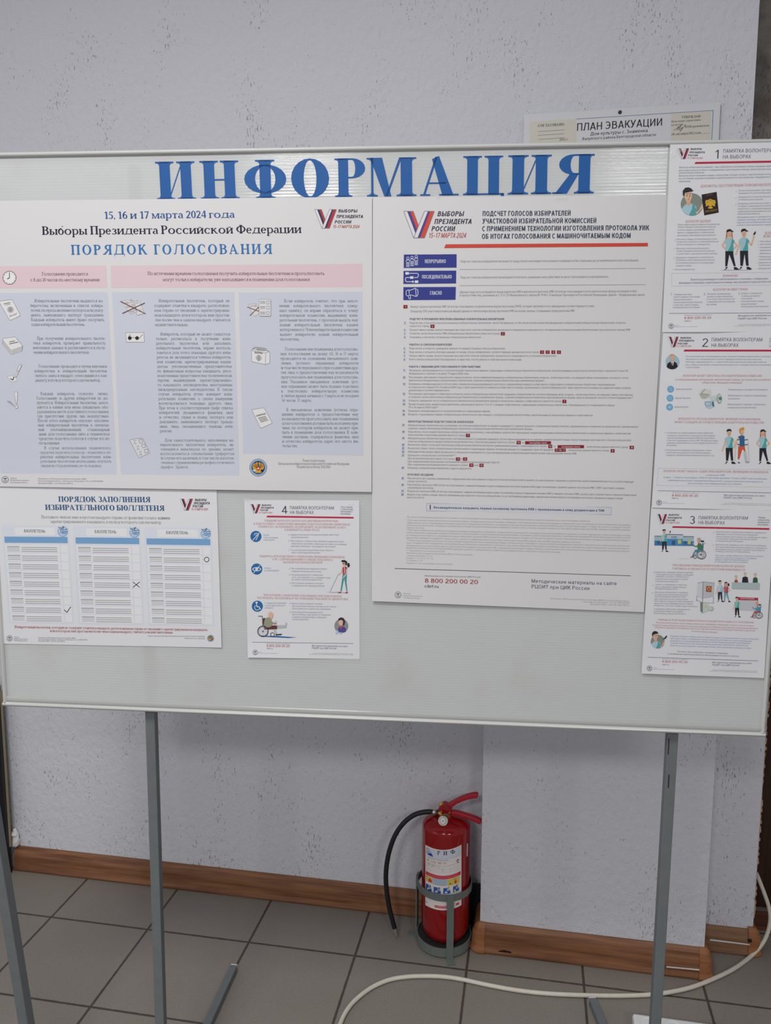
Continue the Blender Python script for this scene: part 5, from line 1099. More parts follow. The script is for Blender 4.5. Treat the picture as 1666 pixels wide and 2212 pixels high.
for t, x0, y0, xr, x1, y1 in (
  ('Избирательные бюллетени рассортировать по голосам избирателей за каждого кандидата (с демонстрацией и оглашением каждой отметки, одновременное оглашение не допускается), одновременно', 190, 120, 1, 1545, 135), ('отделить недействительные избирательные бюллетени и избирательные бюллетени неустановленной формы', 190, 160, 1, 227, 163),
  ('Подсчитать число недействительных избирательных бюллетеней, к ним добавить количество признанных недействительными избирательных бюллетеней из переносных ящиков и сейф-пакетов', 190, 204, 1, 1450, 219), ('(при наличии), полученные данные внести в строку', 190, 243, 0, 922, 250),
  ('Избирательные бюллетени подсчитать последовательно по каждому кандидату путем перекладывания их по одному с демонстрацией лицам, присутствующим при подсчете голосов избирателей,', 190, 288, 1, 1460, 303), ('отметок избирателей в каждом избирательном бюллетене, полученные данные внести в строку', 188, 328, 0, 1560, 340), ('и', 0, 330, 2, 108, 330),
  ('Вычислить общее число действительных избирательных бюллетеней путем суммирования данных, содержащихся в строке', 188, 370, 1, 408, 376), ('и', 0, 378, 2, 500, 378), (', полученные данные внести в строку', 893, 382, 3, 1418, 388),
  ('Вычислить общее число избирательных бюллетеней в стационарных ящиках, используя данные из следующих строк по формуле', 188, 415, 1, 490, 421), (', полученные данные внести в строку', 665, 425, 3, 1185, 430),
  ('Наблюдателям предоставить возможность визуально ознакомиться с рассортированными избирательными бюллетенями под контролем членов УИК', 188, 460, 1, 780, 468),
  ('Проверить контрольные соотношения*****', 187, 507, 0, 800, 509), ('При их выполнении проставить 0 в строки', 187, 546, 0, 783, 553), ('и', 868, 552, 0, 886, 552), ('При невыполнении контрольных соотношений провести дополнительный подсчет', 185, 586, 0, 1368, 598), ('При сохранении расхождений внести данные в строки', 185, 624, 0, 953, 633), ('или', 1040, 634, 0, 1092, 634), ('Упаковать избирательные бюллетени и другие документы', 183, 668, 0, 1000, 677),
  ('Рассмотреть все жалобы (заявления) о нарушениях при голосовании и подсчете голосов избирателей и принять по ним решения, сведения о количестве жалоб (заявлений) внести в соответствующую', 182, 801, 1, 1487, 818), ('строку протокола', 180, 840, 0, 428, 842), ('Распечатать протокол УИК об итогах голосования с машиночитаемым кодом на бумажном носителе формата А4 в двух экземплярах, сравнить данные протокола УИК с УФП, проставить номера', 182, 884, 1, 1372, 898), ('экземпляров протокола', 182, 923, 0, 515, 927),
  ('Подписать протокол УИК об итогах голосования с машиночитаемым кодом в двух экземплярах присутствующими членами УИК и заверить печатью УИК, указать дату и время (часы и минуты) подписания', 180, 966, 1, 1520, 983), ('Выдать под подпись лицам, присутствовавшим при подсчете голосов избирателей, по их требованию надлежаще заверенные копии первого экземпляра протокола, сведения о выдаче копий', 180, 1009, 1, 1352, 1024), ('внести в реестр', 178, 1048, 0, 395, 1050)):
    if xr == 2: ln(t, R9(x1), YR(y0), R9(x1+16), YR(y1))
    elif xr == 3: ln(t, R9(x0), YR(y0), R9(x1), YR(y1))
    else: ln(t, L9(x0), Y9(y0), R9(x1) if xr else L9(x1), YR(y1) if xr else Y9(y1))
A.build('step_list', p3, 'small grey numbered text')
A = Art(f3)
NUM = [(87, 342), (85, 432), (85, 478), (85, 526), (83, 670), (82, 717), (82, 765), (81, 812), (79, 950), (78, 1042), (77, 1128), (76, 1254), (75, 1340), (75, 1387), (72, 1473), (71, 1519)]
N2 = [(127, 108), (127, 194), (126, 276), (125, 361), (125, 406), (124, 450), (123, 496), (120, 657), (120, 790), (118, 874), (117, 955), (116, 999)]
for i, (x, y) in enumerate([(L5(a), Y5(b)) for a, b in NUM]+[(L9(a), Y9(b)) for a, b in N2]):
    A = Art(f3); A.rect(x-3.1, y-2.9, x+3.1, y+3.1, (190, 195, 208), 2); w = 1.0 if i < 9 else 2.3; A.text(str(i+1), x-w, y+2.1, x+w, y+2.1, 4.2, (66, 78, 104), 'b'); A.build('step_number', p3)
def red(x, y, t, w=4.3, h=3.6):
    A = Art(f3); A.rect(x-w, y-h, x+w, y+h, (126, 26, 38), 3); k = min(w*0.80, 1.05*len(t)); A.text(t, x-k, y+1.9, x+k, y+2.0, 3.9, (206, 180, 184), 'b', 5); A.build('line_number_tag', p3, 'dark red tag')
red(876, 662.5, '1', 4.4, 3.7); red(L5(443), Y5(385), '6'); red(L5(1348), Y5(481), '2')
for x, t in ((305, '1'), (377, '3'), (450, '4'), (522, '5')): red(R5(x), Y5(718), t)
red(R5(592), Y5(1351), '7'); red(L9(958), Y9(242), '9'); red(R9(61), YR(322), '13', 4.6); red(R9(302), YR(324), 'последующие строки', 28, 3.3); red(R9(453), YR(369), '13'); red(R9(709), YR(372), 'последующих строках', 28.5, 3.3); red(R9(1465), YR(382), '10', 4.6); red(R9(577), YR(416), '9 + 10 – 7', 12, 3.4); red(R9(1228), YR(424), '8')
red(L9(830), Y9(545), '11', 4.5); red(L9(922), Y9(545), '12', 4.5); red(L9(1002), Y9(624), '11', 4.5); red(L9(1133), Y9(626), '12', 4.5)
A = Art(f3); A.quad((921.5, 1087), (1321, 1096), (1320.5, 1112), (921, 1103.3), (194, 196, 204), 1, 16, 1); A.line([(921.5, 1087), (1321, 1096), (1320.5, 1112), (921, 1103.3)], 0.7, (150, 152, 160), 3, True)
A.text('!', 928.6, 1100.5, 930.8, 1100.5, 10, (96, 52, 56), 'b'); A.text('Незамедлительно направить первый экземпляр протокола УИК с приложенными к нему документами в ТИК', 937, 1098.3, 1306, 1105.2, 4.9, (76, 78, 94), 'b'); A.build('notice_box', p3, 'pale boxed notice')
A = Art(f3, (840, 1100), 2.975); FG = (172, 172, 176)
FN = [('* В случае если проводилось досрочное голосование, то сначала вскрываются переносные ящики с избирательными бюллетенями, которые заполнили досрочно проголосовавшие избиратели', 115, 1292, 53, 80), ('** Если число избирательных бюллетеней установленной формы, обнаруженных в переносном ящике, превышает число избирательных бюллетеней, выданных избирателям, провести проверку по списку избирателей, письменным', 115, 1553, 73, 105), ('заявлениям. В случае подтверждения указанного факта все избирательные бюллетени, находящиеся в данном переносном ящике, решением УИК признаются недействительными. Составить об этом акт, на лицевой стороне', 115, 1553, 90, 121), ('избирательных бюллетеней, на квадратах, расположенных справа от данных баллотирующихся кандидатов, сделать запись о причине их недействительности, проставить подписи двух членов УИК, заверить печатью УИК, упаковать', 115, 1553, 106, 137), ('отдельно, опечатать.', 115, 232, 122, 124),
 ('*** Если число избирательных бюллетеней установленной формы, обнаруженных в сейф-пакете, больше количества избирателей, получивших избирательные бюллетени, указанного в соответствующем акте, провести проверку по списку', 115, 1553, 137, 172), ('списка избирателей, содержащую сведения об избирателях, проголосовавших с использованием дополнительной формы голосования, а также письменных заявлений о голосовании вне помещения. В случае подтверждения указанного факта', 114, 1552, 153, 187), ('все избирательные бюллетени, находящиеся в данном сейф-пакете, решением УИК признаются недействительными. Составить об этом акт, на лицевой стороне избирательных бюллетеней, на квадратах, расположенных справа от', 114, 1551, 170, 204), ('данных баллотирующихся кандидатов, сделать запись о причине их недействительности, проставить подписи двух членов УИК, заверить печатью УИК, упаковать отдельно, опечатать.', 114, 1235, 186, 216), ('**** Если в ходе проверки выяснится, что число избирательных бюллетеней установленной формы, обнаруженных в сейф-пакете, больше количества избирателей, решение о признании всех избирательных бюллетеней', 114, 1548, 203, 240), ('акте, составляется акт о превышении числа избирательных бюллетеней, извлеченных из сейф-пакета, над числом избирателей, получивших избирательные бюллетени, указанного в соответствующем акте, который приобщается', 114, 1547, 219, 257), ('признаки об итогах голосования. Данное обстоятельство подлежит рассмотрению УИК с информированием вышестоящей избирательной комиссии. При этом в случае необходимости проводится повторный подсчет', 113, 1547, 236, 274), ('результате установления избирателя УИК принимает решение о признании всех избирательных бюллетеней в сейф-пакете недействительными.', 113, 1105, 251, 279), ('***** Проверяется с использованием СПО.', 113, 362, 268, 276), ('Значения соответствующих строк протокола УИК об итогах голосования:', 113, 540, 284, 297), ('1 больше или равно 3 + 4 + 5;', 113, 283, 301, 305), ('2 равно 3 + 4 + 5 + 6 + 11 – 12;', 113, 286, 316, 321), ('7 + 8 равно 9 + 10;', 113, 217, 332, 335), ('10 равно 13 + все последующие строки протокола', 113, 408, 349, 357)]
for t, x0, x1, y0, y1 in FN: A.text(t, x0, y0, x1, y1, 9.5, FG)
for t, x0, x1, y0, y1, c in (('Информационно-справочный центр ЦИК России', 232, 590, 431, 440, (120, 120, 132)), ('Заказчик:', 93, 140, 544, 546, FG), ('Избирательная комиссия', 93, 214, 558, 563, FG), ('Белгородской области', 93, 200, 571, 576, FG), ('Изготовитель: ООО Белгородская областная типография, 308002, Россия, Белгородская область,', 1040, 1547, 577, 594, FG), ('г. Белгород, пр-т Хмельницкого, 111а, тел. (4722) 00-00-00', 1245, 1547, 598, 607, FG), ('Дата выпуска 2024 г., заказ 106, тираж 1550 экз.', 1295, 1547, 613, 621, FG)): A.text(t, x0, y0, x1, y1, 9, c)
A.build('footnotes', p3, 'very small grey footnotes')
A = Art(f3, (840, 1100), 2.975); A.quad((38, 379), (1556, 426), (1556, 429), (38, 382.5), (70, 72, 88), 3, 24, 1)
A.text('8 800 200 00 20', 232, 471, 573, 481, 27, (150, 50, 54), 'R'); A.text('cikrf.ru', 231, 503, 320, 506, 19, (70, 72, 84), 'R'); A.text('Методические материалы на сайте', 918, 472, 1465, 488, 23, (96, 98, 112), 'R'); A.text('РЦОИТ при ЦИК России', 918, 507, 1290, 519, 23, (96, 98, 112), 'R'); A.build('contact_line', p3, 'red hotline number and site address')
A = Art(f3, (840, 1100), 2.975); stamp(A, 60, 550, 21); A.build('printer_mark', p3)
# ------------------------------------------------------------------ volunteer leaflets
CR, RDT, BLT, GRT, DK = (176, 36, 66), (197, 153, 156), (156, 167, 184), (156, 158, 164), (62, 66, 80)
SKIN, TEAL, TEALL, BLK = (208, 172, 146), (70, 156, 156), (150, 186, 192), (34, 34, 40)
LR, LN = (160, 40, 66), (44, 36, 56)
def leaf_head(fn, o, org, sc, vbox, rows, cap, num, nbox, t1, t2, side, bar, tcap):
    A = Art(fn, org, sc); V_logo(A, *vbox, LR, LN); logo_text(A, rows, cap, (62, 66, 78), (188, 120, 126)); A.build('logo', o, 'tricolour tick logo with slanted lettering')
    A = Art(fn, org, sc); A.text(num, *nbox, (56, 58, 76), 'l'); A.text('ПАМЯТКА ВОЛОНТЕРАМ', *t1, tcap, (92, 94, 104), 'l'); A.text('НА ВЫБОРАХ', *t2, tcap, (92, 94, 104), 'l')
    for t, x0, x1, y in side: A.text(t, x0, y, x1, y+3, tcap*0.52, (128, 130, 144), 'r', 4, 0.1)
    A.build('heading', o, 'grey sans heading with a large numeral')
    A = Art(fn, org, sc); A.quad(*bar, CR, 2, 16, 1); A.build('red_rule', o)
def leaf_foot(fn, o, org, sc, line, ph, cik, met, st, small, tiny, inf):
    A = Art(fn, org, sc); A.quad(line[0], line[1], (line[1][0], line[1][1]+line[2]), (line[0][0], line[0][1]+line[2]), (104, 106, 116), 2, 12, 1)
    A.text('8 800 200 00 20', *ph, (186, 110, 116), 'R'); A.text('cikrf.ru', *cik, (130, 132, 142)); A.text('Методические материалы на сайте', *met[0], (122, 124, 136)); A.text('РЦОИТ при ЦИК России', *met[1], (122, 124, 136)); A.text('Информационно-справочный центр ЦИК России', *inf, (150, 152, 160))
    A.build('contact_line', o, 'red hotline number and site address')
    A = Art(fn, org, sc); c = tiny[0][4]*0+small
    for t, q in zip(('Заказчик:', 'Избирательная комиссия Белгородской области', 'Изготовитель: ООО Белгородская областная типография, 308002, Россия, Белгородская область, г. Белгород,', 'пр-т Хмельницкого, 111а, тел. (4722) 00-00-00. Дата выпуска 2024 г., заказ 107, тираж 1550 экз.'), tiny): A.text(t, q[0], q[1], q[2], q[3], c, (152, 154, 160))
    A.build('small_print', o); A = Art(fn, org, sc); stamp(A, *st); A.build('printer_mark', o)
def subs(fn, o, org, sc, cap, rows):
    """each cluster of red lines is a part of its own"""
    g = [rows[0]]
    for r in list(rows[1:])+[None]:
        if r is None or abs(r[3]-g[-1][3]) > 60:
            A = Art(fn, org, sc); block(A, g, cap, RDT); A.build('subheading', o, 'pinkish red capital text'); g = []
        g.append(r)
def block(A, rows, cap, col, st='r', slant=0.0):
    for r in rows:
        t, x0, x1, y0 = r[:4]; y1 = r[4] if len(r) > 4 else y0
        A.text(t, x0, y0, x1, y1, cap, col, st, 4, slant)
def ticks(A, pts, s=8, col=(150, 156, 168)):
    for x, y in pts: A.line([(x-s, y), (x-s*0.2, y+s), (x+s*1.2, y-s*1.1)], s*0.3, col, 4)
def man(A, x, y, h, cap=True, lady=False, wave=False, shirt=(TEALL, TEAL), trousers=BLK, hand=None):
    """standing volunteer, x = body axis, y = top of head, h = full height"""
    k = h/230.0; T = lambda *p: [(x+a*k, y+b*k) for a, b in p]
    A.poly(T((-22, 124), (24, 124), (24, 150), (27, 208), (13, 208), (4, 140), (-6, 208), (-20, 208)) if not lady else T((-22, 120), (22, 120), (24, 150), (36, 208), (26, 210), (0, 142), (-12, 210), (-23, 210)), trousers, 3)
    for sx_, d in ((-14, -16), (22 if not lady else 32, 16)): A.poly(T((sx_-6, 214), (sx_+6, 214), (sx_+d+8, 226), (sx_+d, 230), (sx_-6, 228)), BLK, 4)
    if lady:
        A.line(T((-22, 66), (-40, 92), (-22, 112)), 8*k, SKIN, 3); A.line(T((22, 66), (44, 92), (22, 112)), 8*k, SKIN, 3)
    else:
        A.line(T((-22, 66), (-30, 100), (-46, 146)), 8*k, SKIN, 3)
        A.line(T((24, 70), (42, 92), (54, 52)) if wave else T((24, 68), (40, 100), (30, 126)), 8*k, SKIN, 3)
        if wave: A.circ(x+56*k, y+44*k, 6*k, SKIN, 4); A.poly(T((52, 34), (56, 24), (66, 12), (68, 24), (60, 34)), (44, 42, 56), 5)
    A.poly(T((-14, 50), (14, 50), (30, 66), (26, 80), (22, 74), (24, 124), (-22, 124), (-20, 76), (-26, 80), (-30, 66)), shirt[0], 4)
    A.poly(T((16, 52), (30, 66), (26, 80), (22, 74), (24, 124), (-8, 124), (8, 90)), shirt[1], 5)
    A.poly(T((-6, 40), (6, 40), (8, 54), (-8, 54)), SKIN, 5); A.ell(x, y+24*k, 13*k, 19*k, SKIN, 5)
    if lady: A.poly(T((-16, 12), (-12, 12), (-12, 44), (-20, 58)), (170, 92, 60), 6); A.poly(T((12, 12), (16, 12), (20, 58), (13, 44)), (170, 92, 60), 6)
    A.poly(T((-16, 18), (-16, 8), (-8, 0), (8, -1), (16, 8), (17, 16), (4, 11)), BLK, 7)
    if cap: A.poly(T((14, 8), (24, 10), (24, 13), (14, 14)), BLK, 7)
    for ex in (-5, 6): A.circ(x+ex*k, y+23*k, 1.6*k, (60, 50, 46), 7)
    A.line(T((-4, 35), (5, 34)), 1.8*k, (150, 92, 84), 7); A.line(T((1, 25), (3, 30), (0, 31)), 1.4*k, (170, 130, 106), 7)
def portrait(A, x, y, r, cap=True):
    """young man in a cap before a grey-green disc"""
    T = lambda *p: [(x+a*r, y+b*r) for a, b in p]
    A.circ(x, y, r, (124, 132, 124), 2)
    A.poly(T((-0.92, 0.40), (-0.60, 0.02), (-0.2, -0.05), (0.1, -0.05), (0.38, 0.2), (0.45, 0.86), (0.2, 0.98), (-0.3, 0.95), (-0.7, 0.72)), (158, 190, 202), 3)
    A.poly(T((0.06, -0.05), (0.22, 0.06), (0.42, 0.5), (0.40, 0.9), (0.16, 0.98), (-0.26, 0.95), (0.0, 0.4)), (84, 150, 154), 4)
    A.poly(T((0.45, 0.86), (0.95, 0.3), (0.98, -0.05), (0.84, 0.05), (0.62, 0.52), (0.32, 0.72)), SKIN, 4)
    A.poly(T((-0.5, -0.35), (-0.14, -0.35), (-0.1, 0.0), (-0.3, 0.1), (-0.52, 0.0)), (196, 158, 130), 4)
    A.poly(T((-0.72, -1.1), (-0.05, -1.15), (0.02, -0.7), (-0.12, -0.3), (-0.3, -0.2), (-0.5, -0.28), (-0.7, -0.7)), SKIN, 5)
    A.poly(T((-0.8, -0.8), (-0.82, -1.2), (-0.6, -1.48), (-0.3, -1.52), (-0.02, -1.4), (0.02, -1.28), (0.16, -1.26), (0.02, -1.16), (-0.62, -1.02), (-0.68, -0.72)), (38, 40, 46), 6)
    for ex in (-0.44, -0.18): A.circ(x+ex*r, y-0.78*r, 0.05*r, (80, 66, 56), 7); A.line(T((ex-0.1, -0.94), (ex+0.1, -0.95)), 0.04*r, (60, 50, 46), 7)
    A.line(T((-0.28, -0.74), (-0.22, -0.58), (-0.3, -0.55)), 0.03*r, (160, 120, 96), 7); A.line(T((-0.38, -0.42), (-0.24, -0.44)), 0.05*r, (150, 84, 76), 7)
def wheels(A, x, y, r, w=7):
    A.ring(x, y, r, w, (40, 42, 50), 6); A.ring(x, y, r*0.80, w*0.4, (150, 154, 160), 6)
    for k in range(8): A.line([(x, y), (x+r*0.9*math.cos(k*math.pi/4), y+r*0.9*math.sin(k*math.pi/4))], w*0.25, (150, 154, 160), 5)
    A.circ(x, y, r*0.14, (90, 94, 104), 7)

# leaflet 4
lf, fl_ = poster('volunteer_leaflet', [(528, 1080), (776.5, 1081), (777, 1424), (535.5, 1420.5)], 0.0010, lambda u, v: 0.0006*np.sin(5*v)+0.003*(np.clip(v-0.86, 0, 1)*7)**2*np.clip(1-u*1.2, 0, 1),
    'small volunteer leaflet numbered 4, with three round blue symbols and a wheelchair user', 'leaflet', M_SHEET, 'volunteer leaflets')
O4, S4 = (520, 1060), 5.82
leaf_head(fl_, lf, O4, S4, (118, 170, 130, 113), [(265, 380, 192), (252, 415, 224), (242, 342, 254), (228, 392, 285)], 20, '4', (517, 287, 590, 287, 95), (620, 232, 1172, 236), (622, 290, 917, 293), [('Этика общения', 1255, 1405, 213), ('с избирателями,', 1255, 1415, 241), ('являющимися', 1255, 1400, 269), ('инвалидами', 1255, 1380, 296)], ((335, 313), (1420, 330), (1420, 350), (322, 335)), 40)
subs(fl_, lf, O4, S4, 25, [('ПОВЕДЕНИЕ ВОЛОНТЕРА ДОЛЖНО БЫТЬ ВЕЖЛИВЫМ И КОРРЕКТНЫМ.', 300, 1228, 387, 393), ('В ХОДЕ РАЗГОВОРА С ИЗБИРАТЕЛЕМ, ИМЕЮЩИМ ТРУДНОСТИ В ОБЩЕНИИ, ВНИМАТЕЛЬНО', 163, 1375, 425, 436), ('СЛУШАЙТЕ ЕГО, НЕ ПЕРЕБИВАЙТЕ, НЕ ПОПРАВЛЯЙТЕ, НЕ ДОГОВАРИВАЙТЕ ЗА НЕГО', 220, 1322, 462, 474), ('И ДОЖИДАЙТЕСЬ КОНЦА ФРАЗЫ', 553, 990, 502, 505), ('ОБЩАЙТЕСЬ НЕПОСРЕДСТВЕННО С ИЗБИРАТЕЛЕМ, ЯВЛЯЮЩИМСЯ ИНВАЛИДОМ,', 238, 1310, 833, 847), ('А НЕ С СОПРОВОЖДАЮЩИМ ЕГО ЛИЦОМ, ПОЛЬЗУЙТЕСЬ', 402, 1150, 872, 881), ('ОБЫЧНОЙ РАЗГОВОРНОЙ ЛЕКСИКОЙ', 532, 1025, 911, 915), ('ПРИ РАЗГОВОРЕ С ИЗБИРАТЕЛЕМ, ПОЛЬЗУЮЩИМСЯ КРЕСЛОМ-КОЛЯСКОЙ,', 290, 1270, 1322, 1340), ('ПОСТАРАЙТЕСЬ РАСПОЛОЖИТЬСЯ ТАК, ЧТОБЫ ВАШИ ГЛАЗА БЫЛИ НА ОДНОМ УРОВНЕ', 210, 1350, 1358, 1376)])
A = Art(fl_, O4, S4)
block(A, [('Давайте пояснения в письменной форме либо через', 630, 1240, 561), ('сурдопереводчика', 632, 850, 593), ('При общении с избирателем, имеющим нарушение слуха,', 630, 1300, 638, 648), ('слова можно дополнять понятными жестами, уточняющими', 632, 1332, 672, 682), ('действия, связанные с процедурой голосования', 632, 1190, 705, 711), ('Со слепоглухими избирателями лучше общаться', 635, 1165, 754, 757), ('через тифлосурдопереводчика', 637, 997, 785, 787), ('При сопровождении аккуратно берите', 640, 1083, 986, 991), ('избирателя под руку или за руку', 640, 1012, 1020, 1024), ('Когда вы предлагаете избирателю', 640, 1032, 1065, 1068), ('сесть, не усаживайте его, а направьте руку', 640, 1127, 1096, 1101), ('на спинку стула или подлокотник', 640, 1023, 1124, 1128), ('При оказании помощи не отходите', 642, 1042, 1169, 1174), ('от избирателя без предупреждения', 642, 1052, 1201, 1205), ('Кресло-коляска является личным', 645, 1028, 1426, 1430), ('пространством человека, поэтому на нее нельзя', 645, 1197, 1458, 1466), ('облокачиваться и толкать без разрешения', 645, 1133, 1490, 1496), ('Если избиратель разрешил катить', 645, 1033, 1534, 1538), ('кресло-коляску, надо делать это медленно', 645, 1132, 1564, 1570), ('и заранее предупреждать о барьерах', 647, 1075, 1595, 1600), ('на пути движения', 648, 850, 1624, 1627)], 20, GRT)
block(A, [('Глухие,', 285, 360, 564), ('слабослышащие,', 285, 475, 597), ('слепоглухие', 285, 427, 626), ('Слепые', 293, 378, 980), ('и слабовидящие', 295, 480, 1011), ('С нарушением функций', 302, 570, 1420), ('опорно-двигательного', 302, 560, 1451), ('аппарата', 302, 405, 1480)], 20, BLT); ticks(A, [(606, 552), (606, 628), (612, 742), (616, 976), (616, 1055), (618, 1158), (622, 1415), (622, 1524)], 9); A.build('body_text', lf)
for (cx, cy), nm in zip(((192, 575), (202, 985), (210, 1452)), ('hearing_symbol', 'sight_symbol', 'wheelchair_symbol')):
    A = Art(fl_, O4, S4); A.circ(cx, cy, 70, (40, 98, 152), 2); WI = (206, 212, 220)
    if nm[0] == 'h':
        A.line([(cx-42, cy+50), (cx+44, cy-44)], 9, WI, 4); A.line([(cx-22, cy-14), (cx-14, cy-36), (cx+10, cy-42), (cx+30, cy-28), (cx+26, cy-2), (cx+12, cy+18), (cx+10, cy+36), (cx-6, cy+44)], 8, WI, 4); A.line([(cx-4, cy-14), (cx+8, cy-20), (cx+12, cy-8), (cx, cy+6)], 6, WI, 4)
    elif nm[0] == 's':
        A.ell(cx, cy+2, 56, 26, WI, 3); A.ell(cx, cy+2, 44, 17, (40, 98, 152), 4); A.ell(cx, cy+2, 18, 18, WI, 5); A.line([(cx-40, cy+50), (cx+42, cy-48)], 8, WI, 6)
    else:
        A.circ(cx-10, cy-44, 14, WI, 4); A.line([(cx-10, cy-24), (cx-6, cy+6), (cx+22, cy+8), (cx+36, cy+36), (cx+46, cy+32)], 12, WI, 4); A.ring(cx-2, cy+16, 32, 8, WI, 4, 20, 230)
    A.build(nm, lf, 'round blue symbol')
A = Art(fl_, O4, S4)   # woman with a white cane
A.poly([(1090, 1274), (1230, 1270), (1350, 1278), (1340, 1290), (1120, 1282)], (172, 174, 178), 2); A.line([(1222, 1062), (1124, 1272)], 5, (140, 144, 152), 3)
A.poly([(1284, 1050), (1334, 1046), (1334, 1090), (1330, 1140), (1342, 1262), (1330, 1264), (1302, 1100), (1268, 1264), (1254, 1262), (1272, 1140)], (70, 142, 142), 4)
A.poly([(1226, 1276), (1262, 1270), (1264, 1286), (1228, 1286)], (160, 44, 56), 5); A.poly([(1316, 1286), (1330, 1270), (1354, 1274), (1332, 1292)], (160, 44, 56), 5)
A.line([(1284, 970), (1266, 1030), (1222, 1062)], 12, SKIN, 4); A.line([(1332, 980), (1330, 1040), (1288, 1100)], 12, (190, 192, 196), 6); A.poly([(1282, 962), (1320, 952), (1340, 966), (1334, 1050), (1284, 1050)], (168, 50, 62), 5); A.poly([(1300, 960), (1310, 958), (1312, 1040), (1304, 1042)], (196, 188, 190), 6)
A.ell(1300, 915, 22, 30, SKIN, 5); A.poly([(1262, 888), (1276, 872), (1310, 872), (1340, 892), (1336, 930), (1318, 940), (1316, 902), (1280, 898)], (32, 30, 34), 6); A.ell(1356, 935, 16, 28, (32, 30, 34), 6); A.line([(1280, 914), (1312, 916)], 9, (70, 52, 46), 7); A.build('woman_with_cane_picture', lf)
A = Art(fl_, O4, S4)   # old man in a wheelchair, leg raised
A.poly([(230, 1822), (480, 1828), (710, 1844), (600, 1852), (300, 1836)], (40, 92, 160), 2)
A.line([(222, 1578), (272, 1578), (278, 1700)], 9, (92, 98, 106), 4); A.poly([(274, 1606), (310, 1600), (302, 1700), (284, 1690)], (84, 52, 50), 4); wheels(A, 280, 1768, 66, 9); A.ring(400, 1808, 24, 7, (60, 64, 72), 6)
A.poly([(286, 1700), (460, 1692), (458, 1740), (300, 1746)], (96, 48, 52), 5); A.poly([(440, 1690), (560, 1692), (566, 1660), (584, 1662), (572, 1726), (460, 1730)], (170, 174, 178), 5); A.line([(420, 1740), (450, 1800)], 22, (170, 174, 178), 5); A.poly([(436, 1806), (522, 1798), (512, 1814), (440, 1820)], (44, 48, 58), 6)
A.poly([(350, 1590), (382, 1604), (402, 1672), (380, 1712), (330, 1720), (290, 1690), (300, 1628), (326, 1596)], (142, 142, 122), 6); A.line([(370, 1640), (410, 1668), (450, 1666)], 20, (142, 142, 122), 7); A.line([(440, 1632), (448, 1664)], 12, SKIN, 8)
A.ell(378, 1560, 32, 38, SKIN, 7); A.poly([(372, 1592), (406, 1576), (396, 1604), (374, 1612)], (206, 168, 150), 8); A.ring(392, 1580, 10, 5, (188, 186, 184), 9, 180, 360, 8); A.build('man_in_wheelchair_picture', lf)
A = Art(fl_, O4, S4); A.circ(1266, 1700, 88, (132, 136, 134), 2); A.poly([(1222, 1740), (1240, 1712), (1300, 1708), (1328, 1740), (1322, 1776), (1270, 1786), (1226, 1772)], (80, 68, 142), 4); A.poly([(1236, 1706), (1278, 1706), (1262, 1742)], (190, 60, 66), 5); A.ell(1262, 1652, 32, 44, SKIN, 5)
A.poly([(1226, 1640), (1230, 1608), (1262, 1592), (1296, 1602), (1314, 1640), (1304, 1690), (1282, 1696), (1288, 1640), (1266, 1622), (1236, 1634)], (58, 44, 54), 6); A.poly([(1192, 1804), (1200, 1762), (1216, 1752), (1232, 1768), (1222, 1800)], (166, 184, 202), 5); A.poly([(1240, 1800), (1250, 1778), (1276, 1784), (1270, 1800)], (166, 184, 202), 5); A.build('woman_portrait_picture', lf)
leaf_foot(fl_, lf, O4, S4, ((148, 1902), (1415, 1919), 5), (327, 1962, 615, 1967, 28), (327, 1990, 403, 1992, 19), ((898, 1958, 1345, 1965, 22), (898, 1988, 1203, 1992, 22)), (183, 2033, 34), 9, ((225, 2030, 268, 2031, 0), (225, 2046, 468, 2050, 0), (912, 2045, 1415, 2054, 0), (865, 2059, 1420, 2068, 0)), (327, 1926, 620, 1931, 11))

# leaflets 1 to 3 in a column on the right
wv = lambda u, v: 0.0008*np.sin(4*v+u)+0.0022*(np.clip(v-0.86, 0, 1)*7)**2*(0.5+0.5*np.sin(6*u))
l3, g3 = poster('volunteer_leaflet', [(1407, 1094), (1674.5, 1101), (1651, 1465), (1386, 1455)], 0.0040, wv, 'volunteer leaflet numbered 3, lowest of the right-hand column, with a blue building picture', 'leaflet', M_SHEET, 'volunteer leaflets')
l2, g2 = poster('volunteer_leaflet', [(1433, 715), (1694.5, 715), (1675, 1103), (1408, 1096.5)], 0.0052, wv, 'volunteer leaflet numbered 2, middle of the right-hand column, with a suited man at its top', 'leaflet', M_SHEET, 'volunteer leaflets')
l1, g1 = poster('volunteer_leaflet', [(1448, 312), (1716, 306.5), (1694.5, 717), (1431, 717.5)], 0.0064, wv, 'volunteer leaflet numbered 1, top of the right-hand column, with a dark passport picture', 'leaflet', M_SHEET, 'volunteer leaflets')
Oa, Sa = (1430, 300), 7.06
leaf_head(g1, l1, Oa, Sa, (240, 145, 176, 160), [(438, 605, 166), (420, 655, 216), (400, 545, 262), (384, 620, 304)], 26, '1', (810, 297, 862, 297, 130), (937, 210, 1740, 199), (932, 299, 1357, 293), [('Общие', 1830, 1900, 160)], ((515, 352), (1930, 327), (1930, 357), (500, 382)), 54)
A = Art(g1, Oa, Sa)
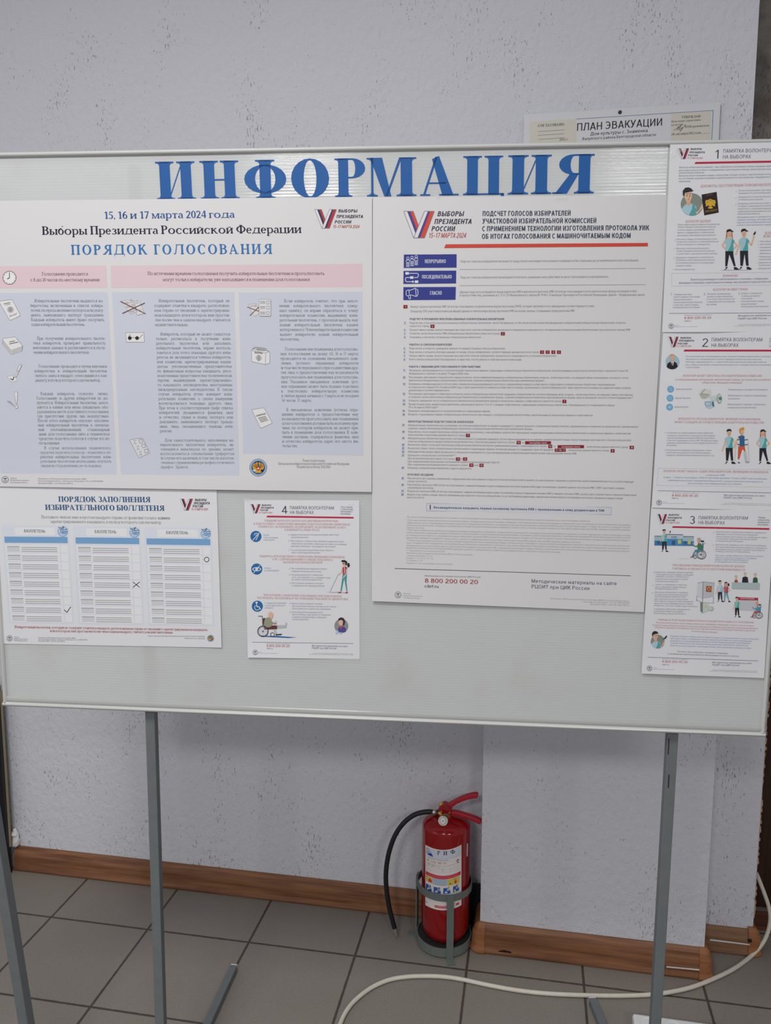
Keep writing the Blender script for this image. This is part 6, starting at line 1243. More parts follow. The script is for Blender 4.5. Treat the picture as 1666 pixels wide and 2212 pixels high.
block(A, [('Волонтер избирательной кампании – лицо, добровольно оказывающее помощь гражданам, являющимся инвалидами,', 265, 1960, 445, 420), ('достигшее возраста 18 лет и направленное для оказания помощи, волонтерской организацией либо в', 260, 1930, 490, 464), ('избирательную комиссию.', 258, 650, 528, 522), ('Волонтер может оказывать помощь избирателям, которые не могут самостоятельно по состоянию здоровья', 258, 1930, 573, 543), ('по состоянию здоровья свободно ориентироваться в пространстве, передвигаться, воспринимать', 258, 1930, 615, 585), ('информацию.', 258, 440, 657, 655)], 26, (142, 152, 166), 'r', 0.2)
block(A, [('Оказать помощь избирателю в пределах своих возможностей.', 245, 885, 1318, 1310), ('Соответствующей избирательной комиссии.', 240, 825, 1355, 1350), ('отчество и документ, удостоверяющий личность,', 238, 805, 1400, 1392), ('явиться с направлением от волонтерской', 236, 797, 1440, 1434), ('организации, либо избирательной комиссии.', 234, 828, 1482, 1476)], 26, GRT)
A.at((1430, 500), Sa)
block(A, [('Оказывать помощь на безвозмездной основе', 228, 842, 128, 122), ('по просьбе и (или) при устном добровольном', 226, 865, 168, 160), ('согласии избирателя с инвалидностью.', 226, 742, 208, 204), ('Выполнять требования председателя', 222, 722, 268, 264), ('соответствующей избирательной комиссии', 220, 805, 308, 303), ('в соответствии с законодательством о выборах.', 218, 852, 350, 344), ('Предъявить направление от волонтерской', 218, 790, 408, 402), ('организации, либо избирательной комиссии', 214, 805, 446, 442), ('по требованию избирателя, которому будет', 212, 797, 488, 484), ('оказывать помощь.', 212, 455, 530, 528), ('Носить нагрудный знак.', 205, 510, 588, 586)], 24, GRT); ticks(A, [(204, 128), (192, 262), (188, 402), (180, 580)], 10)
block(A, [('Член избирательной комиссии', 1500, 1880, 160, 156), ('Зарегистрированный кандидат', 1498, 1880, 204, 200), ('Уполномоченный представитель', 1496, 1890, 252, 248), ('кандидата или партии', 1494, 1780, 296, 292), ('Доверенное лицо', 1490, 1700, 344, 340), ('Уполномоченный представитель', 1488, 1885, 394, 390), ('финансовый', 1486, 1660, 434, 430), ('Доверенное лицо', 1480, 1690, 484, 480), ('политической партии', 1478, 1740, 524, 520), ('Наблюдатель', 1478, 1655, 574, 570)], 24, GRT); ticks(A, [(1475, 150), (1472, 196), (1470, 242), (1466, 384), (1460, 474), (1456, 564)], 8)
A.line([(150, 638), (1880, 620), (1878, 812), (152, 832)], 2.5, (178, 180, 186), 3, True)
block(A, [('Волонтеру рекомендуется заблаговременно согласовать с избирателем,', 443, 1622, 745, 730), ('являющимся инвалидом, какая конкретно помощь ему потребуется для участия в голосовании', 258, 1820, 797, 775)], 30, (128, 132, 142))
block(A, [('Совершать действия,', 182, 455, 970, 968), ('препятствующие голосованию', 180, 582, 1008, 1004), ('избирателей и работе', 178, 460, 1048, 1046), ('членов избирательных комиссий,', 176, 620, 1090, 1086), ('а также лиц, присутствующих', 172, 560, 1130, 1126), ('в помещении для голосования', 168, 578, 1168, 1164), ('Проводить предвыборную', 692, 1050, 962, 958), ('агитацию среди избирателей,', 688, 1085, 1002, 998), ('в том числе среди избирателей', 686, 1110, 1042, 1036), ('с инвалидностью, при оказании', 684, 1115, 1082, 1076), ('им помощи', 682, 833, 1122, 1120), ('Входить с избирателем', 1215, 1528, 954, 950), ('в кабину для тайного', 1212, 1497, 994, 990), ('голосования', 1210, 1378, 1034, 1032), ('(за исключением случаев,', 1208, 1558, 1074, 1070), ('предусмотренных', 1206, 1447, 1116, 1112), ('законодательством о выборах)', 1206, 1622, 1154, 1150)], 24, GRT)
for t, x, y in (('1.', 132, 972), ('2.', 640, 968), ('3.', 1168, 962)): A.text(t, x, y, x+26, y, 34, (140, 144, 156))
A.build('body_text', l1)
subs(g1, l1, Oa, Sa, 38, [('ДОКУМЕНТЫ, УДОСТОВЕРЯЮЩИЕ ПОЛНОМОЧИЯ ВОЛОНТЕРА', 592, 1800, 737, 712), ('ВОЛОНТЕР ДОЛЖЕН', 365, 745, 1276, 1270), ('ВОЛОНТЕР', 1575, 1790, 1455, 1451), ('НЕ МОЖЕТ БЫТЬ', 1547, 1840, 1503, 1498)]); subs(g1, l1, (1430, 500), Sa, 34, [('ВНИМАНИЕ!', 930, 1160, 690, 688), ('ВОЛОНТЕР НЕ ИМЕЕТ ПРАВА', 782, 1310, 902, 896)])
A = Art(g1, Oa, Sa); block(A, [('Паспорт или иной документ, удостоверяющий личность', 1172, 1850, 798, 785), ('гражданина Российской Федерации', 1170, 1660, 838, 828), ('Направление от волонтерской организации либо', 1168, 1850, 896, 884), ('от избирательной комиссии', 1165, 1545, 936, 930), ('Нагрудный знак волонтера (имя и фамилия)', 1165, 1800, 996, 985), ('по форме, утвержденной соответствующей', 1162, 1790, 1036, 1026), ('комиссией, с указанием фамилии, имени', 1158, 1790, 1076, 1066), ('наименования направившей его организации', 1156, 1790, 1116, 1106), ('избирательной комиссии', 1154, 1495, 1154, 1148)], 24, GRT); block(A, [('Нагрудный знак не должен содержать', 1150, 1800, 1204, 1190), ('элементы агитации, логотипы политических', 1148, 1800, 1244, 1232), ('партий или изображения кандидатов', 1146, 1800, 1284, 1272), ('и иного агитационного характера', 1144, 1750, 1324, 1314)], 24, (140, 156, 184)); ticks(A, [(1134, 800), (1130, 900), (1128, 998)], 9); A.build('document_list', l1)
A = Art(g1, Oa, Sa); portrait(A, 460, 1000, 172); A.build('volunteer_portrait_picture', l1)
A = Art(g1, Oa, Sa); A.poly([(606, 850), (836, 808), (868, 1120), (648, 1164)], (40, 28, 28), 6); GO = (196, 160, 50)
for sg in (-1, 1):
    A.poly([(742+sg*14, 960), (742+sg*34, 930), (742+sg*72, 936), (742+sg*80, 975), (742+sg*66, 1008), (742+sg*74, 1030), (742+sg*44, 1024), (742+sg*18, 1010)], GO, 8); A.ell(742+sg*26, 946, 15, 22, GO, 9)
    A.line([(742+sg*30, 950), (742+sg*58, 985)], 5, (120, 92, 30), 9)
A.ell(742, 990, 26, 50, GO, 9); A.ell(742, 926, 14, 12, GO, 9); A.poly([(714, 1036), (770, 1036), (784, 1056), (742, 1066), (704, 1058)], GO, 9); A.text('ПАСПОРТ', 664, 1122, 850, 1098, 30, (168, 140, 60), 'r', 8); A.line([(672, 872), (772, 852)], 5, (96, 84, 76), 8); A.line([(674, 858), (774, 838)], 5, (96, 84, 76), 8); A.build('passport_picture', l1)
A = Art(g1, (1430, 300), Sa); A.poly([(880, 2000), (1000, 1994), (1370, 1996), (1300, 2006), (960, 2008)], (176, 178, 182), 2); man(A, 1030, 1378, 620, True, True); man(A, 1252, 1372, 622, True, False, True); A.build('volunteers_picture', l1)
leaf_foot(g1, l1, (1430, 500), Sa, ((112, 1246), (1880, 1238), 6), (342, 1334, 752, 1328, 34), (342, 1374, 448, 1372, 22), ((1165, 1296, 1760, 1286, 26), (1162, 1340, 1597, 1334, 26)), (142, 1442, 42), 11, ((195, 1436, 258, 1436, 0), (195, 1458, 540, 1452, 0), (1172, 1424, 1880, 1414, 0), (1110, 1446, 1880, 1434, 0)), (345, 1282, 770, 1276, 14))

Ob, Sb = (1420, 700), 6.77
leaf_head(g2, l2, Ob, Sb, (158, 186, 154, 150), [(340, 493, 213), (318, 537, 254), (298, 438, 297), (280, 498, 333)], 24, '2', (660, 331, 743, 331, 122), (797, 251, 1537, 251), (793, 332, 1188, 332), [('Взаимодействие', 1645, 1850, 228), ('волонтера', 1642, 1760, 264), ('с избирательной', 1640, 1850, 300), ('комиссией', 1638, 1770, 334)], ((402, 373), (1820, 375), (1820, 401), (386, 401)), 50)
A = Art(g2, Ob, Sb)
block(A, [('По всем вопросам, возникающим в ходе оказания помощи избирателям, волонтеры вправе', 415, 1790, 481, 483), ('обращаться к председателю соответствующей избирательной комиссии,', 413, 1525, 522, 524), ('либо лицу, замещающему его, – к заместителю председателя или секретарю комиссии,', 411, 1600, 562, 564), ('или к члену участковой избирательной комиссии, которому поручено взаимодействие', 408, 1760, 603, 605), ('с волонтерами.', 406, 622, 641, 641)], 22, (150, 160, 176), 'r', 0.2)
block(A, [('Крупный шрифт', 275, 512, 960, 961), ('Шрифт Брайля', 266, 485, 1092, 1092), ('Аудиоформат', 256, 458, 1220, 1220), ('Информация о порядке голосования', 1042, 1612, 967, 969), ('Информация о зарегистрированных', 1038, 1600, 1054, 1057), ('кандидатах', 1036, 1205, 1099, 1099), ('Информация о порядке заполнения', 1030, 1583, 1184, 1186), ('избирательного бюллетеня', 1026, 1443, 1230, 1231)], 24, GRT)
A.at((1420, 890), Sb)
block(A, [('О потребности в предоставлении такому избирателю', 145, 818, 313, 315), ('специального транспортного средства или сопровождения,', 143, 852, 352, 354), ('такси для проезда до помещения УИК для голосования,', 141, 840, 388, 390), ('в том числе сопровождать такси до УИК, ТИК, МФЦ для подачи', 138, 892, 424, 428), ('заявления о включении его в список избирателей по месту', 136, 880, 460, 464), ('нахождения', 134, 283, 493, 493), ('О потребности в специальном оборудовании, а также', 130, 792, 565, 569), ('технических средствах для голосования (например,', 128, 785, 601, 607), ('трафаретах, дополнительном освещении или лупах и т.д.)', 126, 830, 637, 644)], 22, GRT); ticks(A, [(118, 300), (104, 556)], 9)
block(A, [('в период в УИК', 715, 988, 931, 933), ('в день – 7 марта и не позднее 14.00 по местному времени 17 марта 2024 года письменных', 93, 1605, 962, 985), ('заявлений или устных обращений избирателей о предоставлении им возможности', 152, 1545, 1006, 1029), ('проголосовать вне помещения для голосования', 445, 1228, 1052, 1063)], 22, (142, 158, 188), 'r', 0.2)
A.line([(15, 822), (1760, 842), (1742, 1098), (-5, 1072)], 2.5, (184, 186, 192), 3, True); A.build('body_text', l2)
subs(g2, l2, Ob, Sb, 30, [('ВОЛОНТЕР МОЖЕТ ОБРАТИТЬСЯ В ИЗБИРАТЕЛЬНУЮ КОМИССИЮ', 380, 1532, 769, 771), ('за информационными материалами, выполненными в форме, доступной для восприятия', 262, 1650, 822, 826), ('избирателем, являющимся инвалидом', 655, 1238, 867, 869), ('ВОЛОНТЕР ПО ПРОСЬБЕ ИЗБИРАТЕЛЯ, ЯВЛЯЮЩЕГОСЯ ИНВАЛИДОМ,', 310, 1515, 1398, 1406), ('МОЖЕТ СООБЩИТЬ В СООТВЕТСТВУЮЩУЮ ИЗБИРАТЕЛЬНУЮ КОМИССИЮ', 258, 1563, 1446, 1456)]); subs(g2, l2, (1420, 890), Sb, 30, [('ВОЛОНТЕР МОЖЕТ ОКАЗАТЬ СОДЕЙСТВИЕ ИЗБИРАТЕЛЮ, ЯВЛЯЮЩЕМУСЯ ИНВАЛИДОМ', 95, 1622, 876, 893)])
A = Art(g2, Ob, Sb); A.ell(224, 556, 102, 108, (152, 176, 188), 2); A.poly([(138, 626), (152, 576), (198, 546), (246, 546), (286, 572), (302, 624), (262, 654), (214, 662), (170, 652)], (30, 32, 40), 3); A.poly([(198, 548), (246, 546), (232, 606), (212, 606)], (202, 202, 206), 4); A.poly([(210, 560), (226, 560), (226, 608), (208, 606)], (140, 62, 54), 5); A.poly([(184, 452), (252, 448), (256, 490), (240, 530), (222, 546), (200, 532), (184, 492)], (200, 160, 132), 4); A.poly([(182, 470), (188, 444), (226, 436), (254, 452), (254, 466), (226, 456)], (172, 150, 134), 5); A.build('suited_man_picture', l2)
for i, (x, y) in enumerate(((197, 952), (189, 1083), (182, 1214))):
    A = Art(g2, Ob, Sb); A.circ(x, y, 50, (106, 160, 194), 2); WI = (150, 186, 212)
    if i == 0: A.ring(x-6, y-6, 18, 8, WI, 3); A.line([(x+8, y+8), (x+26, y+28)], 10, WI, 3)
    elif i == 1: A.line([(x-22, y-20), (x+22, y-20), (x+22, y+20), (x-22, y+20)], 7, WI, 3, True); A.line([(x-10, y), (x+10, y)], 8, WI, 3)
    else: A.poly([(x-26, y-4), (x+20, y-24), (x+20, y+22), (x-26, y+8)], WI, 3); A.rect(x-14, y+6, x-4, y+24, WI, 3)
    A.build(('magnifier_symbol', 'braille_symbol', 'audio_symbol')[i], l2, 'round pale blue symbol')
A = Art(g2, Ob, Sb); A.poly([(612, 1020), (640, 956), (700, 944), (790, 960), (796, 1030), (740, 1090), (660, 1086)], (196, 198, 192), 2); A.line([(700, 952), (640, 1022), (760, 1030)], 8, (134, 118, 104), 3); A.poly([(612, 1020), (690, 1036), (770, 1040), (700, 1092), (652, 1084)], (166, 172, 162), 4)
A.poly([(768, 1060), (860, 1040), (862, 1126), (776, 1112)], (186, 196, 192), 5); A.ell(908, 1090, 38, 72, (150, 160, 160), 6); A.ell(914, 1088, 28, 58, (186, 192, 190), 7); A.ell(922, 1088, 24, 26, (72, 128, 116), 8); A.poly([(690, 1128), (826, 1130), (838, 1208), (760, 1240), (710, 1210)], (168, 190, 202), 4); A.poly([(800, 1134), (826, 1134), (836, 1206), (808, 1200)], (64, 112, 106), 6); A.ring(745, 1166, 46, 5, (104, 116, 150), 6, 0, 360, 24, 32); A.build('megaphone_and_disc_picture', l2)
A = Art(g2, (1420, 890), Sb); man(A, 1052, 250, 510, False); man(A, 1545, 256, 506, True, True)
A.poly([(1186, 498), (1280, 500), (1292, 590), (1246, 540), (1200, 690), (1180, 690)], (196, 82, 50), 4); A.poly([(1262, 590), (1304, 590), (1322, 720), (1284, 726)], (176, 184, 188), 4); A.poly([(1184, 360), (1222, 344), (1276, 348), (1280, 500), (1206, 500), (1208, 400)], (44, 92, 136), 5); A.line([(1190, 370), (1150, 430), (1186, 470)], 14, SKIN, 4)
A.ell(1238, 286, 28, 44, (206, 168, 130), 5); A.poly([(1196, 256), (1220, 234), (1262, 220), (1276, 232), (1266, 262), (1224, 270), (1222, 312), (1262, 340), (1232, 338), (1206, 304)], (206, 138, 58), 6)
for a_, b_ in (((1160, 420), (1128, 738)), ((1330, 410), (1346, 740))): A.line([a_, b_], 5, (170, 160, 150), 3)
for y in (406, 478): A.line([(1172, y), (1210, y-4)], 9, (44, 44, 52), 6); A.line([(1278, y+4), (1326, y-6)], 9, (44, 44, 52), 6)
A.poly([(1178, 734), (1196, 728), (1218, 746), (1180, 748)], (90, 92, 98), 5); A.poly([(1288, 738), (1330, 716), (1350, 740), (1300, 742)], (150, 156, 162), 5); A.build('assisted_voter_picture', l2)
leaf_foot(g2, l2, (1420, 890), Sb, ((5, 1148), (1740, 1181), 6), (216, 1234, 598, 1240, 32), (212, 1268, 312, 1270, 21), ((978, 1226, 1572, 1236, 24), (975, 1262, 1382, 1268, 24)), (28, 1324, 41), 10, ((80, 1318, 140, 1318, 0), (80, 1338, 400, 1341, 0), (985, 1334, 1700, 1352, 0), (922, 1352, 1690, 1374, 0)), (220, 1184, 612, 1192, 13))

Oc, Sc = (1390, 1090), 6.04
leaf_head(g3, l3, Oc, Sc, (178, 125, 132, 126), [(330, 463, 144), (314, 500, 182), (296, 412, 215), (282, 470, 246)], 21, '3', (606, 249, 672, 250, 100), (723, 191, 1363, 196), (720, 252, 1062, 258), [('Помощь', 1500, 1592, 176), ('избирателям,', 1494, 1648, 208), ('являющимся', 1492, 1645, 238), ('инвалидами', 1490, 1632, 268)], ((388, 281), (1646, 307), (1646, 329), (374, 302)), 42)
A = Art(g3, Oc, Sc)
block(A, [('Волонтер может сопровождать избирателя, являющегося', 955, 1605, 362, 376), ('инвалидом, от места жительства до помещения', 953, 1490, 392, 404), ('для голосования, помочь войти в зал, сопровождать до кабины', 952, 1612, 424, 438), ('к голосованию и ящику для голосования, выходу', 950, 1483, 452, 462), ('из помещения для голосования', 948, 1300, 480, 488), ('Волонтер может проводить такого избирателя в помещение', 945, 1603, 530, 544), ('для голосования. При появлении избирателя, являющегося', 942, 1612, 560, 576), ('инвалидом, волонтер должен подойти, представиться', 940, 1585, 590, 604), ('и помощь, в том числе в сопровождении.', 938, 1392, 616, 626)], 19, GRT)
block(A, [('При словах «прошу избирателя» избиратель не должен', 938, 1565, 670, 682), ('отказать, чтобы он не стал думать о голосовании,', 936, 1480, 698, 710), ('помощь в совершенствовании возможности', 935, 1370, 724, 732), ('без принуждения при таких голосованиях', 933, 1360, 752, 760)], 19, (150, 164, 194), 'r', 0.15)
block(A, [('Избиратель, имеющий нарушение функций', 160, 648, 890, 894), ('опорно-двигательного аппарата, необходимо', 160, 652, 920, 925), ('подождать, где можно сообщить место', 159, 595, 946, 951), ('расположения и как удобнее подойти', 157, 580, 978, 982), ('к избирательной комиссии', 156, 452, 1008, 1011), ('Слепого и слабовидящего избирателя', 156, 568, 1050, 1056), ('нужно сопроводить, предложив руку', 154, 560, 1080, 1086), ('на избирательном участке', 152, 447, 1106, 1110), ('Для глухих избирателей, владеющих', 150, 585, 1150, 1156), ('жестовым языком, желательно пригласить', 148, 582, 1180, 1186), ('сурдопереводчика (или иное лицо)', 146, 558, 1206, 1212), ('для общения на жестовом языке', 145, 585, 1238, 1244)], 19, GRT); ticks(A, [(922, 360), (912, 528), (140, 884), (128, 1048), (120, 1150)], 9)
Od, Sd = (1370, 1280), 5.63
A.at(Od, Sd)
block(A, [('либо попросить чистый лист, либо в письменной', 245, 720, 110, 118), ('форме, при этом необходимо выйти из кабины', 244, 715, 138, 146), ('убедиться, что голос подан самостоятельно', 242, 772, 164, 176), ('Сопроводить избирателя с инвалидностью', 240, 680, 206, 214), ('до кабины для тайного голосования,', 238, 597, 232, 240), ('подъем к выходу, дать достаточно места', 236, 625, 258, 266)], 18, GRT)
block(A, [('Помощь в переносе избирательного бюллетеня для его заполнения может оказать волонтер,', 440, 1515, 535, 574), ('либо другое лицо, не являющееся членом избирательной комиссии, зарегистрированным', 440, 1432, 564, 598), ('кандидатом, его или доверенным лицом, уполномоченным представителем кандидата', 440, 1415, 592, 624), ('по финансовым вопросам, уполномоченным представителем партии, лиц Волонтер', 439, 1387, 620, 652), ('политической партии, наблюдателем, иностранным наблюдателем', 438, 1420, 650, 684)], 17, (146, 162, 196), 'r', 0.15)
block(A, [('Не может быть избиратель, являющийся инвалидом,', 530, 1145, 724, 748), ('устанавливаемый надлежащим документом, подтверждающим его личность на участке', 412, 1275, 750, 782)], 17, (126, 130, 140)); A.build('body_text', l3)
subs(g3, l3, Oc, Sc, 27, [('ПРИ ОКАЗАНИИ ПОМОЩИ ИЗБИРАТЕЛЮ ВОЛОНТЕР ДОЛЖЕН', 382, 1322, 802, 818), ('УЧИТЫВАТЬ ОСОБЕННОСТИ ЕГО КАТЕГОРИИ ИНВАЛИДНОСТИ', 378, 1328, 846, 864)]); subs(g3, l3, Od, Sd, 20, [('ПОМОЩЬ В ПОЛУЧЕНИИ ИЗБИРАТЕЛЬНОГО БЮЛЛЕТЕНЯ И (ИЛИ) ЕГО ЗАПОЛНЕНИИ', 290, 1455, 338, 374), ('Волонтер может оказать такую помощь избирателю, являющемуся инвалидом, в случае, если он не имеет', 270, 1460, 372, 412), ('возможности самостоятельно расписаться в получении избирательного бюллетеня и (или) заполнить избирательный бюллетень,', 222, 1510, 402, 446), ('избирателя, являющегося инвалидом, либо по его просьбе волонтер устно извещает комиссию о намерении', 250, 1470, 430, 472), ('воспользоваться помощью', 705, 1012, 476, 492)])
A = Art(g3, Oc, Sc); A.poly([(145, 470), (662, 480), (656, 540), (145, 534)], (62, 112, 160), 2); A.poly([(145, 412), (660, 420), (660, 484), (145, 470)], (150, 172, 184), 2); A.poly([(288, 388), (520, 392), (518, 448), (288, 444)], (168, 184, 194), 3); A.line([(288, 388), (520, 392)], 8, (70, 84, 106), 4); A.line([(145, 410), (288, 412)], 7, (70, 84, 106), 4); A.line([(522, 414), (662, 418)], 7, (70, 84, 106), 4)
A.text('УИК', 362, 438, 440, 440, 26, (60, 70, 100), 'r', 4); A.poly([(310, 448), (516, 450), (514, 538), (310, 536)], (66, 128, 178), 3); A.rect(372, 470, 418, 526, (50, 84, 128), 4); A.rect(452, 458, 494, 510, (190, 184, 74), 4); A.rect(582, 472, 618, 516, (190, 184, 74), 4); A.rect(180, 476, 222, 512, (54, 88, 132), 4); A.rect(534, 476, 560, 510, (54, 88, 132), 4); A.build('polling_station_picture', l3)
A = Art(g3, Oc, Sc); man(A, 272, 322, 296, False, False, True, (TEALL, TEAL), (40, 42, 50)); A.build('waving_volunteer_picture', l3)
def chair_user(A, x, y, k, shirt, scarf, hair, trousers=(60, 120, 150), f=1):
    T = lambda *p: [(x+a*k*f, y+b*k) for a, b in p]
    A.line(T((-6, 0), (8, 0), (30, -44)), 5*k, (70, 80, 100), 3); wheels(A, x+22*k*f, y, 56*k, 6*k); wheels(A, x+2*k*f, y-2*k, 52*k, 3*k); wheels(A, x-64*k*f, y+28*k, 22*k, 4*k); A.line(T((-30, -40), (-70, 6), (-100, 28)), 5*k, (130, 150, 170), 4)
    A.poly(T((20, -66), (-60, -66), (-86, -20), (-108, 26), (-92, 28), (-62, -36), (20, -44)), trousers, 8); A.poly(T((-108, 24), (-92, 22), (-92, 34), (-128, 34), (-126, 28)), (150, 60, 60), 9)
    A.poly(T((20, -66), (-30, -66), (-34, -110), (-24, -150), (10, -150), (30, -120), (34, -70)), shirt, 9); A.line(T((-22, -130), (-48, -106), (-80, -118), (-92, -140)), 10*k, shirt, 10); A.circ(x-92*k*f, y-144*k, 7*k, SKIN, 11); A.line(T((-22, -154), (-18, -120)), 12*k, scarf, 10)
    A.poly(T((30, -150), (46, -150), (42, -60), (30, -60)), (54, 94, 140), 8); A.rect(min(x+10*k*f, x+52*k*f), y-186*k, max(x+10*k*f, x+52*k*f), y-166*k, (48, 52, 70), 8); A.line(T((40, -148), (80, -150)), 4*k, (120, 130, 140), 8)
    A.ell(x-16*k*f, y-188*k, 18*k, 26*k, (206, 146, 118), 9); A.poly(T((-36, -200), (-30, -220), (0, -222), (12, -200), (6, -182), (-6, -200)), hair, 10)
A = Art(g3, Oc, Sc); chair_user(A, 740, 654, 1.0, (64, 116, 82), (170, 60, 56), (150, 156, 160), (66, 126, 150)); A.line([(470, 704), (600, 710)], 3, (176, 178, 184), 2); A.build('wheelchair_user_picture', l3)
A = Art(g3, Oc, Sc); A.poly([(778, 1008), (930, 1022), (918, 1202), (770, 1224)], (176, 178, 184), 3); A.poly([(710, 1026), (780, 1008), (772, 1224), (698, 1192)], (192, 194, 198), 3); A.line([(780, 1008), (772, 1300)], 6, (110, 112, 120), 5); A.line([(698, 1192), (696, 1260)], 5, (120, 122, 130), 5); A.line([(918, 1200), (914, 1290)], 5, (130, 132, 140), 5); A.line([(710, 1026), (780, 1006), (930, 1022)], 5, (140, 142, 148), 5)
A.poly([(824, 1062), (892, 1066), (886, 1142), (820, 1136)], (140, 52, 50), 5); A.ell(856, 1100, 26, 30, (196, 132, 50), 6); A.poly([(842, 1094), (870, 1094), (856, 1122)], (110, 70, 40), 7)
A.at(Od, Sd); A.poly([(806, 118), (836, 112), (836, 252), (808, 226)], (112, 124, 120), 5); A.poly([(838, 118), (908, 120), (904, 222), (836, 250)], (184, 192, 188), 5); A.circ(872, 172, 14, (190, 184, 110), 6); A.ell(936, 196, 34, 30, (168, 174, 170), 5); A.ell(930, 192, 20, 18, (190, 196, 192), 6); A.line([(764, 88), (826, 122), (962, 126)], 4, (150, 152, 160), 5); A.build('voting_booth_picture', l3)
A = Art(g3, Oc, Sc); man(A, 1000, 988, 282, False, False, False, ((170, 196, 212), (140, 176, 200)), (44, 46, 60)); man(A, 1080, 1010, 262, False, True, False, ((168, 90, 104), (150, 70, 88)), (104, 150, 168)); A.ell(1114, 1044, 10, 20, (34, 32, 38), 8); A.build('voters_picture', l3)
A = Art(g3, Oc, Sc)
for x, hw, b0, sh in ((1212, 24, 980, (150, 70, 62)), (1330, 42, 940, (40, 38, 44)), (1462, 34, 950, (52, 84, 66))):
    A.poly([(x-hw, 1018), (x-hw*0.8, b0+8), (x-8, b0), (x+8, b0), (x+hw*0.8, b0+8), (x+hw, 1018)], sh, 3); A.ell(x, b0-28, 15, 26, SKIN, 4); A.poly([(x-18, b0-36), (x-14, b0-56), (x+14, b0-56), (x+18, b0-36), (x, b0-46)], (190, 168, 140) if x < 1300 else (168, 168, 170), 5)
A.poly([(1158, 1014), (1522, 1024), (1516, 1110), (1156, 1098)], (160, 174, 174), 6); A.build('commission_table_picture', l3)
A = Art(g3, Od, Sd); A.poly([(1262, 56), (1510, 64), (1504, 96), (1262, 92)], (170, 40, 64), 3); A.poly([(1262, 92), (1504, 96), (1500, 226), (1282, 216)], (182, 184, 192), 3); A.text('ИНФОРМАЦИЯ', 1298, 80, 1462, 84, 18, (212, 200, 204), 'r', 5); A.line([(1506, 64), (1502, 230)], 5, (70, 74, 90), 4); man(A, 1252, 52, 250, False, False, False, ((124, 176, 172), TEAL), BLK); chair_user(A, 1508, 276, 0.72, (70, 140, 170), (212, 172, 110), (206, 150, 70), (176, 80, 84)); A.build('notice_board_picture', l3)
A = Art(g3, Od, Sd); portrait(A, 288, 596, 84); A.poly([(352, 564), (372, 548), (388, 528), (400, 520), (400, 540), (382, 562), (362, 570)], (44, 40, 54), 6); A.build('volunteer_portrait_picture', l3)
leaf_foot(g3, l3, Od, Sd, ((168, 784), (1508, 829), 5), (342, 850, 650, 858, 25), (342, 882, 422, 884, 17), ((955, 858, 1432, 870, 20), (953, 888, 1278, 894, 20)), (188, 922, 34), 9, ((232, 916, 282, 917, 0), (232, 934, 490, 941, 0), (962, 942, 1502, 960, 0), (918, 956, 1500, 976, 0)), (345, 812, 662, 822, 10))

# ---- evacuation plan pinned on the pillar behind the board
qE = [np.array(p, float) for p in ((1132.5, 248), (1557, 220.5), (1551, 318), (1141.5, 330))]
def fe(P, h):
    d = rays(P); t = ((PY-0.0090-np.asarray(h))-CAM[1])/d[:, 1]; return CAM+d*t[:, None]
TL_, TR_ = fe([qE[0], qE[1]], np.zeros(2)); e = TR_-TL_; dn = np.array([e[2], 0, -e[0]]); dn *= 0.297/np.linalg.norm(dn)
mb = MB(); mb.v = [tuple(q+Y_*o_) for o_ in (0, 0.0025) for q in (TL_, TR_, TR_+dn, TL_+dn)]; mb.f = [(0, 1, 2, 3), (4, 5, 6, 7)]+[(k, (k+1) % 4, 4+(k+1) % 4, 4+k) for k in range(4)]; mb.mi = [0]*6
ev = mb.build('evacuation_plan', M_SHEET); thing(ev, 'evacuation plan sheet nailed to the wall, showing above the board top right', 'sign')
Oe, Se = (1100, 200), 2.943
A = Art(fe, Oe, Se); A.quad((128, 186), (428, 166), (428, 330), (134, 335), M_CREAMP, 2, 2, 2); A.text('«СОГЛАСОВАНО»', 180, 219, 355, 209, 17, (96, 92, 88), 'S')
for y in (248, 272, 298): A.line([(184, y), (352, y-11)], 1.8, (90, 88, 86), 4)
A.text('2012 г.', 320, 306, 377, 303, 15, (96, 92, 88), 's'); A.build('approval_slip', ev, 'cream paper slip on the left')
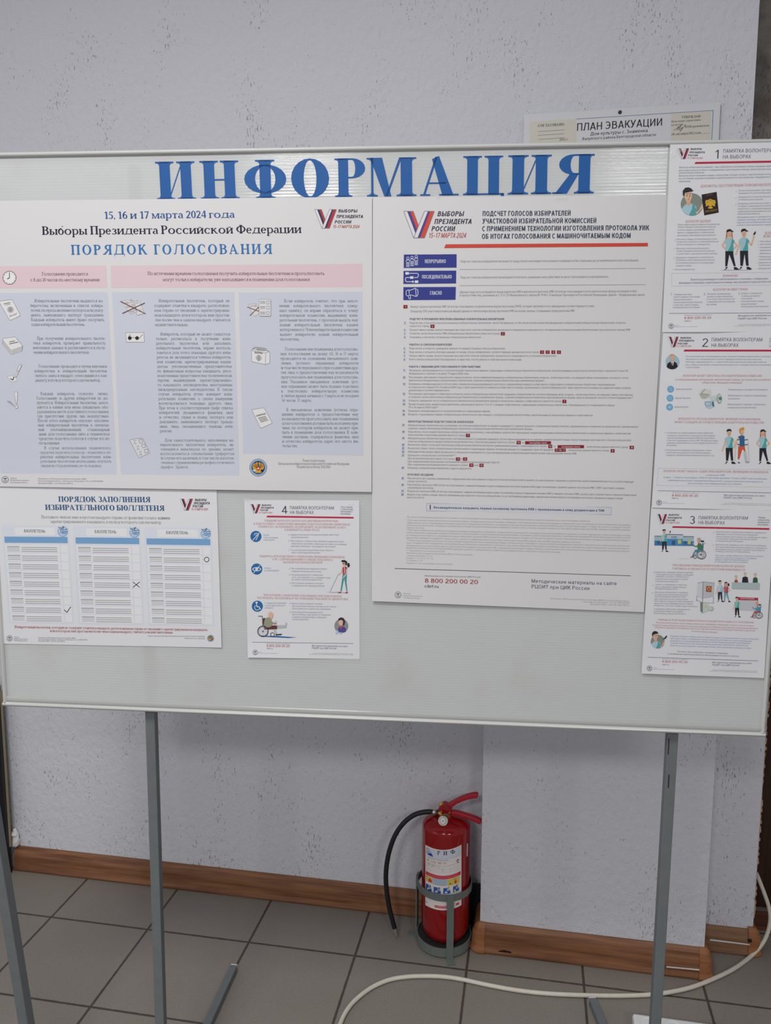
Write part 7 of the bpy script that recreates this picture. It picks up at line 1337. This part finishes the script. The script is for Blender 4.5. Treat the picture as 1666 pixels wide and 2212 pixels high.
A = Art(fe, Oe, Se); A.quad((1030, 134), (1284, 118), (1280, 330), (1030, 335), M_CREAMP, 2, 2, 2); A.text('УТВЕРЖДАЮ:', 1098, 164, 1220, 157, 15, (104, 100, 96), 'S'); A.text('Начальник управления', 1032, 190, 1218, 178, 13, (104, 100, 96), 's'); A.text('культуры', 1032, 212, 1108, 206, 13, (104, 100, 96), 's'); A.text('В.П.Коровянская', 1118, 224, 1272, 214, 14, (84, 82, 80), 's'); A.text('«10» октября 2012 года', 1030, 270, 1220, 258, 13, (92, 90, 88), 's')
A.line([(1046, 242), (1082, 214), (1066, 240), (1096, 206), (1080, 238), (1104, 220), (1086, 250), (1124, 200)], 2.2, (70, 70, 74), 4); A.line([(1032, 270), (1278, 258)], 1.2, (120, 116, 110), 4); A.build('signed_slip', ev, 'cream paper slip on the right')
A = Art(fe, Oe, Se); A.text('ПЛАН ЭВАКУАЦИИ', 432, 243, 972, 209, 47, (38, 38, 46), 'R'); A.text('Дом культуры с. Знаменка', 517, 272, 880, 250, 21, (52, 52, 62), 'r'); A.text('Валуйского района Белгородской области', 467, 302, 932, 275, 17, (52, 52, 62), 'r'); A.build('heading', ev, 'black heading on the plan')
A = Art(fe, Oe, Se); A.line([(428, 168), (1298, 113)], 3, (110, 136, 160), 3); A.line([(1298, 112), (1288, 330)], 5, (124, 150, 178), 3); A.build('border_line', ev, 'blue border line')
mb = MB(); nq = fe([(1339.5, 242.5)], np.zeros(1))[0]; mb.lathe(nq, [(0, 0.004), (0.003, 0.0035), (0.0042, 0.001), (0.0042, -0.0), (0.0015, -0.0005)], 20, ax=-Y_); mb.build('nail', M_BLACK, ev)

# ---- clear tape on the corners of the sheets
def tape_bit(pts, par, fn, lay=9):
    A = Art(fn); A.quad(*pts, M_TAPE, lay, 4, 4); A.build('tape', par, 'clear tape')
tape_bit([(1446, 330), (1476, 312), (1482, 322), (1452, 342)], l1, g1, 12)
tape_bit([(527, 1075), (541, 1077), (541, 1084), (527, 1083)], lf, fl_, 12); tape_bit([(752, 1087), (764, 1087), (764, 1091), (752, 1091)], lf, fl_, 12)
tape_bit([(940, 421), (952, 421), (952, 428), (940, 428)], p3, f3, 12); tape_bit([(1200, 425), (1226, 425), (1226, 431), (1200, 431)], p3, f3, 12)

for o in bpy.data.objects:
    if '_o' in o: del o['_o']
